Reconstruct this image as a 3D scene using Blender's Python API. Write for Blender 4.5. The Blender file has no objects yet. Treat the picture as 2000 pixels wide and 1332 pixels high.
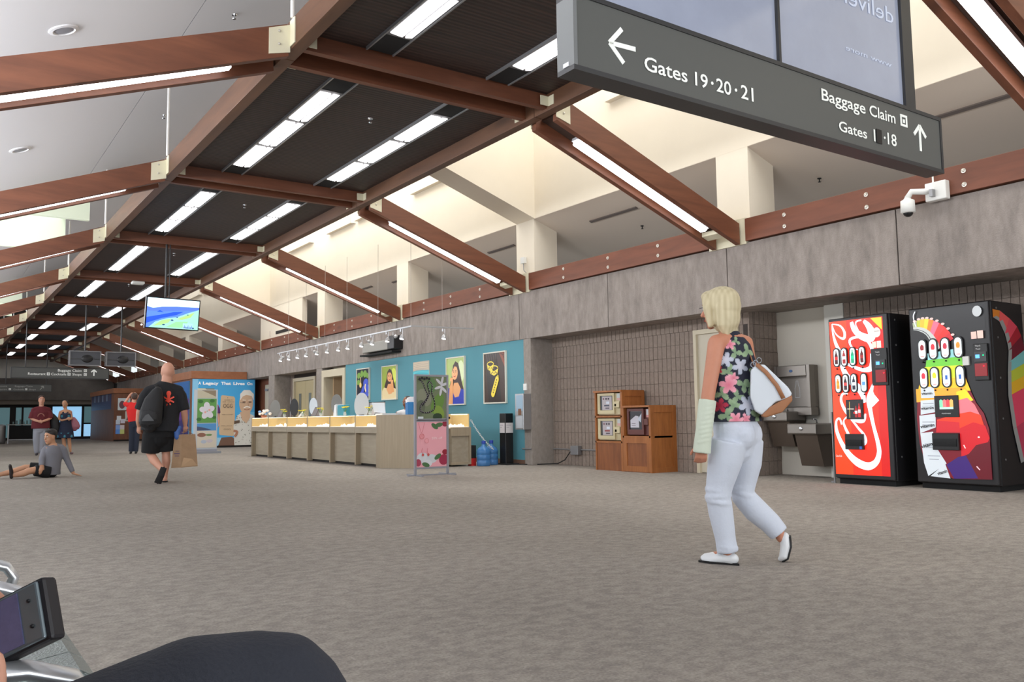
import bpy, bmesh, math, random
from mathutils import Matrix, Vector
random.seed(7)
PI = math.pi
SC = bpy.context.scene
COL = SC.collection

# ------------------------------------------------------------------ camera
cam_d = bpy.data.cameras.new('camera')
cam = bpy.data.objects.new('camera', cam_d)
COL.objects.link(cam)
SC.camera = cam
cam_d.sensor_fit = 'HORIZONTAL'
cam_d.sensor_width = 36.0
cam_d.lens = 1662.93 / 2000 * 36.0
cam_d.clip_start = 0.02
cam_d.clip_end = 300
_c0 = Vector((0.8229, -0.5669, -0.0126))   # image right in world
_dn = Vector((0.0411, 0.0818, -0.9958))    # image down in world
_fw = Vector((0.5665, 0.8194, 0.0906))     # view direction
_m = Matrix.Identity(3)
_m.col[0] = _c0.normalized()
_m.col[1] = (-_dn).normalized()
_m.col[2] = (-_fw).normalized()
cam.matrix_world = Matrix.Translation((0, 0, 0.87)) @ _m.to_4x4()

# ------------------------------------------------------------------ world, exposure, lights
SC.view_settings.view_transform = 'Standard'
SC.view_settings.look = 'None'
SC.view_settings.exposure = 0.1
SC.view_settings.gamma = 1.0
SC.view_settings.use_curve_mapping = False
SC.cycles.use_denoising = True
SC.cycles.max_bounces = 7
SC.cycles.diffuse_bounces = 4
SC.cycles.sample_clamp_indirect = 6
SC.cycles.caustics_reflective = False
SC.cycles.caustics_refractive = False
world = bpy.data.worlds.new('sky')
SC.world = world
world.use_nodes = True
world.node_tree.nodes['Background'].inputs[0].default_value = (0.86, 0.93, 1.0, 1)
world.node_tree.nodes['Background'].inputs[1].default_value = 1.0


def area(name, loc, rot, sx, sy, power, col=(1, 1, 1)):
    d = bpy.data.lights.new(name, 'AREA')
    d.shape = 'RECTANGLE'
    d.size = sx
    d.size_y = sy
    d.energy = power
    d.color = col
    o = bpy.data.objects.new(name, d)
    o.location = loc
    o.rotation_euler = rot
    COL.objects.link(o)
    return o


# daylight falling through the roof wells over the right hand side
area('skylight_daylight', (7.8, 5.6, 8.3), (0, 0, 0), 3.0, 14.0, 430, (1.0, 0.97, 0.91))
area('skylight_daylight', (7.8, 20.8, 8.3), (0, 0, 0), 3.0, 14.0, 540, (1.0, 0.98, 0.93))
area('skylight_daylight', (7.8, 34.5, 8.3), (0, 0, 0), 3.0, 11.0, 130, (1.0, 0.98, 0.93))
# daylight through the two wells in the left slope
area('skylight_daylight', (1.4, 20.7, 8.1), (0, 0, 0), 2.0, 3.4, 75, (0.93, 1.0, 0.9))
area('skylight_daylight', (1.4, 35.0, 8.1), (0, 0, 0), 2.0, 3.4, 75, (0.93, 1.0, 0.9))
# broad fill light added along the left wall, out of view
area('window_and_fill_daylight', (-0.42, 15.0, 1.3), (0, -PI / 2, 0), 1.7, 26.0, 300, (0.92, 0.96, 1.0))
# light added at the unseen left eaves to lift the white sloping ceiling
area('left_slope_fill', (-1.3, 20.0, 3.95), (0, -PI / 2 - 0.25, 0), 0.7, 44.0, 1600, (0.95, 0.97, 1.0))
area('window_and_fill_daylight', (4.4, -3.8, 2.2), (PI / 2, 0, 0), 9.0, 3.4, 300, (0.95, 0.97, 1.0))  # general fill added from behind the camera
area('window_and_fill_daylight', (5.0, 58.4, 1.2), (-PI / 2, 0, 0), 6.0, 1.8, 60, (0.8, 0.92, 1.0))

# ------------------------------------------------------------------ materials
MATS = {}


def mat(name, col, rough=0.6, metal=0.0, noise=None, bump=None, emis=None, spec=None, alpha=None, trans=None):
    """noise = (scale, amount, stretch xyz); bump = (scale, strength)"""
    if name in MATS:
        return MATS[name]
    m = bpy.data.materials.new(name)
    m.use_nodes = True
    nt = m.node_tree
    b = nt.nodes['Principled BSDF']
    b.inputs['Base Color'].default_value = (*col, 1)
    b.inputs['Roughness'].default_value = rough
    b.inputs['Metallic'].default_value = metal
    if spec is not None:
        b.inputs['Specular IOR Level'].default_value = spec
    if trans:
        b.inputs['Transmission Weight'].default_value = trans
    if alpha is not None:
        b.inputs['Alpha'].default_value = alpha
    if emis:
        b.inputs['Emission Color'].default_value = (*emis[0], 1)
        b.inputs['Emission Strength'].default_value = emis[1]
    if noise or bump:
        tc = nt.nodes.new('ShaderNodeTexCoord')
    if noise:
        sc, amt, st = noise
        mp = nt.nodes.new('ShaderNodeMapping')
        mp.inputs['Scale'].default_value = st
        nt.links.new(tc.outputs['Object'], mp.inputs[0])
        n = nt.nodes.new('ShaderNodeTexNoise')
        n.inputs['Scale'].default_value = sc
        n.inputs['Detail'].default_value = 7
        n.inputs['Roughness'].default_value = 0.65
        nt.links.new(mp.outputs[0], n.inputs['Vector'])
        r = nt.nodes.new('ShaderNodeValToRGB')
        r.color_ramp.elements[0].position = 0.3
        r.color_ramp.elements[1].position = 0.7
        lo = [max(0, c * (1 - amt)) for c in col]
        hi = [min(1, c * (1 + amt)) for c in col]
        r.color_ramp.elements[0].color = (*lo, 1)
        r.color_ramp.elements[1].color = (*hi, 1)
        nt.links.new(n.outputs['Fac'], r.inputs[0])
        nt.links.new(r.outputs[0], b.inputs['Base Color'])
    if bump:
        n2 = nt.nodes.new('ShaderNodeTexNoise')
        n2.inputs['Scale'].default_value = bump[0]
        n2.inputs['Detail'].default_value = 5
        nt.links.new(tc.outputs['Object'], n2.inputs['Vector'])
        bp = nt.nodes.new('ShaderNodeBump')
        bp.inputs['Strength'].default_value = bump[1]
        bp.inputs['Distance'].default_value = 0.01
        nt.links.new(n2.outputs['Fac'], bp.inputs['Height'])
        nt.links.new(bp.outputs[0], b.inputs['Normal'])
    MATS[name] = m
    return m


def print_mat(name, emit=0.0, rough=0.45):
    """flat print: colours come from the mesh's own colour attribute"""
    if name in MATS:
        return MATS[name]
    m = bpy.data.materials.new(name)
    m.use_nodes = True
    nt = m.node_tree
    b = nt.nodes['Principled BSDF']
    b.inputs['Roughness'].default_value = rough
    a = nt.nodes.new('ShaderNodeAttribute')
    a.attribute_name = 'Col'
    nt.links.new(a.outputs['Color'], b.inputs['Base Color'])
    if emit:
        nt.links.new(a.outputs['Color'], b.inputs['Emission Color'])
        b.inputs['Emission Strength'].default_value = emit
    MATS[name] = m
    return m


def srgb(r, g, b):
    f = lambda c: (c / 255 / 12.92) if c / 255 <= 0.04045 else ((c / 255 + 0.055) / 1.055) ** 2.4
    return (f(r), f(g), f(b))


def carpet_mat():
    m = bpy.data.materials.new('carpet')
    m.use_nodes = True
    nt = m.node_tree
    b = nt.nodes['Principled BSDF']
    b.inputs['Roughness'].default_value = 0.95
    b.inputs['Specular IOR Level'].default_value = 0.15
    tc = nt.nodes.new('ShaderNodeTexCoord')
    rot = nt.nodes.new('ShaderNodeMapping')
    rot.inputs['Rotation'].default_value = (0, 0, 0.0)
    rot.inputs['Scale'].default_value = (2.2, 2.9, 1)
    nt.links.new(tc.outputs['Object'], rot.inputs[0])
    n1 = nt.nodes.new('ShaderNodeTexNoise')
    n1.inputs['Scale'].default_value = 5.5
    n1.inputs['Detail'].default_value = 6
    n1.inputs['Roughness'].default_value = 0.7
    nt.links.new(rot.outputs[0], n1.inputs['Vector'])
    n2 = nt.nodes.new('ShaderNodeTexNoise')
    n2.inputs['Scale'].default_value = 90
    n2.inputs['Detail'].default_value = 3
    nt.links.new(tc.outputs['Object'], n2.inputs['Vector'])
    n3 = nt.nodes.new('ShaderNodeTexNoise')
    n3.inputs['Scale'].default_value = 0.5
    nt.links.new(tc.outputs['Object'], n3.inputs['Vector'])
    r = nt.nodes.new('ShaderNodeValToRGB')
    r.color_ramp.elements[0].position = 0.40
    r.color_ramp.elements[1].position = 0.60
    r.color_ramp.elements[0].color = (*srgb(134, 127, 121), 1)
    r.color_ramp.elements[1].color = (*srgb(154, 147, 138), 1)
    nt.links.new(n1.outputs['Fac'], r.inputs[0])
    mx = nt.nodes.new('ShaderNodeMixRGB')
    mx.blend_type = 'OVERLAY'
    mx.inputs[0].default_value = 0.45
    nt.links.new(r.outputs[0], mx.inputs[1])
    nt.links.new(n2.outputs['Fac'], mx.inputs[2])
    mx2 = nt.nodes.new('ShaderNodeMixRGB')
    mx2.blend_type = 'OVERLAY'
    mx2.inputs[0].default_value = 0.25
    nt.links.new(mx.outputs[0], mx2.inputs[1])
    nt.links.new(n3.outputs['Fac'], mx2.inputs[2])
    nt.links.new(mx2.outputs[0], b.inputs['Base Color'])
    bp = nt.nodes.new('ShaderNodeBump')
    bp.inputs['Strength'].default_value = 0.5
    bp.inputs['Distance'].default_value = 0.004
    nt.links.new(n2.outputs['Fac'], bp.inputs['Height'])
    nt.links.new(bp.outputs[0], b.inputs['Normal'])
    return m


def wood_mat(name, c1, c2, rough=0.5, stretch=(1, 1, 1), sc=6, knots=False):
    m = bpy.data.materials.new(name)
    m.use_nodes = True
    nt = m.node_tree
    b = nt.nodes['Principled BSDF']
    b.inputs['Roughness'].default_value = rough
    tc = nt.nodes.new('ShaderNodeTexCoord')
    mp = nt.nodes.new('ShaderNodeMapping')
    mp.inputs['Scale'].default_value = stretch
    nt.links.new(tc.outputs['Object'], mp.inputs[0])
    n = nt.nodes.new('ShaderNodeTexNoise')
    n.inputs['Scale'].default_value = sc
    n.inputs['Detail'].default_value = 8
    n.inputs['Roughness'].default_value = 0.6
    n.inputs['Distortion'].default_value = 0.4
    nt.links.new(mp.outputs[0], n.inputs['Vector'])
    r = nt.nodes.new('ShaderNodeValToRGB')
    r.color_ramp.elements[0].position = 0.3
    r.color_ramp.elements[1].position = 0.7
    r.color_ramp.elements[0].color = (*c1, 1)
    r.color_ramp.elements[1].color = (*c2, 1)
    nt.links.new(n.outputs['Fac'], r.inputs[0])
    out = r.outputs[0]
    if knots:
        v = nt.nodes.new('ShaderNodeTexVoronoi')
        v.inputs['Scale'].default_value = 1.0
        mp2 = nt.nodes.new('ShaderNodeMapping')
        mp2.inputs['Scale'].default_value = knots
        nt.links.new(tc.outputs['Object'], mp2.inputs[0])
        nt.links.new(mp2.outputs[0], v.inputs['Vector'])
        rr = nt.nodes.new('ShaderNodeValToRGB')
        rr.color_ramp.elements[0].position = 0.03
        rr.color_ramp.elements[0].color = (0.35, 0.35, 0.35, 1)
        rr.color_ramp.elements[1].position = 0.13
        rr.color_ramp.elements[1].color = (1, 1, 1, 1)
        nt.links.new(v.outputs['Distance'], rr.inputs[0])
        mx = nt.nodes.new('ShaderNodeMixRGB')
        mx.blend_type = 'MULTIPLY'
        mx.inputs[0].default_value = 0.8
        nt.links.new(out, mx.inputs[1])
        nt.links.new(rr.outputs[0], mx.inputs[2])
        out = mx.outputs[0]
    nt.links.new(out, b.inputs['Base Color'])
    MATS[name] = m
    return m


def slat_mat():
    """dark stained soffit with fine grooves running across the hall"""
    m = bpy.data.materials.new('soffit_boards')
    m.use_nodes = True
    nt = m.node_tree
    b = nt.nodes['Principled BSDF']
    b.inputs['Roughness'].default_value = 0.6
    tc = nt.nodes.new('ShaderNodeTexCoord')
    w = nt.nodes.new('ShaderNodeTexWave')
    w.bands_direction = 'Y'
    w.inputs['Scale'].default_value = 5.0
    w.inputs['Distortion'].default_value = 0.3
    nt.links.new(tc.outputs['Object'], w.inputs['Vector'])
    mp = nt.nodes.new('ShaderNodeMapping')
    mp.inputs['Scale'].default_value = (0.4, 9, 1)
    nt.links.new(tc.outputs['Object'], mp.inputs[0])
    n = nt.nodes.new('ShaderNodeTexNoise')
    n.inputs['Scale'].default_value = 4
    n.inputs['Detail'].default_value = 5
    nt.links.new(mp.outputs[0], n.inputs['Vector'])
    r = nt.nodes.new('ShaderNodeValToRGB')
    r.color_ramp.elements[0].color = (*srgb(38, 29, 27), 1)
    r.color_ramp.elements[1].color = (*srgb(74, 54, 47), 1)
    r.color_ramp.elements[0].position = 0.25
    r.color_ramp.elements[1].position = 0.75
    nt.links.new(n.outputs['Fac'], r.inputs[0])
    mx = nt.nodes.new('ShaderNodeMixRGB')
    mx.blend_type = 'MULTIPLY'
    mx.inputs[0].default_value = 0.55
    nt.links.new(r.outputs[0], mx.inputs[1])
    nt.links.new(w.outputs['Color'], mx.inputs[2])
    nt.links.new(mx.outputs[0], b.inputs['Base Color'])
    bp = nt.nodes.new('ShaderNodeBump')
    bp.inputs['Strength'].default_value = 0.4
    bp.inputs['Distance'].default_value = 0.006
    nt.links.new(w.outputs['Fac'], bp.inputs['Height'])
    nt.links.new(bp.outputs[0], b.inputs['Normal'])
    MATS['soffit_boards'] = m
    return m


M_CARPET = carpet_mat()
M_CONC = mat('board_marked_concrete', srgb(142, 133, 127), 0.85, noise=(7, 0.26, (1, 1, 0.35)), bump=(60, 0.5))
M_CONC2 = mat('pilaster_concrete', srgb(146, 138, 131), 0.85, noise=(16, 0.16, (1, 1, 0.6)), bump=(90, 0.5))
M_BLOCK = mat('split_block', srgb(142, 128, 118), 0.9, noise=(22, 0.16, (1, 1, 1)), bump=(80, 0.6))
M_BLOCKD = mat('block_mortar', srgb(70, 63, 59), 0.95)
M_TIMBER_Y = wood_mat('timber_plate', srgb(98, 54, 35), srgb(122, 69, 46), 0.5, (1, 0.12, 1), 9, (0.01, 0.55, 1.6))
M_TIMBER_X = wood_mat('timber_rafter', srgb(94, 54, 36), srgb(120, 72, 49), 0.5, (0.12, 1, 1), 9, (0.9, 0.01, 2.4))
M_TIMBER_D = wood_mat('timber_edge_beam', srgb(80, 54, 39), srgb(104, 71, 50), 0.5, (1, 0.1, 1), 8, (0.01, 0.5, 1.6))
M_SLAT = slat_mat()
M_CREAM = mat('cream_plaster', srgb(230, 220, 202), 0.8, noise=(0.7, 0.03, (1, 1, 1)))
M_SOFFIT = mat('warm_grey_plaster', srgb(216, 203, 188), 0.85)
M_WHITE = mat('white_plaster', srgb(226, 226, 230), 0.8)
M_PLATE = mat('cream_painted_steel', srgb(214, 208, 182), 0.5, 0.0)
M_STEELG = mat('grey_steel', srgb(150, 150, 152), 0.4, 0.6)
M_BOLT = mat('bolt_steel', srgb(205, 200, 190), 0.35, 0.7)
M_TUBE = mat('lit_diffuser', (1, 1, 1), 0.4, emis=((0.97, 0.98, 1.0), 5.5))
M_TROF = mat('lit_troffer_lens', (1, 1, 1), 0.4, emis=((1.0, 0.98, 1.0), 3.6))
M_DARK = mat('dark_recess', srgb(40, 36, 34), 0.8)
M_BLACK = mat('black_plastic', srgb(22, 22, 24), 0.35)
M_BLACKM = mat('black_matte', srgb(20, 20, 21), 0.85)
M_CHROME = mat('chrome', srgb(205, 208, 212), 0.22, 1.0)
M_ARM = mat('polished_arm', srgb(226, 230, 234), 0.3, 0.75)
M_ALU = mat('satin_aluminium', srgb(176, 178, 182), 0.32, 0.75)
M_SIGN = mat('sign_bronze_grey', srgb(84, 85, 82), 0.5, 0.0)
M_SIGNF = mat('sign_dark_frame', srgb(56, 56, 57), 0.45, 0.2)
M_SIGNTXT = mat('sign_letter_white', srgb(226, 228, 222), 0.5, emis=((0.85, 0.87, 0.84), 0.18))
M_GLASS = mat('clear_glass', (0.96, 0.99, 1.0), 0.03, alpha=0.05, spec=0.8)
M_PRINT = print_mat('flat_print')
M_PRINTL = print_mat('backlit_print', 0.75, 0.25)

# ------------------------------------------------------------------ mesh builder


class MB:
    def __init__(s):
        s.v, s.f, s.m, s.c = [], [], [], []

    def add(s, vs, fs, mi=0, col=None):
        o = len(s.v)
        s.v += [tuple(v) for v in vs]
        s.f += [tuple(i + o for i in f) for f in fs]
        s.m += [mi] * len(fs)
        s.c += [col] * len(fs)
        return s

    def box(s, x0, x1, y0, y1, z0, z1, mi=0, col=None):
        vs = [(x, y, z) for z in (z0, z1) for y in (y0, y1) for x in (x0, x1)]
        return s.add(vs, [(0, 2, 3, 1), (4, 5, 7, 6), (0, 1, 5, 4), (2, 6, 7, 3), (0, 4, 6, 2), (1, 3, 7, 5)], mi, col)

    def obox(s, c, ax, h, mi=0, col=None):
        c = Vector(c)
        ax = [Vector(a) for a in ax]
        vs = []
        for k in (-1, 1):
            for j in (-1, 1):
                for i in (-1, 1):
                    vs.append(c + ax[0] * i * h[0] + ax[1] * j * h[1] + ax[2] * k * h[2])
        return s.add(vs, [(0, 2, 3, 1), (4, 5, 7, 6), (0, 1, 5, 4), (2, 6, 7, 3), (0, 4, 6, 2), (1, 3, 7, 5)], mi, col)

    def prism(s, pts, d, mi=0, col=None):
        """closed outline pts (3-D) extruded by vector d"""
        n = len(pts)
        d = Vector(d)
        a = [Vector(p) for p in pts]
        vs = a + [p + d for p in a]
        fs = [tuple(range(n))[::-1], tuple(range(n, 2 * n))]
        fs += [(i, (i + 1) % n, n + (i + 1) % n, n + i) for i in range(n)]
        return s.add(vs, fs, mi, col)

    def tube(s, pts, r, n=10, mi=0, col=None, cap=True, lat=None):
        """swept tube; r scalar, list, or list of (lateral, depth) radii with lat as lateral direction"""
        P = [Vector(p) for p in pts]
        if not isinstance(r, (list, tuple)):
            r = [r] * len(P)
        vs, fs = [], []
        prev = None
        for i, p in enumerate(P):
            t = (P[min(i + 1, len(P) - 1)] - P[max(i - 1, 0)]).normalized()
            if lat is not None:
                u = Vector(lat)
                u = (u - t * u.dot(t)).normalized()
            elif prev is None:
                u = t.orthogonal().normalized()
            else:
                u = (prev - t * prev.dot(t)).normalized()
            prev = u
            w = t.cross(u)
            a, b = r[i] if isinstance(r[i], (list, tuple)) else (r[i], r[i])
            for k in range(n):
                th = 2 * PI * k / n
                vs.append(p + u * math.cos(th) * a + w * math.sin(th) * b)
        for i in range(len(P) - 1):
            for k in range(n):
                k2 = (k + 1) % n
                fs.append((i * n + k, i * n + k2, (i + 1) * n + k2, (i + 1) * n + k))
        if cap:
            fs.append(tuple(range(n))[::-1])
            fs.append(tuple(range((len(P) - 1) * n, len(P) * n)))
        return s.add(vs, fs, mi, col)

    def cyl(s, c, r, h, ax=(0, 0, 1), n=16, mi=0, col=None):
        a = Vector(ax).normalized()
        c = Vector(c)
        return s.tube([c, c + a * h], r, n, mi, col)

    def lathe(s, c, prof, n=20, mi=0, col=None, ax=(0, 0, 1)):
        a = Vector(ax).normalized()
        u = a.orthogonal().normalized()
        w = a.cross(u)
        c = Vector(c)
        vs, fs = [], []
        for (r, z) in prof:
            for k in range(n):
                th = 2 * PI * k / n
                vs.append(c + a * z + u * r * math.cos(th) + w * r * math.sin(th))
        for i in range(len(prof) - 1):
            for k in range(n):
                k2 = (k + 1) % n
                fs.append((i * n + k, i * n + k2, (i + 1) * n + k2, (i + 1) * n + k))
        fs.append(tuple(range(n))[::-1])
        fs.append(tuple(range((len(prof) - 1) * n, len(prof) * n)))
        return s.add(vs, fs, mi, col)

    def ell(s, c, r, ax=None, n=14, mi=0, col=None):
        c = Vector(c)
        ax = [Vector(a).normalized() for a in ax] if ax else [Vector((1, 0, 0)), Vector((0, 1, 0)), Vector((0, 0, 1))]
        if not isinstance(r, (list, tuple)):
            r = (r, r, r)
        m = n // 2
        vs = [c + ax[2] * r[2]]
        for i in range(1, m):
            ph = PI * i / m
            for k in range(n):
                th = 2 * PI * k / n
                vs.append(c + ax[0] * r[0] * math.sin(ph) * math.cos(th) + ax[1] * r[1] * math.sin(ph) * math.sin(th) + ax[2] * r[2] * math.cos(ph))
        vs.append(c - ax[2] * r[2])
        fs = [(0, 1 + k, 1 + (k + 1) % n) for k in range(n)]
        for i in range(m - 2):
            for k in range(n):
                k2 = (k + 1) % n
                fs.append((1 + i * n + k, 1 + (i + 1) * n + k, 1 + (i + 1) * n + k2, 1 + i * n + k2))
        L = len(vs) - 1
        b = 1 + (m - 2) * n
        fs += [(L, b + (k + 1) % n, b + k) for k in range(n)]
        return s.add(vs, fs, mi, col)

    def build(s, name, mats, parent=None, smooth=False, bevel=0.0, flip=None):
        me = bpy.data.meshes.new(name)
        off = Vector((0, 0, 0))
        q = parent
        while q is not None:
            off += q.location
            q = q.parent
        me.from_pydata([tuple(Vector(v) - off) for v in s.v], [], s.f)
        if not isinstance(mats, (list, tuple)):
            mats = [mats]
        for m in mats:
            me.materials.append(m)
        for p, mi in zip(me.polygons, s.m):
            p.material_index = min(mi, len(mats) - 1)
        if any(c is not None for c in s.c):
            ca = me.color_attributes.new('Col', 'FLOAT_COLOR', 'CORNER')
            for p, c in zip(me.polygons, s.c):
                cc = (*(c or (1, 1, 1)), 1)
                for li in p.loop_indices:
                    ca.data[li].color = cc
        bm = bmesh.new()
        bm.from_mesh(me)
        bmesh.ops.recalc_face_normals(bm, faces=bm.faces)
        bm.to_mesh(me)
        bm.free()
        if smooth:
            for p in me.polygons:
                p.use_smooth = True
        o = bpy.data.objects.new(name, me)
        COL.objects.link(o)
        if parent is not None:
            o.parent = parent
        if bevel:
            md = o.modifiers.new('bevel', 'BEVEL')
            md.width = bevel
            md.segments = 2
            md.limit_method = 'ANGLE'
        return o


def empty(name, loc, label=None, cat=None, group=None, kind=None):
    o = bpy.data.objects.new(name, None)
    o.location = loc
    o.empty_display_size = 0.1
    COL.objects.link(o)
    tag(o, label, cat, group, kind)
    return o


def tag(o, label=None, cat=None, group=None, kind=None):
    if label:
        o['label'] = label
    if cat:
        o['category'] = cat
    if group:
        o['group'] = group
    if kind:
        o['kind'] = kind
    return o


def copy_tree(o, loc=None, rz=None, parent=None):
    c = o.copy()
    COL.objects.link(c)
    if parent is not None:
        c.parent = parent
    if loc is not None:
        c.location = loc
    if rz is not None:
        c.rotation_euler = (0, 0, rz)
    for ch in list(o.children):
        copy_tree(ch, parent=c)
    return c


def box(name, x0, x1, y0, y1, z0, z1, m, parent=None, bevel=0.0):
    return MB().box(x0, x1, y0, y1, z0, z1).build(name, m, parent, bevel=bevel)


ORD = ['first', 'second', 'third', 'fourth', 'fifth', 'sixth', 'seventh', 'eighth', 'ninth', 'tenth', 'eleventh', 'twelfth', 'thirteenth', 'fourteenth']


def text_mesh(body, width, height, mat_, name, parent, origin, xdir, updir, thick=0.002, bold=0.0, cap=True):
    """text fitted to width x height (height = cap height), lower left at origin"""
    cu = bpy.data.curves.new('txt', 'FONT')
    cu.body = body
    cu.size = 1.0
    cu.offset = bold
    cu.resolution_u = 3
    to = bpy.data.objects.new('txt', cu)
    COL.objects.link(to)
    dg = bpy.context.evaluated_depsgraph_get()
    me = bpy.data.meshes.new_from_object(to.evaluated_get(dg))
    bpy.data.objects.remove(to)
    xs = [v.co.x for v in me.vertices] or [0, 1]
    x0, x1 = min(xs), max(xs)
    sx = width / max(1e-6, x1 - x0)
    sy = height / 0.72
    X = Vector(xdir).normalized()
    U = Vector(updir).normalized()
    N = X.cross(U)
    off = Vector((0, 0, 0))
    q = parent
    while q is not None:
        off += q.location
        q = q.parent
    for v in me.vertices:
        v.co = Vector(origin) + X * ((v.co.x - x0) * sx) + U * (v.co.y * sy) + N * thick - off
    me.name = name
    me.materials.clear()
    me.materials.append(mat_)
    o = bpy.data.objects.new(name, me)
    COL.objects.link(o)
    o.parent = parent
    return o


class Print:
    """flat print made of thin coloured shapes stacked on a plane; u right, v up, both in metres"""

    def __init__(s, origin, xdir, updir):
        s.o = Vector(origin)
        s.x = Vector(xdir).normalized()
        s.u = Vector(updir).normalized()
        s.n = s.x.cross(s.u)
        s.mb = MB()
        s.k = 0
        s.wf = 1.0

    def P(s, u, v):
        return s.o + s.x * u + s.u * v + s.n * (0.0006 + s.k * 0.00035)

    def poly(s, pts, col):
        s.k += 1
        n = len(pts)
        s.mb.add([s.P(*p) for p in pts], [tuple(range(n))], 0, col)
        return s

    def rect(s, u0, v0, u1, v1, col):
        return s.poly([(u0, v0), (u1, v0), (u1, v1), (u0, v1)], col)

    def disc(s, u, v, r, col, ry=None, n=14, rot=0.0):
        ry = ry or r
        pts = []
        for k in range(n):
            a = 2 * PI * k / n
            x, y = r * math.cos(a), ry * math.sin(a)
            pts.append((u + x * math.cos(rot) - y * math.sin(rot), v + x * math.sin(rot) + y * math.cos(rot)))
        return s.poly(pts, col)

    def stroke(s, pts, w, col, sub=6):
        """ribbon along a smooth curve; w scalar or list of widths"""
        s.k += 1
        if not isinstance(w, (list, tuple)):
            w = [w] * len(pts)
        P, W = [], []
        n = len(pts)
        for i in range(n - 1):
            p0, p1, p2, p3 = pts[max(i - 1, 0)], pts[i], pts[i + 1], pts[min(i + 2, n - 1)]
            for j in range(sub):
                t = j / sub
                q = []
                for a in (0, 1):
                    q.append(0.5 * ((2 * p1[a]) + (-p0[a] + p2[a]) * t + (2 * p0[a] - 5 * p1[a] + 4 * p2[a] - p3[a]) * t * t + (-p0[a] + 3 * p1[a] - 3 * p2[a] + p3[a]) * t ** 3))
                P.append(q)
                W.append(w[i] + (w[i + 1] - w[i]) * t)
        P.append(list(pts[-1]))
        W.append(w[-1])
        vs, fs = [], []
        for i, p in enumerate(P):
            a, b = P[max(i - 1, 0)], P[min(i + 1, len(P) - 1)]
            dx, dy = b[0] - a[0], b[1] - a[1]
            L = math.hypot(dx, dy) or 1
            nx, ny = -dy / L * W[i] / 2, dx / L * W[i] / 2
            vs += [s.P(p[0] + nx * s.wf, p[1] + ny * s.wf), s.P(p[0] - nx * s.wf, p[1] - ny * s.wf)]
        for i in range(len(P) - 1):
            fs.append((2 * i, 2 * i + 1, 2 * i + 3, 2 * i + 2))
        s.mb.add(vs, fs, 0, col)
        return s

    def build(s, name, parent, m=None):
        me_o = s.mb.build(name, m or M_PRINT, parent)
        return me_o

# ================================================================== SETTING
YB = [-2.2, 3.33] + [8.08 + 5.16 * k for k in range(10)]      # rafter lines; YB[0] is behind the camera
YF = 56.0
mirror = lambda x: 8.9 - x


def struct(name, loc=(0, 0, 0)):
    return empty(name, loc, kind='structure')


# floor
tag(box('floor', -0.5, 14.5, -4.0, YF + 6, -0.1, 0.0, M_CARPET), kind='structure')

# ---- right wall: concrete lintel band in precast panels, pilasters, block infill
wr = struct('wall_right')
ys = [2.96 - 5.16 + 2.58 * i for i in range(-1, 23)]
for i in range(len(ys) - 1):
    if ys[i] > YF:
        break
    box('panel', 9.35, 9.9, ys[i] + 0.007, min(ys[i + 1], YF) - 0.007, 2.37, 3.27, M_CONC, wr, bevel=0.006)
box('panel_backing', 9.37, 9.9, -4, YF, 2.372, 3.26, M_DARK, wr)
for (y0, y1) in [(12.93, 13.16), (23.12, 23.55), (27.15, 27.7)]:
    box('pilaster', 9.352, 9.9, y0, y1, 0, 2.37, M_CONC2, wr, bevel=0.01)
# lintel underside continues over the recesses
box('recess_ceiling', 9.9, 11.2, -4, 13.1, 2.40, 2.5, M_CONC2, wr)
box('recess_ceiling', 9.9, 11.2, 23.3, YF, 2.40, 2.5, M_CONC2, wr)


def block_mesh(w, h):
    """split faced block with vertical score lines; front faces -x, origin at front lower corner; w along y"""
    mb = MB()
    n = max(1, round(w / 0.1))
    r = w / n
    mb.box(0.012, 0.09, 0.003, w - 0.003, 0.0005, h - 0.0005)
    for i in range(n):
        a, b = i * r + 0.006, (i + 1) * r - 0.006
        mb.add([(0.013, a - .002, 0.001), (0.013, b + .002, 0.001), (0.013, b + .002, h - 0.001), (0.013, a - .002, h - 0.001),
                (0, a, 0.003), (0, b, 0.003), (0, b, h - 0.003), (0, a, h - 0.003)],
               [(4, 5, 6, 7), (0, 1, 5, 4), (1, 2, 6, 5), (2, 3, 7, 6), (3, 0, 4, 7)])
    return mb


_blk = {}


def block_wall(parent, x, y0, y1, z0=0.0, z1=2.4, skip=None, ax='y', bw=0.4, bh=0.2):
    """lay blocks course by course; ax 'y' faces -x, ax 'x' faces -y (then x,y0 fixed, run along +x)"""
    k = 0
    z = z0
    row = 0
    while z < z1 - 0.02:
        h = min(bh, z1 - z)
        y = y0
        first = True
        while y < y1 - 0.02:
            w = min(bw if not (first and row % 2) else bw / 2, y1 - y)
            first = False
            if skip:
                ok = True
                for (a, b, c, d) in skip:
                    if y < b - 0.01 and y + w > a + 0.01 and z < d - 0.01 and z + h > c + 0.01:
                        if y < a - 0.04:
                            w = a - y
                        elif y < b:
                            ok = False
                            ny = b
                if not ok:
                    y = ny
                    continue
            key = (round(w, 3), round(h, 3))
            if key not in _blk:
                o = block_mesh(*key).build('block', M_BLOCK)
                _blk[key] = o.data
                bpy.data.objects.remove(o)
            o = bpy.data.objects.new('block', _blk[key])
            COL.objects.link(o)
            o.parent = parent
            jit = random.uniform(-0.004, 0.004)
            if ax == 'y':
                o.location = (x + jit, y, z)
            else:
                o.rotation_euler = (0, 0, PI / 2)
                # rotated so the face looks to -y and the run goes along -x
                o.location = (y + w, x + jit, z)
            y += w
            k += 1
        z += h
        row += 1
    return k


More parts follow.
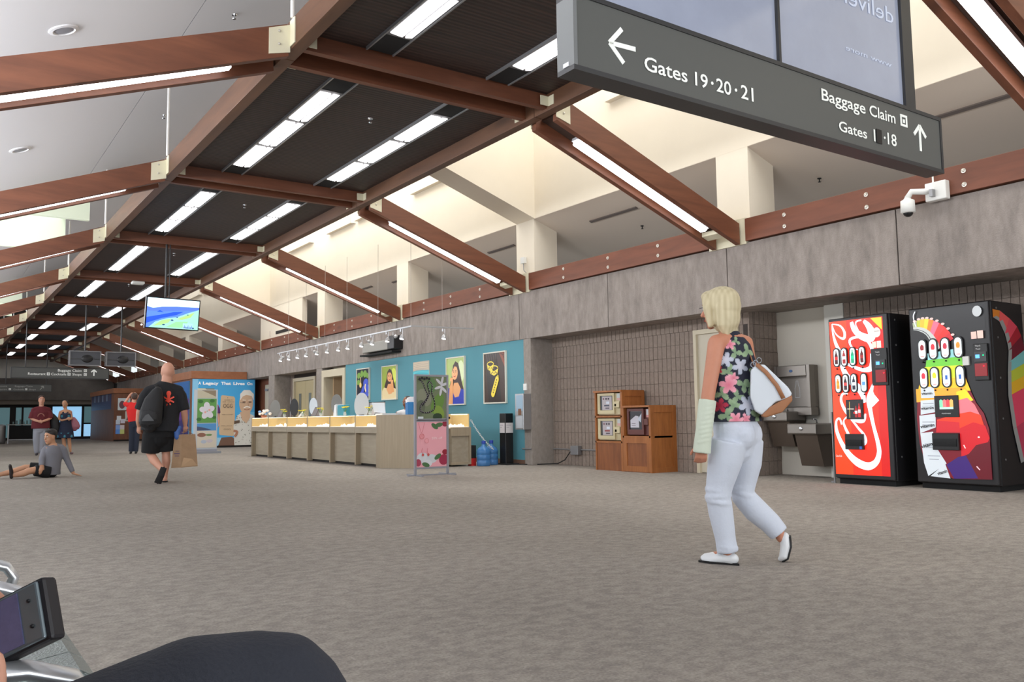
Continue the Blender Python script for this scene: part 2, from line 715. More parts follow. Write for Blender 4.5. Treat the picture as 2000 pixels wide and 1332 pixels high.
# infill wall beside the pilaster, with the service door left out
wi = struct('wall_right_infill')
block_wall(wi, 9.86, 8.2, 12.93, skip=[(8.38, 9.28, 0, 2.2)])
box('mortar', 9.876, 9.97, 9.28, 12.93, 0, 2.4, M_BLOCKD, wi)
box('mortar', 9.876, 9.97, 8.2, 8.38, 0, 2.4, M_BLOCKD, wi)
box('mortar', 9.876, 9.97, 8.38, 9.28, 2.2, 2.4, M_BLOCKD, wi)
wj = struct('wall_right_return')
block_wall(wj, 8.2, 9.9, 10.5, ax='x', bw=0.4)
box('mortar', 9.86, 10.5, 8.216, 8.3, 0, 2.4, M_BLOCKD, wj)
box('corner_pier', 9.862, 9.95, 8.19, 8.25, 0, 2.4, M_BLOCK, wj)
wv = struct('wall_right_vending')
block_wall(wv, 10.4, 3.4, 7.0)
box('mortar', 10.416, 10.5, -4, 7.0, 0, 2.4, M_BLOCKD, wv)
M_CREAMW = mat('cream_painted_wall', srgb(206, 200, 188), 0.7)
box('painted_strip', 10.39, 10.5, 7.0, 7.3, 0, 2.4, mat('white_painted_strip', srgb(222, 220, 212), 0.7), wv)
wc = struct('wall_right_alcove')
box('painted_wall', 10.5, 10.6, 6.9, 8.25, 0, 2.4, M_CREAMW, wc)

# service door behind the walking visitor
d1 = struct('door_1')
M_DOOR = mat('door_cream_paint', srgb(196, 188, 170), 0.5)
M_FRAME = mat('door_frame_cream', srgb(202, 192, 168), 0.5)
for (a, b, c, d) in [(9.22, 9.28, 0, 2.2), (8.38, 8.44, 0, 2.2), (8.44, 9.22, 2.13, 2.2)]:
    box('frame', 9.84, 9.95, a, b, c, d, M_FRAME, d1)
box('leaf', 9.885, 9.94, 8.44, 9.22, 0.01, 2.13, M_DOOR, d1)
hnd = MB().cyl((9.885, 8.52, 1.0), 0.02, 0.05, (-1, 0, 0)).box(9.82, 9.835, 8.51, 8.64, 0.985, 1.015).build('handle', M_CHROME, d1)

# teal feature wall
M_TEAL = mat('teal_paint', srgb(84, 146, 160), 0.6)
tag(box('wall_teal', 9.37, 9.9, 13.16, 21.5, 0.08, 2.372, M_TEAL), kind='structure')
tag(box('baseboard_right', 9.35, 9.9, 13.16, 21.5, 0, 0.09, mat('brown_skirting', srgb(112, 84, 68), 0.6)), kind='structure')

# cased opening to a beige corridor
d2 = struct('door_2')
M_BEIGE = mat('beige_wall', srgb(200, 172, 138), 0.8)
for (a, b, c, d) in [(21.5, 21.66, 0, 2.3), (22.96, 23.12, 0, 2.3), (21.66, 22.96, 2.1, 2.3)]:
    box('frame', 9.34, 9.62, a, b, c, d, M_FRAME, d2)
box('corridor_wall', 9.62, 12.5, 22.9, 23.0, 0, 2.4, M_BEIGE, d2)
box('corridor_wall', 9.62, 12.5, 21.4, 21.5, 0, 2.4, M_BEIGE, d2)
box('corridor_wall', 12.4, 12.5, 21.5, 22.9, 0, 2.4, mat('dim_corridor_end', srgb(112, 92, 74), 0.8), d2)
box('corridor_ceiling', 9.62, 12.5, 21.4, 23.0, 2.3, 2.4, M_CREAM, d2)

# dark block wall with the pair of doors
wd = struct('wall_right_far')
block_wall(wd, 9.9, 23.55, 27.15, skip=[(24.95, 26.85, 0, 2.25)], bw=0.4)
box('mortar', 9.92, 10.0, 23.5, 24.95, 0, 2.4, M_BLOCKD, wd)
box('mortar', 9.92, 10.0, 26.85, 27.2, 0, 2.4, M_BLOCKD, wd)
box('mortar', 9.92, 10.0, 24.95, 26.85, 2.25, 2.4, M_BLOCKD, wd)
box('plain_wall', 9.9, 10.0, 27.7, YF, 0, 2.4, mat('red_brown_panelling', srgb(126, 78, 56), 0.6, noise=(5, 0.2, (1, 1, 0.3))), wd)
d3 = struct('door_3')
for (a, b, c, d) in [(24.95, 25.05, 0, 2.25), (26.75, 26.85, 0, 2.25), (25.05, 26.75, 2.15, 2.25)]:
    box('frame', 9.86, 9.99, a, b, c, d, M_FRAME, d3)
for (a, b) in [(25.06, 25.895), (25.905, 26.74)]:
    lf = box('leaf', 9.93, 9.98, a, b, 0.01, 2.14, mat('beige_door_paint', srgb(190, 176, 136), 0.5), d3)
    box('vision_panel', 9.922, 9.93, b - 0.5, b - 0.3, 0.95, 1.75, mat('grey_pane', srgb(120, 124, 118), 0.15), lf)
    box('notice', 9.921, 9.93, b - 0.52, b - 0.28, 0.6, 0.85, mat('notice_grey', srgb(150, 160, 160), 0.5), lf)
d4 = struct('door_4')
box('frame', 9.84, 9.9, 28.35, 29.5, 0, 2.15, M_FRAME, d4)
box('leaf', 9.82, 9.86, 28.45, 29.42, 0.01, 2.05, M_DOOR, d4)
box('closer', 9.76, 9.82, 29.0, 29.3, 1.93, 2.0, M_STEELG, d4)

# ---- timber wall plate with bolts and cream brackets, right and left
t1 = struct('trim_1')
bolt_m = MB().lathe((0, 0, 0), [(0.028, 0), (0.028, 0.006), (0.017, 0.008), (0.015, 0.02), (0.004, 0.024)], 10, ax=(-1, 0, 0)).build('bolt', M_BOLT)
bolt_me = bolt_m.data
bpy.data.objects.remove(bolt_m)
for k in range(len(YB)):
    y0 = YB[k] + 0.34
    y1 = (YB[k + 1] if k + 1 < len(YB) else YF) - 0.34
    box('timber', 9.31, 9.42, y0, y1, 3.285, 3.60, M_TIMBER_Y, t1, bevel=0.004)
    box('bracket', 9.325, 9.42, YB[k] - 0.34, YB[k] + 0.34, 3.25, 3.62, M_PLATE, t1, bevel=0.003)
    for fr in (1.37, 2.55, 3.75):
        for z in (3.365, 3.52):
            if YB[k] + fr < y1:
                o = bpy.data.objects.new('bolt', bolt_me)
                o.location = (9.31, YB[k] + fr, z)
                o.parent = t1
                COL.objects.link(o)
t2 = struct('trim_2')
for k in range(len(YB)):
    y0 = YB[k] + 0.34
    y1 = (YB[k + 1] if k + 1 < len(YB) else YF) - 0.34
    box('timber', mirror(9.42), mirror(9.31), y0, y1, 3.285, 3.60, M_TIMBER_Y, t2)
    box('bracket', mirror(9.42), mirror(9.325), YB[k] - 0.34, YB[k] + 0.34, 3.25, 3.62, M_PLATE, t2)

# ---- left wall (beside the seats): concrete band over tall glazing
wl = struct('wall_left')
for i in range(len(ys) - 1):
    box('panel', -0.95, -0.45, ys[i] + 0.007, min(ys[i + 1], YF) - 0.007, 2.37, 3.27, M_CONC, wl)
for k in range(0, len(YB)):
    box('pilaster', -0.95, -0.46, YB[k] - 0.2, YB[k] + 0.2, 0, 2.37, M_CONC2, wl)
box('sill_wall', -0.9, -0.5, -4, YF, 0, 0.4, M_CONC2, wl)
box('outer_glazing', -0.9, -0.88, -4, YF, 0.4, 2.37, mat('pale_window_glass', srgb(190, 205, 215), 0.1), wl)

# ---- sloped soffits: cream / grey on the right, white on the left
SL = 0.35
zr = lambda x: 4.68 - SL * (x - 9.5)
zl = lambda x: 4.68 + SL * (x + 0.6)
cr = struct('ceiling_right')


def slope_slab(name, x0, x1, y0, y1, zf, t, m, parent):
    pts = [(x0, y0, zf(x0)), (x1, y0, zf(x1)), (x1, y0, zf(x1) + t), (x0, y0, zf(x0) + t)]
    return MB().prism(pts, (0, y1 - y0, 0)).build(name, m, parent)


slope_slab('outer_soffit', 9.505, 14.2, -4, YF, zr, 0.2, M_SOFFIT, cr)
box('outer_wall', 14.0, 14.2, -4, YF, 2.0, 3.6, M_SOFFIT, cr)
# fins between the wells
fins = [(12.93, 13.53), (28.12, 28.72), (40.4, YF)]
for (a, b) in fins:
    x0 = 6.1
    MB().prism([(x0, a, zr(x0)), (9.5, a, zr(9.5)), (9.5, a, 8.3), (x0, a, 8.3)], (0, b - a, 0)).build('fin', M_CREAM if a < 40 else M_SOFFIT, cr)
# clerestory wall above the openings and its piers
for (a, b) in [(-4, 12.93), (13.53, 28.12), (28.72, 40.4)]:
    box('clerestory_wall', 9.5, 9.7, a, b, 4.684, 8.3, M_CREAM, cr)
    box('inner_well_wall', 5.95, 6.1, a, b, 7.05, 8.3, M_CREAM, cr)
for k in range(len(YB)):
    box('pier', 9.5, 10.05, YB[k] - 0.28, YB[k] + 0.31, 3.3, 4.683, M_CREAM, cr)
# projecting panels under the skylight between piers
for k in range(len(YB) - 1):
    if YB[k] > 38:
        break
    a, b = YB[k] + 0.62, YB[k + 1] - 2.9
    for (p, q) in [(a, a + 2.0), (b + 0.5, b + 2.3)]:
        if (12.6 < q and p < 13.8) or (27.8 < q and p < 29):
            continue
        MB().prism([(9.5, p, 6.22), (9.38, p + 0.14, 6.26), (9.38, p + 0.14, 8.2), (9.5, p, 8.2)], (0, 0.001, 0)).prism(
            [(9.38, p + 0.12, 6.24), (9.5, p + 0.12, 6.24), (9.5, p + 0.12, 8.2), (9.38, p + 0.12, 8.2)], (0, q - p - 0.12, 0)).build('light_shelf', M_CREAM, cr)
# infill wall between the fourth and fifth bays with a slot, then a vent
yk = YB[5]
box('infill', 9.5, 9.66, yk + 1.55, YB[6] - 0.28, 3.5, 4.69, M_CREAM, cr)
box('grille', 9.485, 9.5, yk + 2.6, yk + 3.9, 3.74, 3.84, M_DARK, cr)
box('access_panel', 9.488, 9.5, YB[6] - 0.75, YB[6] - 0.62, 3.72, 3.9, M_SOFFIT, cr)
# far bays closed off dark
# vents and sprinkler heads in the sloped soffit
for (y, l, x) in [(11.3, 1.25, 10.04), (14.9, 1.0, 10.04), (19.6, 0.9, 10.05), (21.7, 1.2, 9.95), (24.6, 0.9, 10.05), (4.9, 2.2, 10.07)]:
    MB().obox((x, y, zr(x) - 0.008), [(0, 1, 0), Vector((1, 0, -SL)).normalized(), Vector((SL, 0, 1)).normalized()], (l / 2, 0.03, 0.012)).build('slot_vent', mat('vent_grey', srgb(110, 100, 94), 0.7), cr)
for (x, y) in [(10.56, 11.1), (10.6, 7.42), (10.5, 13.9), (10.5, 16.6), (10.5, 19.4)]:
    MB().lathe((x, y, zr(x)), [(0.03, 0.0), (0.03, -0.01), (0.008, -0.012), (0.008, -0.05), (0.025, -0.055), (0.022, -0.06)], 8).build('sprinkler', M_BLACKM, cr)

cl = struct('ceiling_left')
holes = [(18.9, 22.5), (33.2, 37.1)]
segs = [(-4, 18.9), (22.5, 33.2), (37.1, 41)]
for (a, b) in segs:
    for (x0, x1) in [(-1.4, 2.515), (2.525, 6.1)]:
        slope_slab('plaster_panel', x0, x1, a, b, zl, 0.12, M_WHITE, cl)
for (a, b) in holes:
    slope_slab('plaster_panel', 2.525, 6.1, a, b, zl, 0.12, M_WHITE, cl)
    slope_slab('plaster_panel', -1.4, 0.2, a, b, zl, 0.12, M_WHITE, cl)
    for nm, q in [('well_wall', (0.1, 2.62, a - 0.1, a + 0.02)), ('well_wall', (0.1, 2.62, b - 0.02, b + 0.1))]:
        box(nm, q[0], q[1], q[2], q[3], 4.98, 8.2, mat('pale_green_white', srgb(226, 236, 214), 0.8), cl)
    box('well_wall', 2.53, 2.62, a, b, 5.76, 8.2, M_WHITE, cl)
    box('well_wall', 0.1, 0.2, a, b, 4.95, 8.2, M_WHITE, cl)
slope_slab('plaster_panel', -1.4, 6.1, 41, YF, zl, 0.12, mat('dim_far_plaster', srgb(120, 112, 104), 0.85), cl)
box('eaves_glow_panel', -1.5, -1.4, -4, YF, 3.27, 4.45, mat('eaves_fill_glow', srgb(226, 232, 238), 0.3, emis=((0.9, 0.95, 1.0), 0.6)), cl)  # glowing sheet added out of view to brighten the left slope
box('ledge', -1.5, -0.45, -4, YF, 3.15, 3.27, M_CONC2, cl)

# wall closing the hall behind the camera
wb = struct('wall_back')
box('panel', -0.95, 14.2, -4.3, -4.0, 0, 0.4, M_CONC, wb)
box('panel', -0.95, 14.2, -4.3, -4.0, 4.1, 8.3, M_CREAM, wb)

# ---- far end wall: glazed screen, concrete band, pale upper wall
wf = struct('wall_far')
box('upper_wall', -0.6, 9.35, YF, YF + 0.2, 3.5, 6.0, mat('pale_far_wall', srgb(226, 222, 212), 0.8), wf)
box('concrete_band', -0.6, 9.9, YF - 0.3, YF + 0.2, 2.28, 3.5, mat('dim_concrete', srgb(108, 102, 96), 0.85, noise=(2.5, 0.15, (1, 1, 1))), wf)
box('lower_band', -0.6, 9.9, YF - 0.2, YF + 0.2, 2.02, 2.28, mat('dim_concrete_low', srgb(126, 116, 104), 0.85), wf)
w1 = struct('window_1')
M_FARGL = mat('daylit_view', (0.45, 0.72, 0.95), 0.3, emis=((0.32, 0.62, 0.92), 0.75))
M_FARSHOP = mat('dim_shop_view', (0.08, 0.13, 0.14), 0.3, emis=((0.10, 0.2, 0.22), 0.5))
box('pane', 6.2, 7.72, YF + 0.02, YF + 0.05, 0.15, 1.95, M_FARGL, w1)
box('pane', 7.86, 8.3, YF + 0.02, YF + 0.05, 0.15, 0.86, M_FARGL, w1)
box('pane', 7.86, 8.3, YF + 0.02, YF + 0.05, 0.95, 1.95, M_FARSHOP, w1)
for (a, b) in [(3.2, 4.05), (4.35, 4.65), (4.72, 6.05)]:
    box('pane', a, b, YF + 0.02, YF + 0.05, 0.15, 1.85, M_FARSHOP, w1)
for x in (4.1, 4.2, 4.3, 4.68, 6.12, 7.79, 8.36, 8.8):
    box('mullion', x - 0.05, x + 0.05, YF - 0.03, YF + 0.08, 0, 2.02, M_DARK, w1)
box('head_rail', -0.6, 9.9, YF - 0.05, YF + 0.1, 1.9, 2.03, M_DARK, w1)
box('sill', -0.6, 9.9, YF - 0.02, YF + 0.1, 0, 0.15, M_DARK, w1)
box('screen_wall', -0.6, 3.2, YF, YF + 0.1, 0.15, 1.9, M_DARK, w1)
box('screen_wall', 8.4, 9.9, YF, YF + 0.1, 0.15, 1.9, M_DARK, w1)
box('blind', 0, 9, YF + 0.3, YF + 0.35, 0, 2.1, M_DARK, w1)

# ================================================================== CENTRAL SOFFIT
cc = struct('ceiling_centre')
box('board_soffit', 2.9, 6.0, -4, YF, 4.70, 4.76, M_SLAT, cc)
for k in range(len(YB) - 1):
    y0, y1 = YB[k] + 0.29, YB[k + 1] - 0.29

# edge beams: one per bay and side, and the pair of cross beams at every rafter line
eb = struct('trim_3')
for k in range(len(YB)):
    y0 = YB[k] - 0.0
    y1 = YB[k + 1] if k + 1 < len(YB) else YF
    box('left_edge_beam', 2.82, 2.95, y0 + 0.004, y1 - 0.004, 4.50, 4.80, M_TIMBER_D, eb, bevel=0.004)
    box('right_edge_beam', 5.95, 6.08, y0 + 0.004, y1 - 0.004, 4.50, 4.80, M_TIMBER_D, eb, bevel=0.004)
cb = struct('trim_4')
for k in range(len(YB)):
    for s in (-1, 1):
        yc = YB[k] + s * 0.215
        box('cross_beam', 2.95, 5.95, yc - 0.04, yc + 0.04, 4.53, 4.70, M_TIMBER_X, cb)
        for (a, b) in [(2.95, 3.08), (5.82, 5.95)]:
            pass
    for s in (-1, 1):
        yc = YB[k] + s * 0.33
        for x in (2.951, 5.83):
            mb = MB()
            mb.box(x, x + 0.12, YB[k] + s * 0.292, YB[k] + s * 0.30, 4.545, 4.66)
            xx = x if x < 4 else x + 0.112
            mb.box(xx, xx + 0.008, YB[k] + s * 0.292, YB[k] + s * 0.40, 4.545, 4.66)
            mb.build('hanger_plate', M_PLATE, cb)

# rafters: each a thing of two boards, brackets at the top, with the strip light between them
ZB = lambda x: 4.41 - 0.368 * (x - 6.14)   # underside


def rafter_side(k, side, n):
    Y = YB[k]
    f = (lambda x: x) if side == 'right' else mirror
    lab = {'right': 'brown timber double rafter on the right slope, %s beyond the hanging gate sign' if k > 1 else
           'brown timber double rafter crossing the top right corner of the photo',
           'left': 'brown timber double rafter on the left slope, %s from the photographer'}[side]
    if '%s' in lab:
        lab = lab % ORD[n]
    r = empty('rafter', (f(6.14), Y, 4.41), lab, 'beam', 'double rafters on the %s slope' % side)
    x0, x1 = 6.10, 9.30
    for s in (-1, 1):
        yc = Y + s * 0.215
        pts = [(f(x0), yc - 0.04, ZB(x0)), (f(x1 + 0.0), yc - 0.04, ZB(x1)), (f(x1), yc - 0.04, ZB(x1) + 0.30),
               (f(x0 + 0.02), yc - 0.04, ZB(x0) + 0.32)]
        MB().prism(pts, (0, 0.08, 0)).build('board', M_TIMBER_X, r, bevel=0.004)
        # angle plate at the edge beam
        ya = yc - 0.05 if s < 0 else yc + 0.041
        mb = MB()
        mb.prism([(f(6.09), ya, 4.46), (f(6.30), ya, 4.40), (f(6.30), ya, 4.66), (f(6.09), ya, 4.74)], (0, 0.009, 0))
        mb.box(min(f(6.082), f(6.092)), max(f(6.082), f(6.092)), yc + s * 0.04, yc + s * 0.17, 4.52, 4.78)
        p = mb.build('bracket', M_PLATE, r)
        mbb = MB()
        for zz in (4.55, 4.68):
            mbb.lathe((f(6.2), ya if s < 0 else ya + 0.009, zz - 0.03), [(0.014, 0), (0.012, 0.012), (0.004, 0.015)], 8, ax=(0, s, 0))
        mbb.build('bolt', M_BOLT, p)
    # blocking between the boards at the foot
    MB().prism([(f(9.0), Y - 0.17, ZB(9.0) + 0.04), (f(9.12), Y - 0.17, ZB(9.12) + 0.04), (f(9.12), Y - 0.17, ZB(9.12) + 0.1), (f(9.0), Y - 0.17, ZB(9.0) + 0.1)], (0, 0.34, 0)).build('foot_plate', M_PLATE, r)
    # back board between the pair carrying the lamp
    pts = [(f(6.2), Y - 0.17, ZB(6.2) + 0.16), (f(9.1), Y - 0.17, ZB(9.1) + 0.16), (f(9.1), Y - 0.17, ZB(9.1) + 0.19), (f(6.2), Y - 0.17, ZB(6.2) + 0.19)]
    MB().prism(pts, (0, 0.34, 0)).build('lamp_board', mat('dark_lamp_board', srgb(66, 48, 40), 0.7), r)
    # hanger rod up to the plaster
    if side == 'left':
        MB().cyl((2.80, Y - 0.34, 4.78), 0.018, 1.12).build('hanger_rod', mat('white_rod', srgb(222, 220, 218), 0.5), r)
    # strip light
    ll = ('glowing strip light in the right slope rafter, %s beyond the gate sign' if side == 'right' and k > 1 else
          'glowing strip light at the top right corner of the photo' if side == 'right' else
          'glowing strip light in the left slope rafter, %s from the photographer')
    if '%s' in ll:
        ll = ll % ORD[n]
    L = empty('strip_light', (f(7.7), Y, 4.0), ll, 'light', 'strip lights on the %s slope' % side)
    d = Vector((f(8.85) - f(6.6), 0, -0.377 * 2.25))
    c0 = Vector((f(6.6), Y, 4.295))
    c1 = c0 + d
    t = d.normalized()
    nrm = Vector((0, 1, 0)).cross(t).normalized()
    if nrm.z < 0:
        nrm = -nrm
    MB().obox((c0 + c1) / 2 + nrm * 0.05, [t, (0, 1, 0), nrm], (d.length / 2 + 0.03, 0.07, 0.022)).build('housing', mat('lamp_housing_white', srgb(200, 200, 205), 0.4), L)
    prof = [(-0.07, 0.03), (-0.065, -0.005), (-0.045, -0.025), (0.045, -0.025), (0.065, -0.005), (0.07, 0.03)]
    MB().prism([c0 + Vector((0, a, 0)) + nrm * b for a, b in prof], d).build('diffuser', M_TUBE, L)


for k in range(1, len(YB)):
    rafter_side(k, 'right', max(0, k - 2))
    if k > 1:
        rafter_side(k, 'left', k - 2)

# troffers in the dark soffit
for k in range(1, len(YB) - 1):
    for (xc, sd) in [(3.755, 'left'), (5.22, 'right')]:
        y0, y1 = YB[k] + 1.02, YB[k + 1] - 0.78
        lb = 'long lit ceiling fitting, %s row of the dark ceiling, ' % sd
        lb += ('just left of the gate sign' if k == 1 else '%s bay beyond the gate sign' % ORD[k - 2])
        T = empty('ceiling_light', (xc, (y0 + y1) / 2, 4.7), lb, 'light', 'lit fittings in the dark board ceiling')
        for s in (-1, 1):
            box('rail', xc + s * 0.15 - 0.008, xc + s * 0.15 + 0.008, YB[k] + 0.3, YB[k + 1] - 0.3, 4.665, 4.70, M_STEELG, T)
        box('pan', xc - 0.14, xc + 0.14, y0 - 0.06, y1 + 0.06, 4.675, 4.70, mat('troffer_pan', srgb(104, 102, 104), 0.5), T)
        box('cover', xc - 0.14, xc + 0.14, YB[k] + 0.3, y0 - 0.06, 4.68, 4.70, M_BLACKM, T)
        box('cover', xc - 0.14, xc + 0.14, y1 + 0.06, YB[k + 1] - 0.3, 4.68, 4.70, M_BLACKM, T)
        L3 = (y1 - y0 - 0.24) / 3
        for j in range(3):
            a = y0 + j * (L3 + 0.12)
            mb = MB()
            # wrap-around lens: flat bottom, sloping side, split by a dark gasket
            for (u0, u1, zt0, zt1) in [(-0.12, 0.012, 4.665, 4.652), (0.046, 0.12, 4.652, 4.668)]:
                mb.prism([(xc + u0, a, 4.675), (xc + u0, a, zt0), (xc + u1, a, zt1), (xc + u1, a, 4.675)], (0, L3, 0))
            mb.build('lens', M_TROF, T, bevel=0.004)

# sprinklers and smoke detectors on the dark soffit, one in each bay
for k in range(1, 7):
    y = YB[k] + (1.6, 4.3)[0]
    o = MB().lathe((4.54, y, 4.70), [(0.035, 0), (0.03, -0.012), (0.008, -0.015), (0.008, -0.05), (0.024, -0.054), (0.02, -0.06)], 10).build('sprinkler_head', M_CHROME)
    tag(o, 'chrome sprinkler head in the middle of the dark ceiling, %s from the gate sign' % ORD[k - 1], 'sprinkler', 'sprinklers in the dark ceiling')
o = MB().box(4.3, 4.6, 23.35, 23.6, 4.46, 4.53).build('smoke_detector', mat('white_plastic', srgb(226, 226, 222), 0.5), bevel=0.02)
tag(o, 'small white box detector under the fourth cross beam of the dark ceiling', 'detector')

# recessed downlights and a sprinkler in the white left slope
for i, (x, y, w) in enumerate([(1.124, 10.41, 'nearest the camera, upper one'), (1.112, 15.46, 'second one, lower')]):
    n = Vector((-SL, 0, 1)).normalized()
    D = empty('downlight', (x, y, zl(x)), 'round recessed downlight in the white sloping ceiling, %s' % w, 'light', 'downlights in the white slope')
    MB().lathe((x, y, zl(x)), [(0.16, 0.0), (0.155, -0.012), (0.12, -0.02), (0.11, -0.006)], 28, ax=tuple(n)).build('trim_ring', mat('white_ring', srgb(222, 222, 226), 0.4), D)
    MB().lathe((x, y, zl(x)), [(0.105, -0.004), (0.10, -0.012), (0.07, -0.016), (0.01, -0.018)], 24, ax=tuple(n)).build('lens', mat('downlight_lens', srgb(150, 152, 160), 0.25), D)
for i, (x, y) in enumerate([(3.0, 10.35), (3.1, 14.6), (3.1, 20.6)]):
    o = MB().lathe((x, y, zl(x)), [(0.035, 0), (0.03, -0.012), (0.008, -0.015), (0.008, -0.05), (0.024, -0.054), (0.02, -0.06)], 10).build('sprinkler_head', M_CHROME)
    tag(o, 'chrome sprinkler head on the white sloping ceiling, %s from the camera' % ORD[i], 'sprinkler', 'sprinklers on the white slope')

# ================================================================== SIGNS, SCREENS
XD, YD, ZD = (1, 0, 0), (0, -1, 0), (0, 0, 1)     # image-right on walls facing the camera side / on the right wall; up


def arrow(p0, p1, w, head):
    """flat arrow in (u, v): returns list of polygons from tail p0 to tip p1"""
    a, b = Vector((*p0, 0)), Vector((*p1, 0))
    d = (b - a).normalized()
    n = Vector((-d.y, d.x, 0))
    out = [[a + n * w / 2, a - n * w / 2, b - d * w - n * w / 2, b - d * w + n * w / 2]]
    for s in (-1, 1):
        q = b - d * head + n * s * head
        e = (b - q).normalized()
        m = Vector((-e.y, e.x, 0))
        out.append([q + m * w / 2, q - m * w / 2, b - m * w / 2 + d * 0.0, b + m * w / 2])
    return [[(p.x, p.y) for p in poly] for poly in out]


def pl_shape(name, polys, y, parent, m, thick=0.003):
    mb = MB()
    for p in polys:
        mb.prism([(u, y, v) for u, v in p], (0, -thick, 0))
    return mb.build(name, m, parent)


def ring_icon(x0, z0, s, y, parent):
    t = s * 0.2
    pl_shape('pictogram', [[(x0, z0), (x0 + s, z0), (x0 + s, z0 + t), (x0, z0 + t)], [(x0, z0 + s - t), (x0 + s, z0 + s - t), (x0 + s, z0 + s), (x0, z0 + s)],
                           [(x0, z0 + t), (x0 + t, z0 + t), (x0 + t, z0 + s - t), (x0, z0 + s - t)], [(x0 + s - t, z0 + t), (x0 + s, z0 + t), (x0 + s, z0 + s - t), (x0 + s - t, z0 + s - t)],
                           [(x0 + .36 * s, z0 + .32 * s), (x0 + .64 * s, z0 + .32 * s), (x0 + .64 * s, z0 + .62 * s), (x0 + .36 * s, z0 + .62 * s)]],
             y, parent, M_SIGNTXT)['kind'] = 'stuff'


def sign_box(name, x0, x1, y, z0, z1, parent_label, group=None):
    s = empty(name, ((x0 + x1) / 2, y, z0), parent_label, 'sign', group)
    box('face', x0 + 0.02, x1 - 0.02, y, y + 0.11, z0 + 0.022, z1 - 0.022, M_SIGN, s)
    mb = MB()
    box('frame', x0, x1, y - 0.006, y + 0.12, z0, z0 + 0.024, M_SIGNF, s)
    box('frame', x0, x1, y - 0.006, y + 0.12, z1 - 0.024, z1, M_SIGNF, s)
    box('frame', x0, x0 + 0.022, y - 0.006, y + 0.12, z0 + 0.024, z1 - 0.024, mat('sign_end_grey', srgb(112, 114, 114), 0.5) if name == 'gate_sign' else M_SIGNF, s)
    box('frame', x1 - 0.022, x1, y - 0.006, y + 0.12, z0 + 0.024, z1 - 0.024, M_SIGNF, s)
    return s


g = sign_box('gate_sign', 2.41, 5.60, 2.96, 2.475, 2.86, 'big grey hanging sign in the foreground reading Gates 19, 20, 21 and Baggage Claim')
yy = 2.958
pl_shape('arrow', [[(p[0], p[1]) for p in q] for q in arrow((2.80, 2.662), (2.632, 2.655), 0.024, 0.085)], yy, g, M_SIGNTXT)['kind'] = 'stuff'
tx = lambda b, x, z, w, h, bold=0.012: text_mesh(b, w, h, M_SIGNTXT, 'lettering', g, (x, yy, z), XD, ZD, 0.003, bold)
tx('Gates', 2.856, 2.572, 0.30, 0.074)
tx('19', 3.212, 2.572, 0.095, 0.074)
tx('20', 3.372, 2.574, 0.115, 0.074)
tx('21', 3.565, 2.577, 0.102, 0.078)
MB().cyl((3.342, yy, 2.61), 0.009, 0.003, (0, -1, 0), 12).build('dot', M_SIGNTXT, g)
MB().cyl((3.527, yy, 2.612), 0.009, 0.003, (0, -1, 0), 12).build('dot', M_SIGNTXT, g)
tx('Baggage', 4.28, 2.716, 0.44, 0.072)
tx('Claim', 4.762, 2.716, 0.283, 0.072)
tx('Gates', 4.437, 2.558, 0.285, 0.064)
tx('1', 4.795, 2.558, 0.016, 0.078)
box('cover_patch', 4.826, 4.882, yy - 0.004, yy + 0.001, 2.552, 2.642, M_BLACK, g)
MB().cyl((4.915, yy, 2.60), 0.008, 0.003, (0, -1, 0), 12).build('dot', M_SIGNTXT, g)
tx('18', 4.945, 2.565, 0.1, 0.078)
ring_icon(5.105, 2.715, 0.078, yy, g)
pl_shape('arrow', arrow((5.327, 2.585), (5.327, 2.757), 0.024, 0.07), yy, g, M_SIGNTXT)['kind'] = 'stuff'
box('rating_label', 2.405, 2.4095, 2.99, 3.03, 2.50, 2.52, M_WHITE, g)
# translucent advertising panel seen from behind, standing on the sign
ap = empty('reflecting_panel', (4.0, 3.0, 2.86), 'pale blue translucent panel standing on top of the big hanging gate sign', 'panel')
M_TRANSL = mat('translucent_panel', srgb(142, 148, 164), 0.12, noise=(0.9, 0.12, (1, 1, 1)), emis=(srgb(150, 156, 176), 0.2), spec=0.6)  # faint emission stands in for light reflected by the panes
box('pane', 2.45, 3.965, 3.02, 3.04, 2.862, 4.42, M_TRANSL, ap)
box('pane', 3.985, 5.26, 3.02, 3.04, 2.862, 4.42, M_TRANSL, ap)
box('mullion', 3.965, 3.985, 3.0, 3.05, 2.862, 4.42, M_SIGNF, ap)
box('post', 5.26, 5.375, 3.0, 3.09, 2.862, 4.5, M_SIGNF, ap)
box('post', 2.42, 2.45, 3.0, 3.09, 2.862, 4.5, M_SIGNF, ap)
box('top_rail', 2.42, 5.375, 3.0, 3.09, 4.42, 4.5, M_SIGNF, ap)
M_GHOST = mat('faint_lettering', srgb(186, 194, 212), 0.4, emis=(srgb(190, 200, 220), 0.25))
for w_, x_, l_ in (('delivers', 5.19, .66), ('a', 4.44, .08), ('b', 4.27, .09)):
    text_mesh(w_, l_, 0.11, M_GHOST, 'lettering', ap, (x_, 3.018, 3.44), (-1, 0, 0), ZD, -0.002)
text_mesh('www more', 0.5, 0.035, M_GHOST, 'lettering', ap, (5.14, 3.018, 3.13), (-1, 0, 0), ZD, -0.002)
# hangers of the sign
MB().cyl((2.87, 3.04, 4.4), 0.02, 0.3).cyl((5.3, 3.04, 4.45), 0.02, 0.25).build('hanger', M_SIGNF, ap)['kind'] = 'stuff'

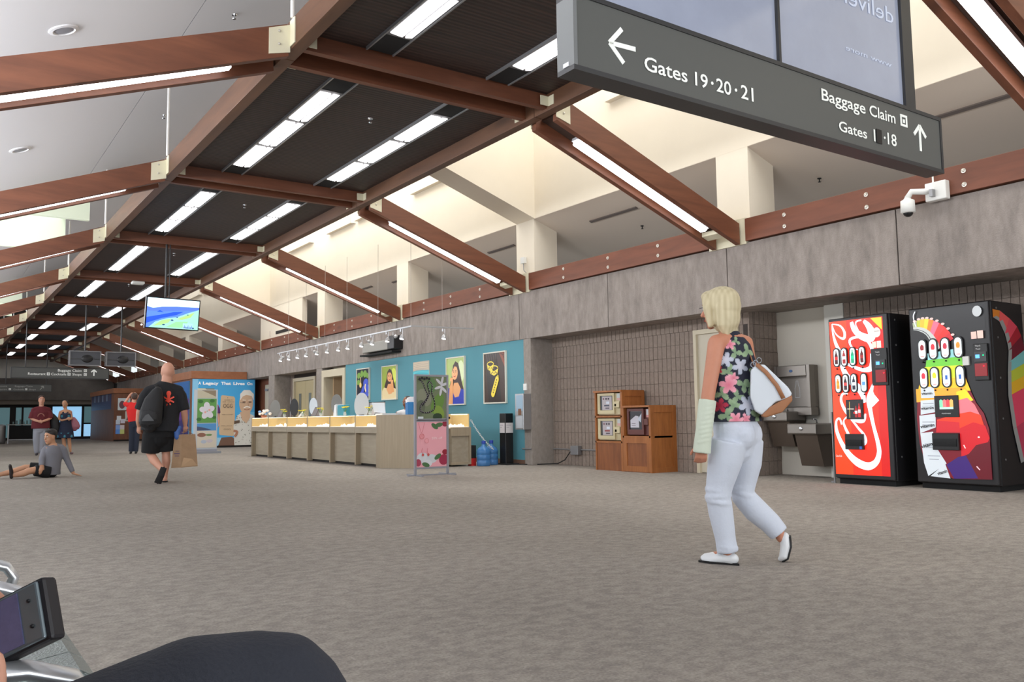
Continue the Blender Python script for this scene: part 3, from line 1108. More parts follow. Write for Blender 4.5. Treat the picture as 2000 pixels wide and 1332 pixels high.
f = sign_box('direction_sign', 2.43, 5.53, 33.9, 2.48, 2.87, 'grey hanging sign reading Baggage Claim, Restaurant, Cocktails, Shops over the distant people')
yy = 33.898
ft = lambda b, x, z, w, h=0.085: text_mesh(b, w, h, M_SIGNTXT, 'lettering', f, (x, yy, z), XD, ZD, 0.003, 0.006)
ft('Baggage Claim', 3.87, 2.735, 0.76)
ft('Restaurant', 2.95, 2.60, 0.54)
ft('Cocktails', 3.66, 2.60, 0.48)
ft('Shops', 4.33, 2.60, 0.30)
for x in (3.53, 4.18, 4.70):
    ring_icon(x, 2.595, 0.095, yy, f)
ring_icon(4.70, 2.735, 0.095, yy, f)
pl_shape('arrow', arrow((5.03, 2.6), (5.03, 2.82), 0.04, 0.09), yy, f, M_SIGNTXT)['kind'] = 'stuff'
MB().cyl((2.87, 33.96, 2.87), 0.02, 1.7).build('hanger', M_SIGNF, f)
f2 = sign_box('direction_sign', 2.2, 4.82, 44.2, 2.36, 2.70, 'smaller dim hanging sign far down the hall at the left edge')
yy = 44.198
MT2 = mat('dim_letter', srgb(160, 160, 156), 0.6)
for (b, x, z, w) in [('Baggage Claim', 3.35, 2.57, 0.7), ('Restaurant', 2.6, 2.43, 0.45), ('Cocktails', 3.3, 2.43, 0.42), ('Shops', 3.9, 2.43, 0.28), ('Rest Rooms', 2.5, 2.57, 0.55)]:
    text_mesh(b, w, 0.07, MT2, 'lettering', f2, (x, yy, z), XD, ZD, 0.003, 0.006)
for x in (3.12, 3.76):
    ring_icon(x, 2.43, 0.08, yy, f2)
pl_shape('arrow', arrow((4.35, 2.45), (4.48, 2.62), 0.03, 0.07), yy, f2, MT2)['kind'] = 'stuff'
for x in (3.0, 4.6):
    MB().cyl((x, 44.25, 2.7), 0.018, 1.85).build('hanger', M_SIGNF, f2)

# television on a ceiling pole
tv = empty('television', (4.1, 18.3, 2.82), 'wide television hanging from a pole and showing a blue and green mountain landscape', 'television')
M_TVF = mat('tv_bezel', srgb(26, 28, 34), 0.3)
c = Vector((4.14, 18.25, 3.10))
ux = Vector((0.985, 0.17, 0.0)).normalized()
uz = (Vector((0, -0.12, 1)) - ux * (Vector((0, -0.12, 1)).dot(ux))).normalized()
un = ux.cross(uz)
MB().obox(c, [ux, uz, un], (0.56, 0.325, 0.03)).build('body', M_TVF, tv, bevel=0.008)
MB().obox(c - un * 0.05 - ux * 0.03, [ux, uz, un], (0.5, 0.28, 0.05)).build('back_housing', mat('tv_back', srgb(70, 74, 74), 0.5), tv)
P = Print(c - ux * 0.535 - uz * 0.30 + un * 0.031, ux, uz)
W, Hh = 1.07, 0.60
P.rect(0, 0, W, Hh, srgb(88, 130, 240))
P.poly([(0, Hh), (0, .42), (.12, .395), (.3, .43), (.6, .455), (W, .47), (W, Hh)], srgb(214, 246, 255))
P.poly([(0, .42), (.12, .395), (.3, .43), (.6, .455), (W, .47), (W, .40), (.7, .38), (.35, .34), (0, .33)], srgb(84, 116, 226))
P.poly([(.2, .32), (.26, .36), (.34, .32)], srgb(40, 84, 215))
P.poly([(0, .20), (.25, .26), (.55, .34), (.75, .36), (.6, .28), (.3, .2), (0, .08)], srgb(40, 82, 220))
P.poly([(.05, .0), (.18, .12), (.40, .2), (.62, .24), (.85, .34), (W, .42), (W, 0)], srgb(150, 205, 190))
P.poly([(.14, .03), (.3, .15), (.5, .2), (.45, .12), (.3, .06)], srgb(160, 220, 130))
P.poly([(.62, .2), (.8, .28), (.98, .36), (.9, .25), (.72, .19)], srgb(165, 222, 120))
P.poly([(.4, .02), (.6, .14), (.85, .16), (.8, .03)], srgb(140, 215, 150))
for (u, v, r) in [(.52, .17, .03), (.62, .235, .02), (.84, .3, .02), (.35, .07, .03), (.86, .06, .05), (.95, .03, .04)]:
    P.disc(u, v, r, srgb(40, 70, 120), r * .45)
P.rect(.75, .01, .95, .12, srgb(160, 205, 240))
for i in range(7):
    P.poly([(.77 + i * .025, .02), (.785 + i * .025, .10 - .02 * (i % 3)), (.79 + i * .025, .02)], srgb(40, 60, 120))
P.build('screen', tv, print_mat('screen_glow', 1.0, 0.2))
MB().cyl((4.02, 18.36, 3.3), 0.022, 1.26).cyl((4.09, 18.36, 3.3), 0.012, 1.26).build('pole', M_SIGNF, tv)['kind'] = 'stuff'
MB().obox(c - un * 0.11 + uz * 0.1, [ux, uz, un], (0.09, 0.12, 0.03)).build('bracket', M_SIGNF, tv)
MB().ell(c - ux * 0.6 - uz * 0.26 - un * 0.02, 0.018).build('indicator', mat('white_led', (1, 1, 1), emis=((0.9, 1, 0.95), 2.0)), tv)

# pair of dark flight information monitors further away
for (x0, x1, w) in [(3.58, 4.46, 'left'), (4.6, 5.46, 'right')]:
    t = empty('information_monitor', ((x0 + x1) / 2, 28.8, 2.66), 'dark grey framed hanging monitor box, %s one of the pair beyond the television' % w, 'monitor', 'hanging monitor boxes')
    box('case', x0, x1, 28.8, 29.05, 2.66, 3.09, mat('smoked_panel', srgb(66, 68, 74), 0.2), t)
    for (a, b, cc_, d) in [(x0, x1, 3.07, 3.1), (x0, x1, 2.64, 2.67), (x0, x0 + .03, 2.67, 3.07), (x1 - .03, x1, 2.67, 3.07)]:
        box('frame', a, b, 28.77, 28.8, cc_, d, mat('pewter', srgb(128, 128, 130), 0.4, 0.4), t)
    MB().cyl((x0 + 0.45, 28.95, 3.09), 0.025, 1.5).build('pole', M_SIGNF, t)
    MB().ell(((x0 + x1) / 2 + .05, 28.78, 2.86), (0.16, 0.03, 0.12)).build('camera_mount', M_BLACK, t)
    box('shelf', x0 + .05, x1 - .05, 28.785, 28.8, 2.84, 2.86, M_SIGNF, t)

# security camera on the timber
cc1 = empty('security_camera', (9.3, 5.1, 3.2), 'white security camera with a black dome on the timber beam at the right', 'camera')
M_WP = mat('white_enamel', srgb(226, 226, 222), 0.35)
box('wall_plate', 9.22, 9.31, 4.86, 5.1, 3.24, 3.45, M_WP, cc1, bevel=0.01)
MB().tube([(9.24, 5.0, 3.36), (9.2, 5.1, 3.36), (9.12, 5.2, 3.37), (9.1, 5.24, 3.30)], 0.035, 10).build('arm', M_WP, cc1, smooth=True)
MB().lathe((9.1, 5.24, 3.31), [(0.03, 0), (0.04, -.02), (0.075, -.04), (0.078, -.17), (0.06, -.18)], 20).build('housing', M_WP, cc1, smooth=True)
MB().ell((9.1, 5.24, 3.135), (0.055, 0.055, 0.05)).build('dome', M_BLACK, cc1, smooth=True)
MB().cyl((9.26, 5.02, 3.45), 0.01, 0.12).build('conduit', M_WP, cc1)
box('gusset', 9.16, 9.24, 4.98, 5.02, 3.28, 3.36, M_STEELG, cc1)
# small sensor box on the pier
sb = empty('sensor_box', (9.48, 13.3, 3.9), 'small pale sensor box with a cable on the cream pier beside the second rafter', 'sensor')
box('case', 9.44, 9.5, 13.22, 13.34, 3.86, 3.98, M_WP, sb)
MB().tube([(9.47, 13.28, 3.86), (9.46, 13.26, 3.72), (9.46, 13.15, 3.64), (9.4, 13.0, 3.62)], 0.008, 6).build('cable', M_STEELG, sb)

# ================================================================== VENDING MACHINES
RED, WHT = srgb(226, 44, 26), srgb(226, 236, 246)


def bottle(P, u, v, h, col, lab, w=None):
    w = w or h * 0.3
    P.poly([(u - w / 2, v - h / 2), (u + w / 2, v - h / 2), (u + w / 2, v + h * .08), (u + w * .42, v + h * .2), (u + w * .16, v + h * .36), (u + w * .16, v + h / 2),
            (u - w * .16, v + h / 2), (u - w * .16, v + h * .36), (u - w * .42, v + h * .2), (u - w / 2, v + h * .08)], col)
    P.rect(u - w * .48, v - h * .18, u + w * .48, v + h * .06, lab)


def button_oval(parent, y, z, h, w, x, items, idx, lit):
    b = empty('select_button', (x, y, z))
    b.parent = parent
    b.location = Vector((x, y, z)) - parent.location
    pts = []
    r = w / 2
    for k in range(9):
        a = PI * k / 8
        pts.append((math.cos(a) * r, h / 2 - r + math.sin(a) * r))
    for k in range(9):
        a = PI + PI * k / 8
        pts.append((math.cos(a) * r, -h / 2 + r + math.sin(a) * r))
    MB().prism([(x - 0.002, y - u, z + v) for u, v in pts], (-0.018, 0, 0)).build('bezel', M_BLACK, b)
    P = Print((x - 0.020, y, z), YD, ZD)
    P.poly([(u * .74, v * .88) for u, v in pts], srgb(226, 240, 244))
    items(P, idx)
    P.build('label', b, lit)
    MB().ell((x - 0.012, y, z - h / 2 - 0.022), (0.014, 0.011, 0.011), n=8).build('push_knob', M_BLACK, b)


def vending(x, y0, y1, z1, depth, label, gname):
    v = empty(gname, (x, (y0 + y1) / 2, 0), label, 'vending machine', 'vending machines')
    mb = MB()
    mb.box(x + 0.05, x + depth, y0, y1, 0.06, z1)
    mb.build('cabinet', mat('vending_black', srgb(24, 24, 27), 0.4), v, bevel=0.012)
    box('door_shell', x + 0.002, x + 0.05, y0 + 0.005, y1 - 0.005, 0.07, z1 - 0.004, mat('vending_door_black', srgb(30, 29, 32), 0.35), v, bevel=0.012)
    box('plinth', x + 0.06, x + depth - 0.05, y0 + 0.03, y1 - 0.03, 0.0, 0.065, M_BLACKM, v)
    for zz in (0.35, 0.8, 1.25, 1.7, z1 - 0.08):
        MB().cyl((x + 0.16, y0, zz), 0.012, 0.004, (0, -1, 0), 8).build('rivet', M_STEELG, v)
    return v


V1 = vending(9.55, 5.84, 6.66, 2.09, 0.78, 'red and white lit soft drink vending machine beside the drinking fountain', 'vending_machine')
pw, ph = 0.74, 1.93
P = Print((9.552, 6.64, 0.12), YD, ZD)
P.wf = 0.74


def U(pts):
    return [(a * pw, b * ph) for a, b in pts]


P.rect(0, 0, pw, ph, RED)
for (a, b, c_) in [(0, .33, srgb(240, 62, 24)), (.85, 1.0, srgb(190, 28, 26))]:
    P.rect(a * pw, 0, b * pw, ph, c_)
P.stroke(U([(0.052, 0.985), (0.209, 0.969), (0.289, 0.923), (0.275, 0.885), (0.202, 0.89), (0.11, 0.924), (0.052, 0.985)]), [.012, .03, .045, .05, .03, .02, .012], WHT)
P.stroke(U([(0.052, 0.985), (0.067, 0.921), (0.114, 0.851), (0.193, 0.789), (0.222, 0.72)]), [.01, .035, .06, .06, .05], WHT)
P.stroke(U([(0.43, 0.985), (0.47, 0.94), (0.56, 0.90), (0.68, 0.875), (0.79, 0.87), (0.79, 0.91), (0.74, 0.95), (0.66, 0.985)]), [.06, .09, .11, .13, .12, .13, .1, .05], WHT)
P.stroke(U([(0.62, 0.99), (0.53, 0.985), (0.51, 0.965), (0.55, 0.93)]), [.02, .03, .02, .02], WHT)
P.stroke(U([(0.82, 0.72), (0.788, 0.80), (0.712, 0.853), (0.553, 0.882), (0.41, 0.876), (0.38, 0.853), (0.424, 0.82), (0.53, 0.80)]), [.08, .06, .05, .04, .045, .04, .03, .01], WHT)
P.stroke(U([(0.80, 0.77), (0.79, 0.70), (0.719, 0.672), (0.578, 0.672), (0.395, 0.7), (0.23, 0.73)]), [.10, .12, .09, .06, .05, .04], WHT)
P.stroke(U([(0.172, 0.78), (0.208, 0.712), (0.286, 0.642), (0.406, 0.589), (0.546, 0.536), (0.605, 0.46)]), [.03, .08, .10, .12, .12, .05], WHT)
P.stroke(U([(0.30, 0.52), (0.20, 0.52), (0.165, 0.475), (0.25, 0.405), (0.42, 0.352), (0.565, 0.345), (0.61, 0.39)]), [.02, .04, .05, .06, .07, .06, .03], WHT)
P.stroke(U([(0.198, 0.351), (0.284, 0.373), (0.365, 0.345), (0.466, 0.298), (0.565, 0.255), (0.59, 0.212), (0.498, 0.186), (0.355, 0.212), (0.255, 0.273), (0.196, 0.325), (0.198, 0.351)]),
         [.02, .03, .035, .04, .045, .05, .04, .05, .05, .04, .02], WHT)
P.stroke(U([(0.155, 0.322), (0.12, 0.36), (0.055, 0.345), (0.05, 0.285), (0.13, 0.205), (0.264, 0.130), (0.428, 0.078), (0.612, 0.058), (0.756, 0.085), (0.821, 0.144), (0.806, 0.212), (0.745, 0.314), (0.70, 0.416), (0.69, 0.483), (0.75, 0.549), (0.79, 0.59)]),
         [.03, .035, .035, .06, .075, .10, .13, .13, .10, .08, .07, .06, .075, .10, .06, .01], WHT)
P.poly(U([(0.74, 0.56), (0.79, 0.51), (0.87, 0.473), (0.77, 0.44), (0.70, 0.42), (0.66, 0.48)]), WHT)
P.poly(U([(0.787, 0.996), (0.985, 0.995), (0.985, 0.915)]), srgb(240, 196, 40))
P.disc(.889 * pw, .902 * ph, .05, srgb(206, 200, 196), .062)
P.rect(.797 * pw, .805 * ph, .870 * pw, .845 * ph, srgb(240, 196, 178))
P.rect(.880 * pw, .803 * ph, .957 * pw, .847 * ph, srgb(240, 200, 186))
P.build('artwork', V1, M_PRINTL)
text_mesh('Coca-Cola', 0.085, 0.028, mat('print_white', srgb(240, 240, 240), 0.5, emis=((1, 1, 1), 0.5)), 'lettering', V1, (9.538, 6.62, 0.335), YD, ZD, 0.003)
text_mesh('COLD DRINKS', 0.07, 0.012, M_BLACKM, 'lettering', V1, (9.538, 6.01, 1.868), YD, ZD, 0.003)


def items1(P, i):
    cols = [(srgb(70, 18, 20), srgb(190, 30, 30)), (srgb(150, 40, 40), srgb(230, 232, 235)), (srgb(30, 150, 110), srgb(20, 190, 140)), (srgb(90, 22, 24), srgb(150, 30, 34)),
            (srgb(240, 130, 40), srgb(245, 150, 50)), (srgb(50, 20, 26), srgb(190, 60, 60)), (srgb(30, 30, 46), srgb(210, 214, 220)), (srgb(180, 214, 236), srgb(80, 140, 190))]
    a, b = cols[i]
    bottle(P, 0, 0, 0.165 if i != 4 else 0.13, a, b, 0.044)


k = 0
for (v, us) in [(0.76, (0.131, 0.279, 0.441, 0.615)), (0.588, (0.14, 0.283, 0.441, 0.625))]:
    for u in us:
        button_oval(V1, 6.64 - u * pw, 0.12 + v * ph, 0.245, 0.092, 9.545, items1, k, M_PRINTL)
        k += 1
# drinks picture panel, delivery slot, payment panel
sx = lambda u: 6.64 - u * pw
sz = lambda v: 0.12 + v * ph
q = box('picture_frame', 9.53, 9.55, sx(.583), sx(.267), sz(.355), sz(.482), M_BLACK, V1, 0.004)
P = Print((9.529, sx(.267), sz(.355)), YD, ZD)
P.rect(.012, .012, .222, .233, srgb(24, 18, 20))
P.stroke([(.05, .02), (.052, .22)], .006, srgb(210, 190, 90))
P.stroke([(.02, .13), (.11, .128)], .008, srgb(230, 200, 190))
bottle(P, .14, .095, .14, srgb(150, 20, 24), srgb(230, 230, 230), .036)
bottle(P, .185, .11, .17, srgb(180, 24, 28), srgb(240, 180, 180), .036)
P.disc(.115, .08, .014, srgb(190, 40, 40))
P.build('picture', q, M_PRINTL)
q = box('delivery_hatch', 9.515, 9.55, sx(.568), sx(.228), sz(.162), sz(.262), M_BLACK, V1, 0.006)
box('hatch_flap', 9.508, 9.515, sx(.55), sx(.245), sz(.185), sz(.225), mat('flap_smoke', srgb(10, 10, 12), 0.15), q)
box('hatch_sticker', 9.512, 9.515, sx(.545), sx(.50), sz(.165), sz(.183), mat('blue_sticker', srgb(60, 110, 200), 0.5), q)
q = box('payment_panel', 9.52, 9.552, 5.853, sx(.783), sz(.566), sz(.799), M_BLACK, V1, 0.006)
MPW = mat('panel_print', srgb(220, 220, 220), 0.5, emis=((1, 1, 1), 0.15))
text_mesh('Thank', 0.06, 0.016, MPW, 'lettering', q, (9.519, 6.0, 1.61), YD, ZD, 0.002)
text_mesh('You!', 0.05, 0.016, MPW, 'lettering', q, (9.519, 5.99, 1.575), YD, ZD, 0.002)
box('card_reader', 9.505, 9.52, 5.87, 6.0, 1.42, 1.52, mat('reader_grey', srgb(58, 58, 62), 0.3), q)
box('display', 9.502, 9.506, 5.94, 5.985, 1.46, 1.50, mat('lcd_blue', srgb(90, 160, 240), 0.3, emis=(srgb(90, 170, 250), 1.2)), q)
MB().ell((9.504, 5.90, 1.475), 0.008, n=8).build('green_light', mat('led_green', (0, 1, .3), emis=((0, 1, .25), 2.0)), q)
box('note_slot', 9.505, 9.52, 5.87, 6.0, 1.25, 1.40, mat('note_slot_red', srgb(120, 24, 30), 0.3, emis=(srgb(190, 20, 30), .25)), q)
MB().ell((9.504, 5.89, 1.36), 0.008, n=8).build('red_light', mat('led_red', (1, 0, 0), emis=((1, .02, .05), 2.0)), q)

V2 = vending(9.65, 4.69, 5.63, 2.11, 0.80, 'tall black vitamin water vending machine with rainbow bottles, at the right edge', 'vending_machine')
pw, ph = 0.86, 1.95
P = Print((9.652, 5.60, 0.12), YD, ZD)
P.rect(0, 0, pw, ph, srgb(20, 19, 22))
# bottle fan
fan = [(0.023, 0.934), (0.088, 0.949), (0.141, 0.955), (0.204, 0.956), (0.265, 0.953), (0.335, 0.94), (0.413, 0.923), (0.49, 0.896), (0.555, 0.861), (0.60, 0.82)]
fin = [(0.03, 0.901), (0.085, 0.902), (0.13, 0.897), (0.18, 0.89), (0.225, 0.878), (0.264, 0.862), (0.306, 0.837), (0.34, 0.812), (0.36, 0.79), (0.37, 0.76)]
fcol = [srgb(170, 180, 150), srgb(190, 200, 60), srgb(220, 190, 50), srgb(235, 215, 60), srgb(240, 130, 40), srgb(240, 110, 140), srgb(236, 50, 50), srgb(225, 40, 34), srgb(200, 30, 44), srgb(150, 20, 44)]
for i in range(9):
    a, b, c_, d = fan[i], fan[i + 1], fin[i + 1], fin[i]
    m = lambda p, q_, t: (p[0] + (q_[0] - p[0]) * t, p[1] + (q_[1] - p[1]) * t)
    P.poly(U([m(d, a, .1), m(d, a, .93), m(c_, b, .93), m(c_, b, .1)]), fcol[i])
    e0, e1 = m(a, b, .25), m(a, b, .75)
    P.disc((a[0] + b[0]) / 2 * pw, (a[1] + b[1]) / 2 * ph, .022, srgb(226, 196, 190), .014)
    P.poly(U([m(d, a, -.35), m(d, a, .1), m(c_, b, .1), m(c_, b, -.35)]), srgb(196, 200, 196))
    P.poly(U([m(d, a, -.25), m(d, a, -.18), m(c_, b, -.18), m(c_, b, -.25)]), srgb(70, 70, 76))
P.poly(U([(0.24, 0.72), (0.66, 0.72), (0.70, 0.62), (0.75, 0.53), (0.83, 0.44), (0.92, 0.38), (0.975, 0.29), (0.975, 0.009), (0.467, 0.004), (0.10, 0.09), (0.04, 0.20), (0.02, 0.35), (0.04, 0.46), (0.11, 0.55), (0.2, 0.63)]), srgb(120, 16, 34))
P.poly(U([(0.22, 0.74), (0.66, 0.76), (0.67, 0.70), (0.22, 0.69)]), srgb(150, 210, 214))
P.poly(U([(0.20, 0.70), (0.68, 0.71), (0.69, 0.66), (0.18, 0.65)]), srgb(110, 200, 60))
P.poly(U([(0.17, 0.66), (0.69, 0.66), (0.71, 0.58), (0.15, 0.58)]), srgb(214, 226, 50))
P.poly(U([(0.10, 0.585), (0.71, 0.59), (0.77, 0.51), (0.06, 0.52)]), srgb(246, 200, 40))
P.poly(U([(0.03, 0.53), (0.70, 0.53), (0.77, 0.475), (0.03, 0.45)]), srgb(248, 170, 50))
P.poly(U([(0.58, 0.505), (0.70, 0.52), (0.80, 0.455), (0.70, 0.44), (0.59, 0.45)]), srgb(240, 214, 40))
P.poly(U([(0.58, 0.455), (0.72, 0.47), (0.81, 0.43), (0.87, 0.37), (0.6, 0.36)]), srgb(244, 120, 130))
P.poly(U([(0.55, 0.375), (0.75, 0.39), (0.88, 0.37), (0.92, 0.30), (0.60, 0.29), (0.30, 0.31), (0.30, 0.345)]), srgb(238, 60, 30))
P.poly(U([(0.30, 0.34), (0.60, 0.33), (0.60, 0.27), (0.28, 0.27)]), srgb(204, 34, 44))
P.poly(U([(0.60, 0.295), (0.78, 0.33), (0.93, 0.31), (0.975, 0.24), (0.93, 0.20), (0.76, 0.175), (0.70, 0.14), (0.60, 0.13)]), srgb(204, 24, 36))
P.poly(U([(0.60, 0.13), (0.70, 0.15), (0.80, 0.20), (0.975, 0.22), (0.975, 0.01), (0.7, 0.005)]), srgb(96, 12, 28))
P.poly(U([(0.395, 0.083), (0.56, 0.13), (0.66, 0.14), (0.80, 0.012), (0.487, 0.004)]), srgb(58, 30, 110))
P.disc(.84 * pw, .245 * ph, .012, srgb(250, 240, 240), .008)
P.stroke(U([(.64, .20), (.66, .18)]), .012, srgb(250, 220, 220))
P.stroke(U([(.79, .08), (.83, .06)]), .012, srgb(240, 200, 210))
LBL = srgb(206, 214, 220)
rows = [[(0.10, 0.545), (0.28, 0.54), (0.30, 0.475), (0.10, 0.475)], [(0.09, 0.46), (0.285, 0.465), (0.29, 0.39), (0.08, 0.375)], [(0.06, 0.37), (0.29, 0.38), (0.28, 0.30), (0.06, 0.265)],
        [(0.06, 0.265), (0.24, 0.275), (0.25, 0.2), (0.40, 0.09), (0.14, 0.012), (0.09, 0.09)], [(0.17, 0.012), (0.38, 0.09), (0.44, 0.004)]]
for r_ in rows:
    P.poly(U(r_), LBL)
for (u0, v0, u1, v1) in [(0.12, .44, .27, .444), (.11, .425, .27, .428), (.10, .33, .27, .334), (.10, .315, .27, .318), (.12, .20, .23, .204), (.13, .18, .25, .184), (.15, .13, .32, .134), (.17, .11, .3, .114)]:
    P.rect(u0 * pw, v0 * ph, u1 * pw, v1 * ph, srgb(150, 156, 164))
P.stroke(U([(0.084, 1.0), (0.056, 0.974), (0.066, 0.936), (0.087, 0.907)]), .012, srgb(240, 244, 250))
P.disc(.918 * pw, .962 * ph, .052, srgb(190, 194, 196), .062)
P.rect(.825 * pw, .805 * ph, .895 * pw, .846 * ph, srgb(232, 190, 178))
P.rect(.905 * pw, .805 * ph, .98 * pw, .85 * ph, srgb(232, 196, 184))
P.build('artwork', V2, print_mat('soft_backlit_print', 0.42, 0.3))
MV = mat('vitamin_black', srgb(24, 24, 30), 0.5)
for (u, v, dx, dz, w, h) in [(.115, .495, 1, .02, .13, .028), (.095, .405, 1, .06, .155, .032), (.075, .295, 1, .14, .17, .036), (.075, .175, 1, .30, .19, .04), (.28, .02, 1, .35, .12, .036)]:
    text_mesh('vitamin', w, h, MV, 'lettering', V2, (9.622, 5.60 - u * pw, 0.12 + v * ph), (0, -dx, dz), (0, dz, dx), 0.001, 0.03)


def items2(P, i):
    cols = [srgb(140, 30, 40), srgb(206, 40, 54), srgb(180, 40, 60), srgb(220, 130, 40), srgb(220, 40, 60), srgb(236, 200, 40), srgb(220, 228, 240), srgb(216, 228, 240)]
    P.disc(0, .02, .024, cols[i], .04)
    P.rect(-.022, -.06, .022, -.01, srgb(235, 238, 238))
    if i > 5:
        P.rect(-.014, -.03, .014, .02, srgb(40, 90, 170))
    P.rect(-.022, -.085, .022, -.078, srgb(180, 60, 50))


k = 0
for (v, us) in [(0.765, (0.156, 0.307, 0.473, 0.648)), (0.595, (0.154, 0.306, 0.47, 0.652))]:
    for u in us:
        button_oval(V2, 5.60 - u * pw, 0.12 + v * ph, 0.25, 0.11, 9.645, items2, k, M_PRINTL)
        k += 1
sx = lambda u: 5.60 - u * pw
sz = lambda v: 0.12 + v * ph
q = box('picture_frame', 9.62, 9.65, sx(.61), sx(.288), sz(.36), sz(.486), M_BLACK, V2, 0.004)
P = Print((9.619, sx(.288), sz(.36)), YD, ZD)
for i, c_ in enumerate([srgb(120, 200, 160), srgb(226, 110, 110), srgb(200, 60, 70), srgb(220, 170, 90)]):
    P.poly([(.06 + i * .04, .11), (.1 + i * .04, .11), (.1 + i * .04, .19), (.08 + i * .04, .205), (.06 + i * .04, .19)], c_)
P.rect(.06, .09, .22, .115, srgb(170, 200, 190))
P.build('picture', q, M_PRINTL)
text_mesh('vitaminwater', 0.11, 0.018, MPW, 'lettering', q, (9.618, sx(.288) - .08, sz(.36) + .035), YD, ZD, 0.002)
q = box('delivery_hatch', 9.60, 9.65, sx(.596), sx(.24), sz(.168), sz(.266), M_BLACK, V2, 0.006)
box('hatch_flap', 9.593, 9.60, sx(.57), sx(.26), sz(.19), sz(.235), mat('flap_smoke', srgb(10, 10, 12), 0.15), q)
q = box('payment_panel', 9.62, 9.652, 4.72, sx(.845), sz(.566), sz(.775), M_BLACK, V2, 0.006)
text_mesh('Thank', 0.06, 0.018, MPW, 'lettering', q, (9.619, 4.85, 1.60), YD, ZD, 0.002)
text_mesh('You!', 0.05, 0.018, MPW, 'lettering', q, (9.619, 4.845, 1.565), YD, ZD, 0.002)
box('card_reader', 9.605, 9.62, 4.73, 4.86, 1.43, 1.54, mat('reader_grey', srgb(58, 58, 62), 0.3), q)
box('display', 9.602, 9.606, 4.80, 4.845, 1.47, 1.51, MATS['lcd_blue'], q)
MB().ell((9.604, 4.76, 1.50), 0.008, n=8).build('green_light', MATS['led_green'], q)
box('note_slot', 9.605, 9.62, 4.73, 4.86, 1.27, 1.41, MATS['note_slot_red'], q)
MB().ell((9.604, 4.76, 1.38), 0.008, n=8).build('red_light', MATS['led_red'], q)
q = MB().box(9.62, 9.65, 4.93, 5.0, 1.40, 1.50).build('note_holder', M_WP, V2)
# side artwork of the second machine, on the face turned to the camera
P = Print((9.70, 4.688, 0.10), XD, ZD)
so = [(0.035, 0.956), (0.252, 0.952), (0.544, 0.913), (0.765, 0.871), (0.88, 0.819), (0.963, 0.741), (0.985, 0.67), (0.985, 0.60), (0.985, 0.534), (0.985, 0.354), (.985, .15)]
si = [(0.033, 0.91), (0.216, 0.891), (0.364, 0.824), (0.42, 0.77), (0.441, 0.73), (0.40, 0.66), (0.369, 0.603), (.35, .54), (0.333, 0.472), (0.417, 0.29), (0.587, 0.10)]
sc_ = [srgb(220, 130, 40), srgb(236, 90, 90), srgb(226, 70, 90), srgb(170, 24, 44), srgb(110, 16, 40), srgb(120, 190, 190), srgb(190, 200, 60), srgb(230, 180, 40), srgb(226, 70, 100), srgb(190, 60, 90)]
for i in range(10):
    a, b, c_, d = so[i], so[i + 1], si[i + 1], si[i]
    P.poly([(a[0] * .73, a[1] * 2.0), (b[0] * .73, b[1] * 2.0), (c_[0] * .73, c_[1] * 2.0), (d[0] * .73, d[1] * 2.0)], sc_[i])
    w_ = .11
    P.poly([(d[0] * .73, d[1] * 2.0), (c_[0] * .73, c_[1] * 2.0), ((c_[0] + w_) * .73, c_[1] * 2.0 + .02), ((d[0] + w_) * .73, d[1] * 2.0 + .02)], srgb(150, 152, 150))
P.build('side_artwork', V2, M_PRINT)

# ================================================================== DRINKING FOUNTAIN
DF = empty('drinking_fountain', (10.2, 7.75, 0.4), 'double steel drinking fountain with bottle filler in the cream alcove, behind the white bag', 'fountain')
M_ST = mat('brushed_steel', srgb(140, 134, 128), 0.35, 0.7)
M_STB = mat('brown_steel', srgb(92, 80, 70), 0.5, 0.3)
box('filler_back', 10.42, 10.5, 7.52, 8.1, 0.98, 1.58, M_ST, DF, 0.008)
box('filler_hood', 10.3, 10.42, 7.58, 8.08, 1.42, 1.58, M_ST, DF, 0.01)
for a in (7.52, 8.08):
    box('filler_cheek', 10.3, 10.42, a, a + 0.05, 0.98, 1.58, M_ST, DF)
box('filler_tray', 10.28, 10.45, 7.5, 8.1, 0.86, 0.98, M_ST, DF, 0.01)
P = Print((10.418, 7.86, 1.12), YD, ZD)
P.stroke([(0, 0), (0.08, 0), (.08, .13), (.06, .18), (.055, .24), (.025, .24), (.02, .18), (0, .13), (0, 0)], .006, srgb(200, 204, 208), 1)
P.build('bottle_mark', DF)
MB().ell((10.298, 7.83, 1.5), (0.006, 0.03, 0.02)).build('sensor', mat('sensor_blue', srgb(70, 100, 150), 0.2), DF)
box('upper_basin', 10.02, 10.45, 7.72, 8.14, 0.78, 0.92, M_ST, DF, 0.02)
MB().prism([(10.1, 7.74, 0.78), (10.45, 7.74, 0.78), (10.45, 7.74, 0.42), (10.22, 7.74, 0.42)], (0, 0.38, 0)).build('upper_skirt', M_STB, DF)
box('lower_basin', 9.98, 10.45, 7.22, 7.7, 0.60, 0.75, M_ST, DF, 0.02)
MB().prism([(10.05, 7.26, 0.60), (10.45, 7.26, 0.60), (10.45, 7.26, 0.16), (10.18, 7.26, 0.16)], (0, 0.36, 0)).build('lower_skirt', M_STB, DF)
for (x, y, z) in [(9.98, 7.46, 0.68), (10.02, 7.93, 0.85)]:
    MB().lathe((x, y, z), [(0.028, 0), (0.028, 0.012), (0.02, 0.02), (0.004, 0.022)], 12, ax=(-1, 0, 0)).build('push_button', M_CHROME, DF)
for (x, y, z) in [(10.2, 7.36, 0.75), (10.22, 7.85, 0.92)]:
    MB().tube([(x, y, z), (x, y, z + 0.04), (x - .02, y + .01, z + 0.06), (x - .05, y + .02, z + 0.055)], 0.011, 8).build('bubbler', M_CHROME, DF, smooth=True)
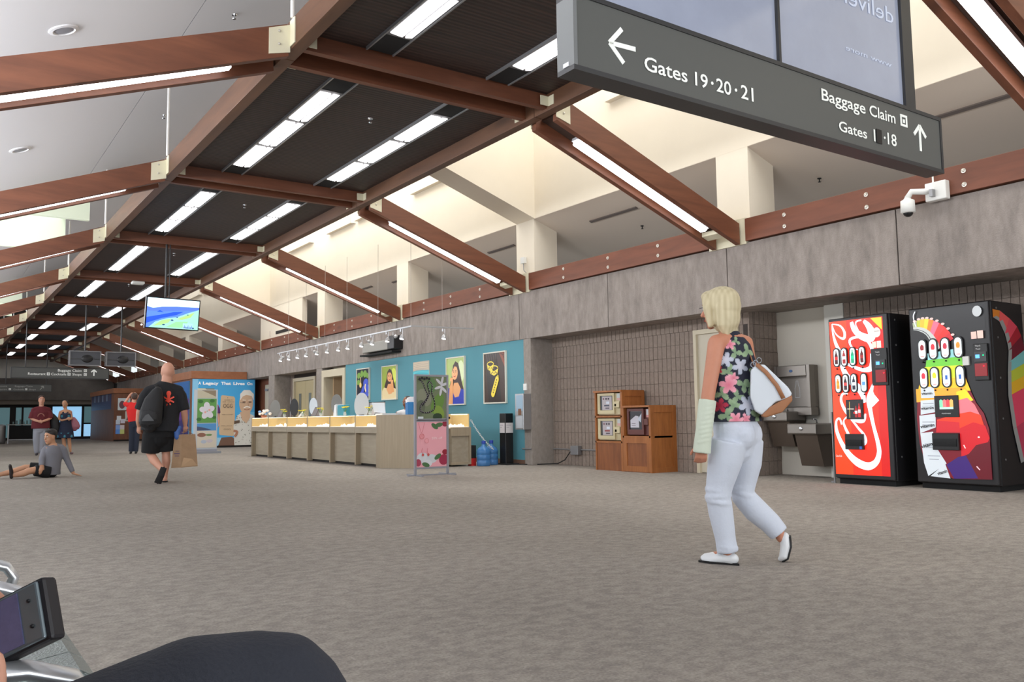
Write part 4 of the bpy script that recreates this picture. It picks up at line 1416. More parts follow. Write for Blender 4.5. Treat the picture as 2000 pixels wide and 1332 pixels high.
MB().cyl((9.63, 6.72, 0.0), 0.012, 0.9).cyl((9.66, 6.76, 0.0), 0.03, 0.02).build('pipe', M_STEELG, DF)['kind'] = 'stuff'

# ================================================================== NEWSPAPER CABINETS
M_OAK = wood_mat('oak', srgb(136, 80, 36), srgb(168, 104, 52), 0.45, (1, 1, 0.15), 14)
M_OAKD = wood_mat('oak_panel', srgb(112, 62, 30), srgb(146, 86, 44), 0.5, (1, 1, 0.15), 14)
M_BUFF = mat('buff_enamel', srgb(196, 184, 148), 0.45)
M_MAR = mat('maroon_enamel', srgb(96, 52, 48), 0.45)


def framed_panel(parent, name, corner, du, dv, n, w, h, st=0.08, off=0.012, rec=0.012):
    """rails and stiles standing proud of a panel. corner: 3-D lower corner, du/dv unit dirs, n outward"""
    corner, du, dv, n = Vector(corner), Vector(du), Vector(dv), Vector(n)
    r = MB()
    for (u0, u1, v0, v1) in [(0, w, 0, st), (0, w, h - st, h), (0, st, st, h - st), (w - st, w, st, h - st)]:
        c_ = corner + du * (u0 + u1) / 2 + dv * (v0 + v1) / 2 + n * off / 2
        r.obox(c_, [du, dv, n], ((u1 - u0) / 2, (v1 - v0) / 2, off / 2))
    o = r.build(name + '_frame', M_OAK, parent)
    o['kind'] = 'stuff'
    return o


NC1 = empty('newspaper_cabinet', (9.56, 10.7, 0), 'taller oak newspaper cabinet with two buff newspaper boxes one above the other', 'cabinet')
x0, x1, y0, y1, zt = 9.3, 9.8, 10.37, 11.04, 1.31
for nm, q in [('side', (x0, x1, y0, y0 + .03, 0, zt)), ('side', (x0, x1, y1 - .03, y1, 0, zt)), ('top', (x0 - .02, x1, y0 - .01, y1 + .01, zt - .03, zt)), ('shelf', (x0, x1, y0, y1, .45, .48)),
              ('shelf', (x0, x1, y0, y1, .865, .895)), ('back', (x1 - .02, x1, y0, y1, 0, zt)), ('lower_panel', (x0 + .01, x0 + .03, y0 + .03, y1 - .03, 0, .45))]:
    box(nm, *q, M_OAK if nm != 'lower_panel' else M_OAKD, NC1)
framed_panel(NC1, 'side', (x0, y0, 0), (1, 0, 0), (0, 0, 1), (0, -1, 0), .5, zt - .03, .07)
for (z0, w) in [(0.49, 'lower'), (0.905, 'upper')]:
    r = empty('newspaper_box', (9.34, 10.7, z0), 'buff coin newspaper box on the %s shelf of the taller oak cabinet' % w, 'newspaper box', 'buff newspaper boxes')
    h = 0.36
    box('body', 9.35, 9.7, 10.42, 11.0, z0, z0 + h, M_BUFF, r, 0.01)
    for (a, b, c_, d) in [(10.57, 10.99, z0 + .02, z0 + .08), (10.57, 10.99, z0 + h - .04, z0 + h), (10.93, 10.99, z0 + .08, z0 + h - .04), (10.57, 10.61, z0 + .08, z0 + h - .04)]:
        box('door_frame', 9.32, 9.35, a, b, c_, d, M_BUFF, r)
    box('window', 9.335, 9.35, 10.61, 10.93, z0 + .08, z0 + h - .04, mat('dark_window', srgb(50, 52, 56), 0.15), r)
    P = Print((9.333, 10.88, z0 + .085), YD, ZD)
    P.rect(0, 0, .24, .225, srgb(176, 168, 172))
    P.rect(.02, .17, .05, .2, srgb(110, 60, 70)).rect(.08, .17, .12, .2, srgb(60, 50, 60)).rect(.14, .17, .18, .2, srgb(60, 50, 60))
    P.rect(.05, .06, .18, .085, srgb(140, 60, 60) if w == 'lower' else srgb(70, 74, 90)).rect(.08, .02, .18, .04, srgb(80, 70, 84))
    P.rect(.10, .10, .18, .14, srgb(206, 214, 226))
    P.build('newspaper', r)
    box('coin_mechanism', 9.30, 9.35, 10.43, 10.55, z0 + .12, z0 + .22, M_BUFF, r, 0.006)
    P = Print((9.348, 10.53, z0 + .24), YD, ZD)
    P.rect(0, 0, .08, .11, srgb(200, 206, 206)).rect(0, 0, .08, .04, srgb(214, 170, 166))
    P.build('instruction_label', r)
    box('coin_plate', 9.30, 9.302, 10.5, 10.54, z0 + .14, z0 + .18, M_CHROME, r)

NC2 = empty('newspaper_cabinet', (9.56, 10.03, 0), 'shorter oak newspaper cabinet with one maroon newspaper box, on the right', 'cabinet')
y0, y1, zt = 9.72, 10.355, 1.05
x1 = 9.86
for nm, q in [('side', (x0, x1, y0, y0 + .03, 0, zt)), ('side', (x0, x1, y1 - .03, y1, 0, zt)), ('top', (x0 - .02, x1, y0 - .01, y1 + .005, zt - .03, zt)), ('shelf', (x0, x1, y0, y1, .54, .57)),
              ('back', (x1 - .02, x1, y0, y1, 0, zt)), ('lower_panel', (x0 + .01, x0 + .03, y0 + .03, y1 - .03, 0, .54))]:
    box(nm, *q, M_OAK if nm != 'lower_panel' else M_OAKD, NC2)
framed_panel(NC2, 'side', (x0, y0, 0), (1, 0, 0), (0, 0, 1), (0, -1, 0), .56, zt - .03, .08)
framed_panel(NC2, 'front', (x0 + .01, y1 - .005, 0.01), (0, -1, 0), (0, 0, 1), (-1, 0, 0), .625, .53, .085)
r = empty('newspaper_box', (9.34, 10.03, .58), 'maroon coin newspaper box in the shorter oak cabinet', 'newspaper box')
box('body', 9.37, 9.75, 9.77, 10.29, .575, 1.0, M_MAR, r, 0.01)
for (a, b, c_, d) in [(9.9, 10.28, .59, .67), (9.9, 10.28, .96, 1.0), (10.24, 10.28, .67, .96), (9.9, 9.94, .67, .96)]:
    box('door_frame', 9.335, 9.37, a, b, c_, d, M_MAR, r)
box('window', 9.355, 9.37, 9.94, 10.24, .67, .96, MATS['dark_window'], r)
P = Print((9.353, 10.22, .68), YD, ZD)
P.rect(0, 0, .27, .27, srgb(52, 54, 60)).poly([(0, .02), (.2, .02), (.19, .2), (.12, .21), (0, .14)], srgb(196, 196, 206)).poly([(.17, .15), (.26, .25), (.24, .1)], srgb(190, 200, 214))
P.rect(.03, .05, .12, .058, srgb(120, 110, 120)).rect(.03, .08, .12, .088, srgb(120, 110, 120))
P.build('newspaper', r)
box('coin_mechanism', 9.32, 9.37, 9.79, 9.88, .74, .84, M_MAR, r, 0.006)
P = Print((9.368, 9.87, .86), YD, ZD)
P.rect(0, 0, .09, .13, srgb(204, 208, 212)).rect(0, 0, .09, .04, srgb(210, 150, 150))
P.build('instruction_label', r)

# conduit and box on the wall left of the cabinets
cd = empty('conduit', (9.83, 12.0, 0.3), 'grey electrical conduit with a junction box low on the block wall', 'conduit')
MB().tube([(9.33, 13.2, .30), (9.33, 12.92, .30)], 0.014, 8).build('pipe', M_STEELG, cd)
MB().tube([(9.84, 12.9, .29), (9.84, 12.45, .29), (9.82, 12.3, .26), (9.80, 12.2, .22)], 0.014, 8).build('pipe', M_STEELG, cd)
MB().tube([(9.84, 12.1, .29), (9.84, 11.05, .29)], 0.014, 8).build('pipe', M_STEELG, cd)
box('junction_box', 9.76, 9.85, 12.08, 12.3, .2, .36, M_STEELG, cd, 0.006)
MB().tube([(9.8, 12.35, .25), (9.75, 12.45, .1), (9.7, 12.6, .03), (9.5, 12.9, .015), (9.2, 13.3, .012)], 0.01, 6).build('cable', M_BLACKM, cd)

# steel fire cabinet and switch on the pilaster
fc = empty('extinguisher_cabinet', (9.28, 13.1, .66), 'grey steel extinguisher cabinet with a window on the concrete pilaster', 'cabinet')
box('body', 9.17, 9.35, 12.93, 13.2, .66, 1.33, M_ALU, fc, 0.006)
P = Print((9.168, 13.185, .67), YD, ZD)
P.rect(.03, .34, .24, .63, srgb(150, 176, 196)).rect(.09, .26, .19, .38, srgb(120, 80, 56)).rect(.02, .02, .24, .24, srgb(176, 180, 186))
P.build('door_print', fc)
sw = MB().box(9.33, 9.352, 13.05, 13.15, 1.4, 1.52).box(9.326, 9.33, 13.09, 13.11, 1.44, 1.48).build('light_switch', M_WP)
tag(sw, 'small white switch plate above the grey steel cabinet on the pilaster', 'switch')

# ================================================================== JEWELLERY COUNTER
M_LAM = wood_mat('grey_laminate', srgb(150, 139, 120), srgb(164, 153, 134), 0.5, (1, 0.2, 1.6), 10)
M_LAMV = wood_mat('grey_laminate_upright', srgb(152, 138, 116), srgb(166, 151, 128), 0.5, (6, 6, 0.2), 8)
M_CASEIN = mat('warm_case_lining', srgb(216, 186, 118), 0.6)
M_JEWEL = mat('pearl_display', srgb(250, 244, 232), 0.35, emis=(srgb(255, 240, 214), 0.35))
M_CASELAMP = mat('case_lamp', (1, 1, 1), emis=(srgb(255, 226, 170), 7.0))
JC = empty('display_counter', (7.0, 18.0, 0), 'long grey laminate jewellery counter with six lit glass cases along its front', 'counter')
ydv = [21.78, 20.52, 19.22, 17.95, 16.7, 15.44, 14.27]
zc, zg = 0.745, 0.965
for i in range(6):
    a, b = ydv[i + 1], ydv[i]
    box('front_panel', 7.02, 7.05, a, b, 0.05, 0.63, M_LAM, JC)
    box('apron', 6.92, 7.02, a + 0.004, b - 0.004, 0.63, zc, M_LAM, JC)
    box('upright', 6.925, 7.04, b - 0.055, b, 0.02, 0.63, M_LAMV, JC)
    # lit glass case
    box('case_lamp', 6.935, 6.942, a + 0.03, b - 0.04, zg - 0.008, zg - 0.003, M_CASELAMP, JC)
    cs = box('case_floor', 6.93, 7.42, a + 0.01, b - 0.01, zc, zc + 0.01, M_JEWEL, JC)
    box('case_back', 7.40, 7.42, a + 0.01, b - 0.01, zc, zg, M_CASEIN, JC)
    box('case_side', 6.93, 7.42, b - 0.012, b, zc, zg, M_CASEIN, JC)
    box('case_edge', 6.922, 6.93, b - 0.03, b, zc, zg, M_LAMV, JC)
    box('case_glass', 6.925, 6.931, a + 0.01, b - 0.02, zc, zg, M_GLASS, JC)
    box('case_top', 6.925, 7.42, a, b, zg, zg + 0.008, M_GLASS, JC)
    mb = MB()
    for j in range(16):
        t = j / 15
        yv = b - 0.22 - t * (b - a - 0.30)
        hh = 0.03 + 0.04 * random.random() + (0.13 * max(0, t - 0.66) / 0.34 if i > 2 else 0.03 * t)
        mb.ell((7.05 + random.random() * 0.12, yv, zc + 0.01), (0.03, 0.045, hh), n=8)
    o = mb.build('jewellery', M_JEWEL, JC, smooth=True)
    o['kind'] = 'stuff'
box('kick_board', 7.06, 7.1, ydv[-1], ydv[0], 0.0, 0.06, M_DARK, JC)
box('case_side', 6.93, 7.42, ydv[-1] - 0.0, ydv[-1] + 0.02, zc, zg, M_LAMV, JC)
box('work_top', 7.42, 7.75, ydv[-1], ydv[0], zc + 0.1, zc + 0.14, M_LAMV, JC)
box('rear_panel', 7.72, 7.75, ydv[-1], ydv[0], 0.0, zc + 0.1, M_LAM, JC)
box('end_panel', 6.925, 7.75, ydv[0] - 0.02, ydv[0], 0.0, zc, M_LAMV, JC)
# near end: angled plain cabinet, then the short return counter towards the wall
MB().prism([(6.88, 14.26, 0), (7.30, 13.72, 0), (8.02, 13.78, 0), (8.02, 14.4, 0), (7.42, 14.6, 0), (6.93, 14.5, 0)], (0, 0, zg)).build('corner_cabinet', M_LAMV, JC)
box('return_cabinet', 8.06, 8.44, 13.66, 14.5, 0.03, 0.70, M_LAM, JC)
MB().box(8.03, 8.46, 13.63, 13.66, 0.03, 0.08).box(8.03, 8.46, 13.63, 13.66, 0.56, 0.72).box(8.42, 8.46, 13.63, 13.66, 0.08, 0.56).build('return_rails', M_LAMV, JC)['kind'] = 'stuff'
box('case_floor', 7.76, 8.44, 13.66, 14.3, 0.72, 0.73, M_JEWEL, JC)
box('case_back', 7.76, 8.44, 14.28, 14.3, 0.72, zg, M_CASEIN, JC)
box('case_side', 8.425, 8.44, 13.66, 14.3, 0.72, zg, M_CASEIN, JC)
box('case_lamp', 8.05, 8.4, 13.665, 13.675, zg - 0.012, zg - 0.004, M_CASELAMP, JC)
box('case_glass', 8.02, 8.44, 13.652, 13.658, 0.72, zg, M_GLASS, JC)
box('case_top', 8.02, 8.44, 13.65, 14.3, zg, zg + 0.008, M_GLASS, JC)
box('case_vent', 8.28, 8.38, 14.26, 14.28, 0.88, 0.92, M_BLACK, JC)
mb = MB()
for j in range(8):
    mb.ell((8.06 + j * 0.045, 13.78, 0.735), (0.03, 0.03, 0.03 + 0.03 * random.random()), n=8)
mb.build('jewellery', M_JEWEL, JC, smooth=True)['kind'] = 'stuff'

# mirrors on the counter
M_MIR = mat('mirror_glass', srgb(150, 152, 154), 0.12, 0.9)
M_MIRG = mat('grey_mirror_back', srgb(120, 120, 118), 0.5)
mir = [(21.1, 1.20, 0.17, 0.21, 0.7, M_MIRG, 'far end'), (19.76, 1.20, 0.13, 0.21, 0.3, M_BLACK, 'third case'), (18.54, 1.20, 0.12, 0.2, 0.5, M_MIR, 'fourth case'),
       (17.22, 1.22, 0.15, 0.22, 0.55, M_MIRG, 'fifth case'), (15.95, 1.17, 0.2, 0.26, 0.9, mat('pale_mirror', srgb(178, 180, 180), 0.3, 0.3), 'sixth case')]
mirl = ['oval grey countertop mirror at the far left end of the jewellery counter', 'oval black countertop mirror, second from the left on the jewellery counter',
        'narrow silvery countertop mirror in the middle of the jewellery counter', 'dark oval mirror before the cased opening, beside the teal bag',
        'large pale oval mirror near the blue gift bags']
for (y, z, a, b, tw, m, _), lb in zip(mir, mirl):
    t = empty('counter_mirror', (7.5, y, zg + 0.008), lb, 'mirror', 'oval mirrors on the counter')
    xv = Vector((math.cos(tw) * 0.82, -0.57 * 1.0, 0)).normalized()
    nv = Vector((-xv.y, xv.x, 0))
    pts = [Vector((7.3, y, z)) + xv * (a * 0.8 * math.cos(2 * PI * k / 24)) + Vector((0, 0, b * math.sin(2 * PI * k / 24))) for k in range(24)]
    MB().prism(pts, nv * 0.012).build('glass', m, t)
    MB().cyl((7.3, y, zg + 0.01), 0.055, 0.012).cyl((7.3, y, zg + 0.02), 0.01, z - b - zg).build('stand', M_BLACK, t)
# vases of yellow flowers
M_YEL = mat('yellow_petals', srgb(236, 220, 40), 0.5)
M_STEM = mat('stem_green', srgb(90, 130, 60), 0.6)
fl = [('second', 19.86), ('third', 18.68), ('fourth', 17.60), ('fifth', 16.32), ('sixth', 15.12)]
for i, (w, y) in enumerate(fl):
    z0 = zg + 0.012
    t = empty('flower_vase', (7.1, y, z0), 'yellow flowers in a small clear glass vase on the %s lit case from the left' % w, 'flowers', 'yellow flowers on the counter')
    MB().lathe((7.1, y, z0), [(0.03, 0), (0.035, 0.03), (0.025, 0.06), (0.03, 0.075)], 12).build('vase', mat('vase_glass', srgb(214, 222, 222), 0.1, alpha=0.55), t, smooth=True)
    st = MB()
    random.seed(30 + i)
    for j in range(5):
        a = 2 * PI * j / 5 + random.random()
        r = 0.03 + 0.05 * random.random()
        top = Vector((7.1 + r * math.cos(a), y + r * 1.4 * math.sin(a), z0 + 0.12 + 0.05 * random.random()))
        st.tube([(7.1, y, z0 + 0.03), top], 0.004, 5)
        fm = MB()
        for p in range(6):
            b = 2 * PI * p / 6
            d = Vector((math.cos(b), math.sin(b), 0.35)).normalized()
            fm.ell(top + d * 0.022, (0.022, 0.012, 0.006), [d, Vector((-math.sin(b), math.cos(b), 0)), d.cross(Vector((-math.sin(b), math.cos(b), 0)))], n=6)
        fm.ell(top + Vector((0, 0, 0.01)), 0.008, n=6)
        fm.build('bloom', M_YEL, t)
    st.build('stems', M_STEM, t)['kind'] = 'stuff'
random.seed(5)
# easel photo backs and small things along the counter
def wedge(name, label, cat, y, w, h, m, lean=0.1, x=7.15):
    o = MB().prism([(x, y, zg + .008), (x + lean, y, zg + h), (x + lean + .015, y, zg + h), (x + .015, y, zg + .008)], (0, w, 0)).prism(
        [(x + lean, y + w / 2, zg + h * .9), (x + lean + .12, y + w / 2, zg + .008), (x + lean + .13, y + w / 2, zg + .008), (x + lean + .01, y + w / 2, zg + h * .9)], (0, .01, 0)).build(name, m)
    return tag(o, label, cat)


M_GF = mat('grey_frame', srgb(110, 104, 106), 0.5)
wedge('price_stand', 'grey leaning card stand beside the oval mirror at the far left of the counter', 'stand', 20.3, 0.22, 0.21, M_GF)
wedge('price_stand', 'grey leaning card stand between the fourth and fifth cases', 'stand', 18.05, 0.26, 0.22, M_GF)
wedge('card_holder', 'small pale card leaning over the third case', 'card', 19.0, 0.12, 0.12, mat('pale_card', srgb(200, 196, 190), 0.5))
wedge('price_stand', 'dark leaning card stand under the big pale mirror', 'stand', 14.85, 0.2, 0.2, mat('dark_stand', srgb(90, 88, 96), 0.5))
# white orchids at the far end
ob = empty('orchid_bowl', (7.15, 21.5, zg), 'white and pale blue flower arrangement at the far left end of the counter', 'flowers')
MB().lathe((7.15, 21.5, zg + .008), [(0.05, 0), (0.08, 0.04), (0.06, 0.06)], 12).build('bowl', mat('terracotta', srgb(180, 110, 84), 0.6), ob)
for j in range(12):
    a = 2 * PI * j / 12
    r = 0.05 + 0.12 * random.random()
    MB().ell((7.15 + r * math.cos(a) * .6, 21.4 + r * 2 * math.sin(a), zg + 0.09 + 0.1 * random.random()), (0.045, 0.06, 0.035), n=8).build('bloom', mat('white_bloom', srgb(232, 222, 212), 0.5) if j % 4 else mat('blue_bloom', srgb(130, 170, 214), 0.5), ob)
# teal and white bags, boxes and gift bags near the right end
M_TBAG = mat('teal_bag', srgb(50, 140, 160), 0.5)
o = MB().box(7.2, 7.35, 16.62, 16.95, zg + .008, 1.20).build('shopping_bag', M_TBAG, bevel=0.02)
tag(o, 'teal paper bag standing on the counter left of the dark oval mirror', 'bag')
o = MB().prism([(7.2, 16.98, zg + .008), (7.2, 17.16, zg + .008), (7.2, 17.10, 1.20), (7.2, 17.0, 1.22)], (0.15, 0, 0)).build('shopping_bag', mat('white_paper', srgb(220, 224, 230), 0.6))
tag(o, 'white paper bag standing left of the teal bag on the counter', 'bag')
gb = empty('display_board', (7.3, 15.6, zg), 'grey frosted screen on the counter behind the sixth case', 'screen')
box('panel', 7.44, 7.46, 15.2, 16.45, zg + .01, 1.22, mat('frosted_grey', srgb(176, 172, 172), 0.35), gb)
box('rim', 7.435, 7.465, 15.2, 16.45, 1.22, 1.235, M_BLACK, gb)
text_mesh('2', 0.06, 0.1, mat('magenta_print', srgb(170, 60, 90), 0.5), 'lettering', gb, (7.438, 16.4, 1.1), YD, ZD, 0.001)
M_BLUEB = mat('blue_gift_bag', srgb(44, 122, 186), 0.45)
for (xa, xb, h, lb) in [(7.33, 7.50, 1.195, 'smaller blue gift bag with white tissue on the right end of the counter'), (7.51, 7.70, 1.29, 'larger blue gift bag with white tissue beside the black rack')]:
    t = empty('gift_bag', ((xa + xb) / 2, 14.05, zg), lb, 'bag', 'blue gift bags')
    mb = MB()
    xm = (xa + xb) / 2
    mb.prism([(xa, 14.0, zg + .002), (xm, 13.985, zg + .002), (xb, 14.0, zg + .002), (xb, 14.1, zg + .002), (xa, 14.1, zg + .002)], (0, 0, h - zg))
    mb.build('bag', M_BLUEB, t)
    tm = MB()
    for j in range(5):
        u = xa + (xb - xa) * (j + .5) / 5
        hh = 0.10 - 0.02 * abs(j - 2) + 0.02 * (j % 2)
        tm.prism([(u - .03, 14.03, h - .01), (u + .03, 14.03, h - .01), (u + .035, 14.05, h + hh), (u - .02, 14.07, h + hh * .8)], (0, .03, 0))
    tm.build('tissue', mat('white_tissue', srgb(222, 220, 222), 0.7), t)['kind'] = 'stuff'
bk = empty('card_rack', (7.78, 14.1, zg), 'small black rack at the right end of the counter, behind the easel sign', 'rack')
box('rack_body', 7.72, 7.82, 14.0, 14.15, zg + .002, 1.16, M_BLACK, bk)
for i in range(4):
    box('fin', 7.72 + i * .027, 7.728 + i * .027, 14.0, 14.02, 1.16, 1.2 - .02 * (i % 2), M_BLACK, bk)
# white papers / open laptop backs
o = MB().prism([(6.98, 14.7, 1.02), (7.12, 14.5, 1.0), (7.10, 14.5, 1.19), (6.94, 14.7, 1.2)], (0.01, 0.01, 0)).box(6.96, 7.25, 14.3, 14.6, zg + .002, zg + .03).build('display_card', mat('white_card', srgb(222, 226, 230), 0.5))
tag(o, 'white display card and tray on the counter left of the blue gift bags', 'card')

# posters on the teal wall
M_PFR = mat('white_frame', srgb(222, 218, 204), 0.4)
SKN, HAIR = srgb(226, 162, 108), srgb(56, 34, 30)


def poster(y0, y1, z0, z1, label, draw):
    t = empty('framed_poster', (9.36, (y0 + y1) / 2, z0), label, 'poster', 'framed posters on the teal wall')
    box('backing', 9.345, 9.37, y0, y1, z0, z1, M_PFR, t)
    for q in [(y0, y1, z0, z0 + .025), (y0, y1, z1 - .025, z1), (y0, y0 + .02, z0 + .025, z1 - .025), (y1 - .02, y1, z0 + .025, z1 - .025)]:
        box('frame', 9.325, 9.345, *q, M_PFR, t)
    P = Print((9.344, y1 - .02, z0 + .025), YD, ZD)
    draw(P, y1 - y0 - .04, z1 - z0 - .05)
    P.build('picture', t, print_mat('poster_print', 0.12, 0.3))


def pic_flowers(P, w, h):
    P.rect(0, 0, w, h, srgb(26, 26, 44))
    for (u, v, r, ry, ro) in [(.15, .8, .09, .17, .2), (.4, .85, .08, .2, -.1), (.66, .84, .1, .2, .1), (.12, .58, .09, .15, .2), (.85, .78, .06, .15, 0)]:
        P.disc(u * w, v * h, r * w * 1.5, srgb(120, 160, 70), ry * h * .6, rot=ro)
    for (u, v, r, ry, ro) in [(.72, .55, .14, .16, .2), (.5, .3, .16, .12, .9), (.85, .35, .12, .18, -.2), (.35, .18, .14, .1, .4), (.7, .15, .2, .1, 0)]:
        P.disc(u * w, v * h, r * w * 1.4, srgb(70, 90, 200), ry * h * .8, rot=ro)
    P.stroke([(.3 * w, .75 * h), (.32 * w, .6 * h), (.3 * w, .5 * h)], .03, srgb(240, 210, 150))
    P.disc(.3 * w, .48 * h, .09 * w, srgb(232, 200, 120), .09 * h)
    P.stroke([(.72 * w, .5 * h), (.68 * w, .4 * h), (.72 * w, .3 * h), (.75 * w, .25 * h)], .06, srgb(244, 224, 180))
    P.disc(.2 * w, .06 * h, .2 * w, srgb(110, 60, 50), .06 * h)


def portrait(P, w, h, bg, bg2, top, flip=False, hx=.5):
    P.rect(0, 0, w, h, bg)
    P.disc(.8 * w, .7 * h, .19 * w, bg2, .24 * h)
    P.poly([(.22 * w, .1 * h), (.16 * w, .4 * h), (.30 * w, .62 * h), (.36 * w, .84 * h), (.50 * w, .93 * h), (.66 * w, .88 * h), (.76 * w, .68 * h), (.86 * w, .46 * h), (.96 * w, .30 * h), (.9 * w, .08 * h)], HAIR)
    P.poly([(0, 0), (0, .26 * h), (.12 * w, .36 * h), (.40 * w, .32 * h), (.75 * w, .34 * h), (.95 * w, .3 * h), (w, .2 * h), (w, 0)], top)
    P.poly([(.30 * w, .3 * h), (.42 * w, .46 * h), (.64 * w, .46 * h), (.80 * w, .32 * h), (.68 * w, .16 * h), (.46 * w, .14 * h)], SKN)
    P.disc(hx * w, .68 * h, .17 * w, srgb(234, 172, 118), .155 * h, n=20)
    P.poly([(.30 * w, .70 * h), (.38 * w, .84 * h), (.5 * w, .87 * h), (.64 * w, .84 * h), (.70 * w, .70 * h), (.62 * w, .80 * h), (.45 * w, .82 * h)], HAIR)
    for s in (-1, 1):
        P.disc((hx + .065 * s) * w, .695 * h, .028 * w, srgb(60, 36, 30), .009 * h)
        P.stroke([((hx + .03 * s) * w, .722 * h), ((hx + .11 * s) * w, .722 * h)], .01, srgb(60, 36, 30))
    P.stroke([(hx * w, .69 * h), ((hx + .01) * w, .64 * h)], .012, srgb(206, 140, 96))
    P.stroke([((hx - .06) * w, .607 * h), (hx * w, .593 * h), ((hx + .06) * w, .61 * h)], .018, srgb(200, 70, 60))
    # hand and forearm at the cheek
    P.poly([(.10 * w, .0), (.16 * w, .34 * h), (.26 * w, .52 * h), (.37 * w, .50 * h), (.36 * w, .3 * h), (.34 * w, .0)] if not flip else
           [(.62 * w, .2 * h), (.62 * w, .5 * h), (.66 * w, .6 * h), (.78 * w, .5 * h), (.84 * w, .2 * h)], srgb(226, 158, 100))
    for j in range(4):
        b0 = (.22 + .04 * j, .50) if not flip else (.64 + .04 * j, .5)
        P.stroke([(b0[0] * w, b0[1] * h), ((b0[0] + .01) * w, (b0[1] + .075) * h)], .035 * w * 1.4, srgb(232, 168, 112))


def pic_bangles(P, w, h):
    P.rect(0, 0, w, h, srgb(58, 38, 26))
    P.poly([(.05 * w, h), (.6 * w, h), (.8 * w, .0), (.2 * w, 0)], srgb(36, 24, 18))
    P.poly([(.7 * w, h), (w, h), (w, .66 * h)], srgb(130, 62, 36))
    for j in range(5):
        P.stroke([((.1 + .11 * j) * w, h * .99), ((.25 + .09 * j) * w, .6 * h)], .008, srgb(120, 96, 76))
        P.stroke([((.72 + .06 * j) * w, h * .99), (.99 * w, (.93 - .06 * j) * h)], .008, srgb(60, 34, 24))
    Y_ = srgb(238, 214, 70)
    for (u, v, r, ry) in [(.3, .78, .15, .05), (.48, .68, .19, .06)]:
        P.stroke([((u + r * math.cos(a)) * w, (v + ry * math.sin(a)) * h) for a in [2 * PI * k / 14 for k in range(15)]], .02, Y_, 2)
        P.poly([((u - r) * w, v * h), ((u - r * .9) * w, (v - .1) * h), (u * w, (v - .14) * h), ((u + r * .9) * w, (v - .1) * h), ((u + r) * w, v * h), (u * w, (v - .05) * h)], Y_)
        for j in range(5):
            P.disc((u - r * .7 + j * r * .35) * w, (v - .09 + .02 * (j % 2)) * h, .015, srgb(120, 96, 30), .02)
    P.stroke([(.42 * w, .17 * h), (.62 * w, .46 * h)], .17 * w, Y_, 3)
    P.disc(.42 * w, .17 * h, .085 * w, Y_).disc(.62 * w, .46 * h, .085 * w, Y_)
    P.stroke([((.66 + .03 * math.cos(a)) * w, (.515 + .03 * math.sin(a)) * h) for a in [2 * PI * k / 10 for k in range(11)]], .014, Y_, 2)
    for j in range(6):
        P.disc((.44 + .033 * j) * w, (.2 + .05 * j) * h, .018, srgb(110, 90, 30), .018)


poster(19.94, 20.72, 1.385, 2.215, 'framed poster of blue and green flowers with gold pendants, leftmost on the teal wall', pic_flowers)
poster(18.41, 19.22, 1.36, 2.20, 'framed poster of a dark-haired woman in a pale top before greenery, on the teal wall',
       lambda P, w, h: portrait(P, w, h, srgb(150, 170, 60), srgb(214, 226, 90), srgb(226, 206, 160), True, .53))
poster(15.28, 16.05, 1.17, 2.2, 'framed poster of a smiling dark-haired woman in a blue top, hand on her cheek',
       lambda P, w, h: portrait(P, w, h, srgb(170, 190, 110), srgb(214, 226, 180), srgb(36, 56, 170), False, .46))
poster(13.74, 14.54, 1.17, 2.2, 'framed poster of gold bangles and a bracelet on dark wood, rightmost on the teal wall', pic_bangles)
pt = empty('sea_picture', (9.36, 17.2, 1.8), 'small unframed picture of a pale sky over turquoise sea, centre of the teal wall', 'picture')
box('panel', 9.355, 9.37, 16.85, 17.6, 1.79, 2.2, M_PFR, pt)
P = Print((9.354, 17.6, 1.79), YD, ZD)
P.rect(0, 0, .75, .41, srgb(80, 190, 204)).rect(0, .2, .75, .41, srgb(196, 182, 166))
for j in range(5):
    P.stroke([(.02, .05 + .035 * j), (.3, .07 + .035 * j), (.73, .045 + .035 * j)], .01, srgb(120, 214, 220) if j % 2 else srgb(60, 168, 190))
for j in range(4):
    P.stroke([(.02, .25 + .04 * j), (.4, .27 + .04 * j), (.73, .24 + .04 * j)], .012, srgb(222, 206, 176))
P.build('picture', pt)

# track lighting over the counter
tl = empty('track_light', (7.3, 17.4, 2.57), 'suspended silver track with a row of small glowing spotlights over the jewellery counter', 'light')
M_TRK = mat('track_silver', srgb(190, 190, 192), 0.35, 0.5)
box('track', 7.285, 7.315, 13.78, 20.95, 2.565, 2.59, M_TRK, tl)
MB().prism([(7.3, 13.79, 2.57), (8.64, 13.79, 2.585), (8.64, 13.79, 2.61), (7.3, 13.79, 2.595)], (0, .03, 0)).build('track', M_TRK, tl)
for y in (20.2, 19.05, 17.9, 16.7, 15.2, 13.82):
    MB().cyl((7.3, y, 2.59), 0.004, 1.75, n=5).build('suspension_wire', mat('wire', srgb(170, 160, 150), 0.5), tl)
MB().cyl((7.95, 13.8, 2.6), 0.004, 1.3, n=5).build('suspension_wire', MATS['wire'], tl)
M_SPOT = mat('spot_glow', (1, 1, 1), emis=((1.0, 0.93, 0.92), 9.0))
sp = [(7.3, y) for y in (20.76, 20.18, 19.59, 19.03, 18.37, 17.77, 17.15, 16.66, 15.98, 15.47, 14.79, 14.19)] + [(7.98, 13.8)]
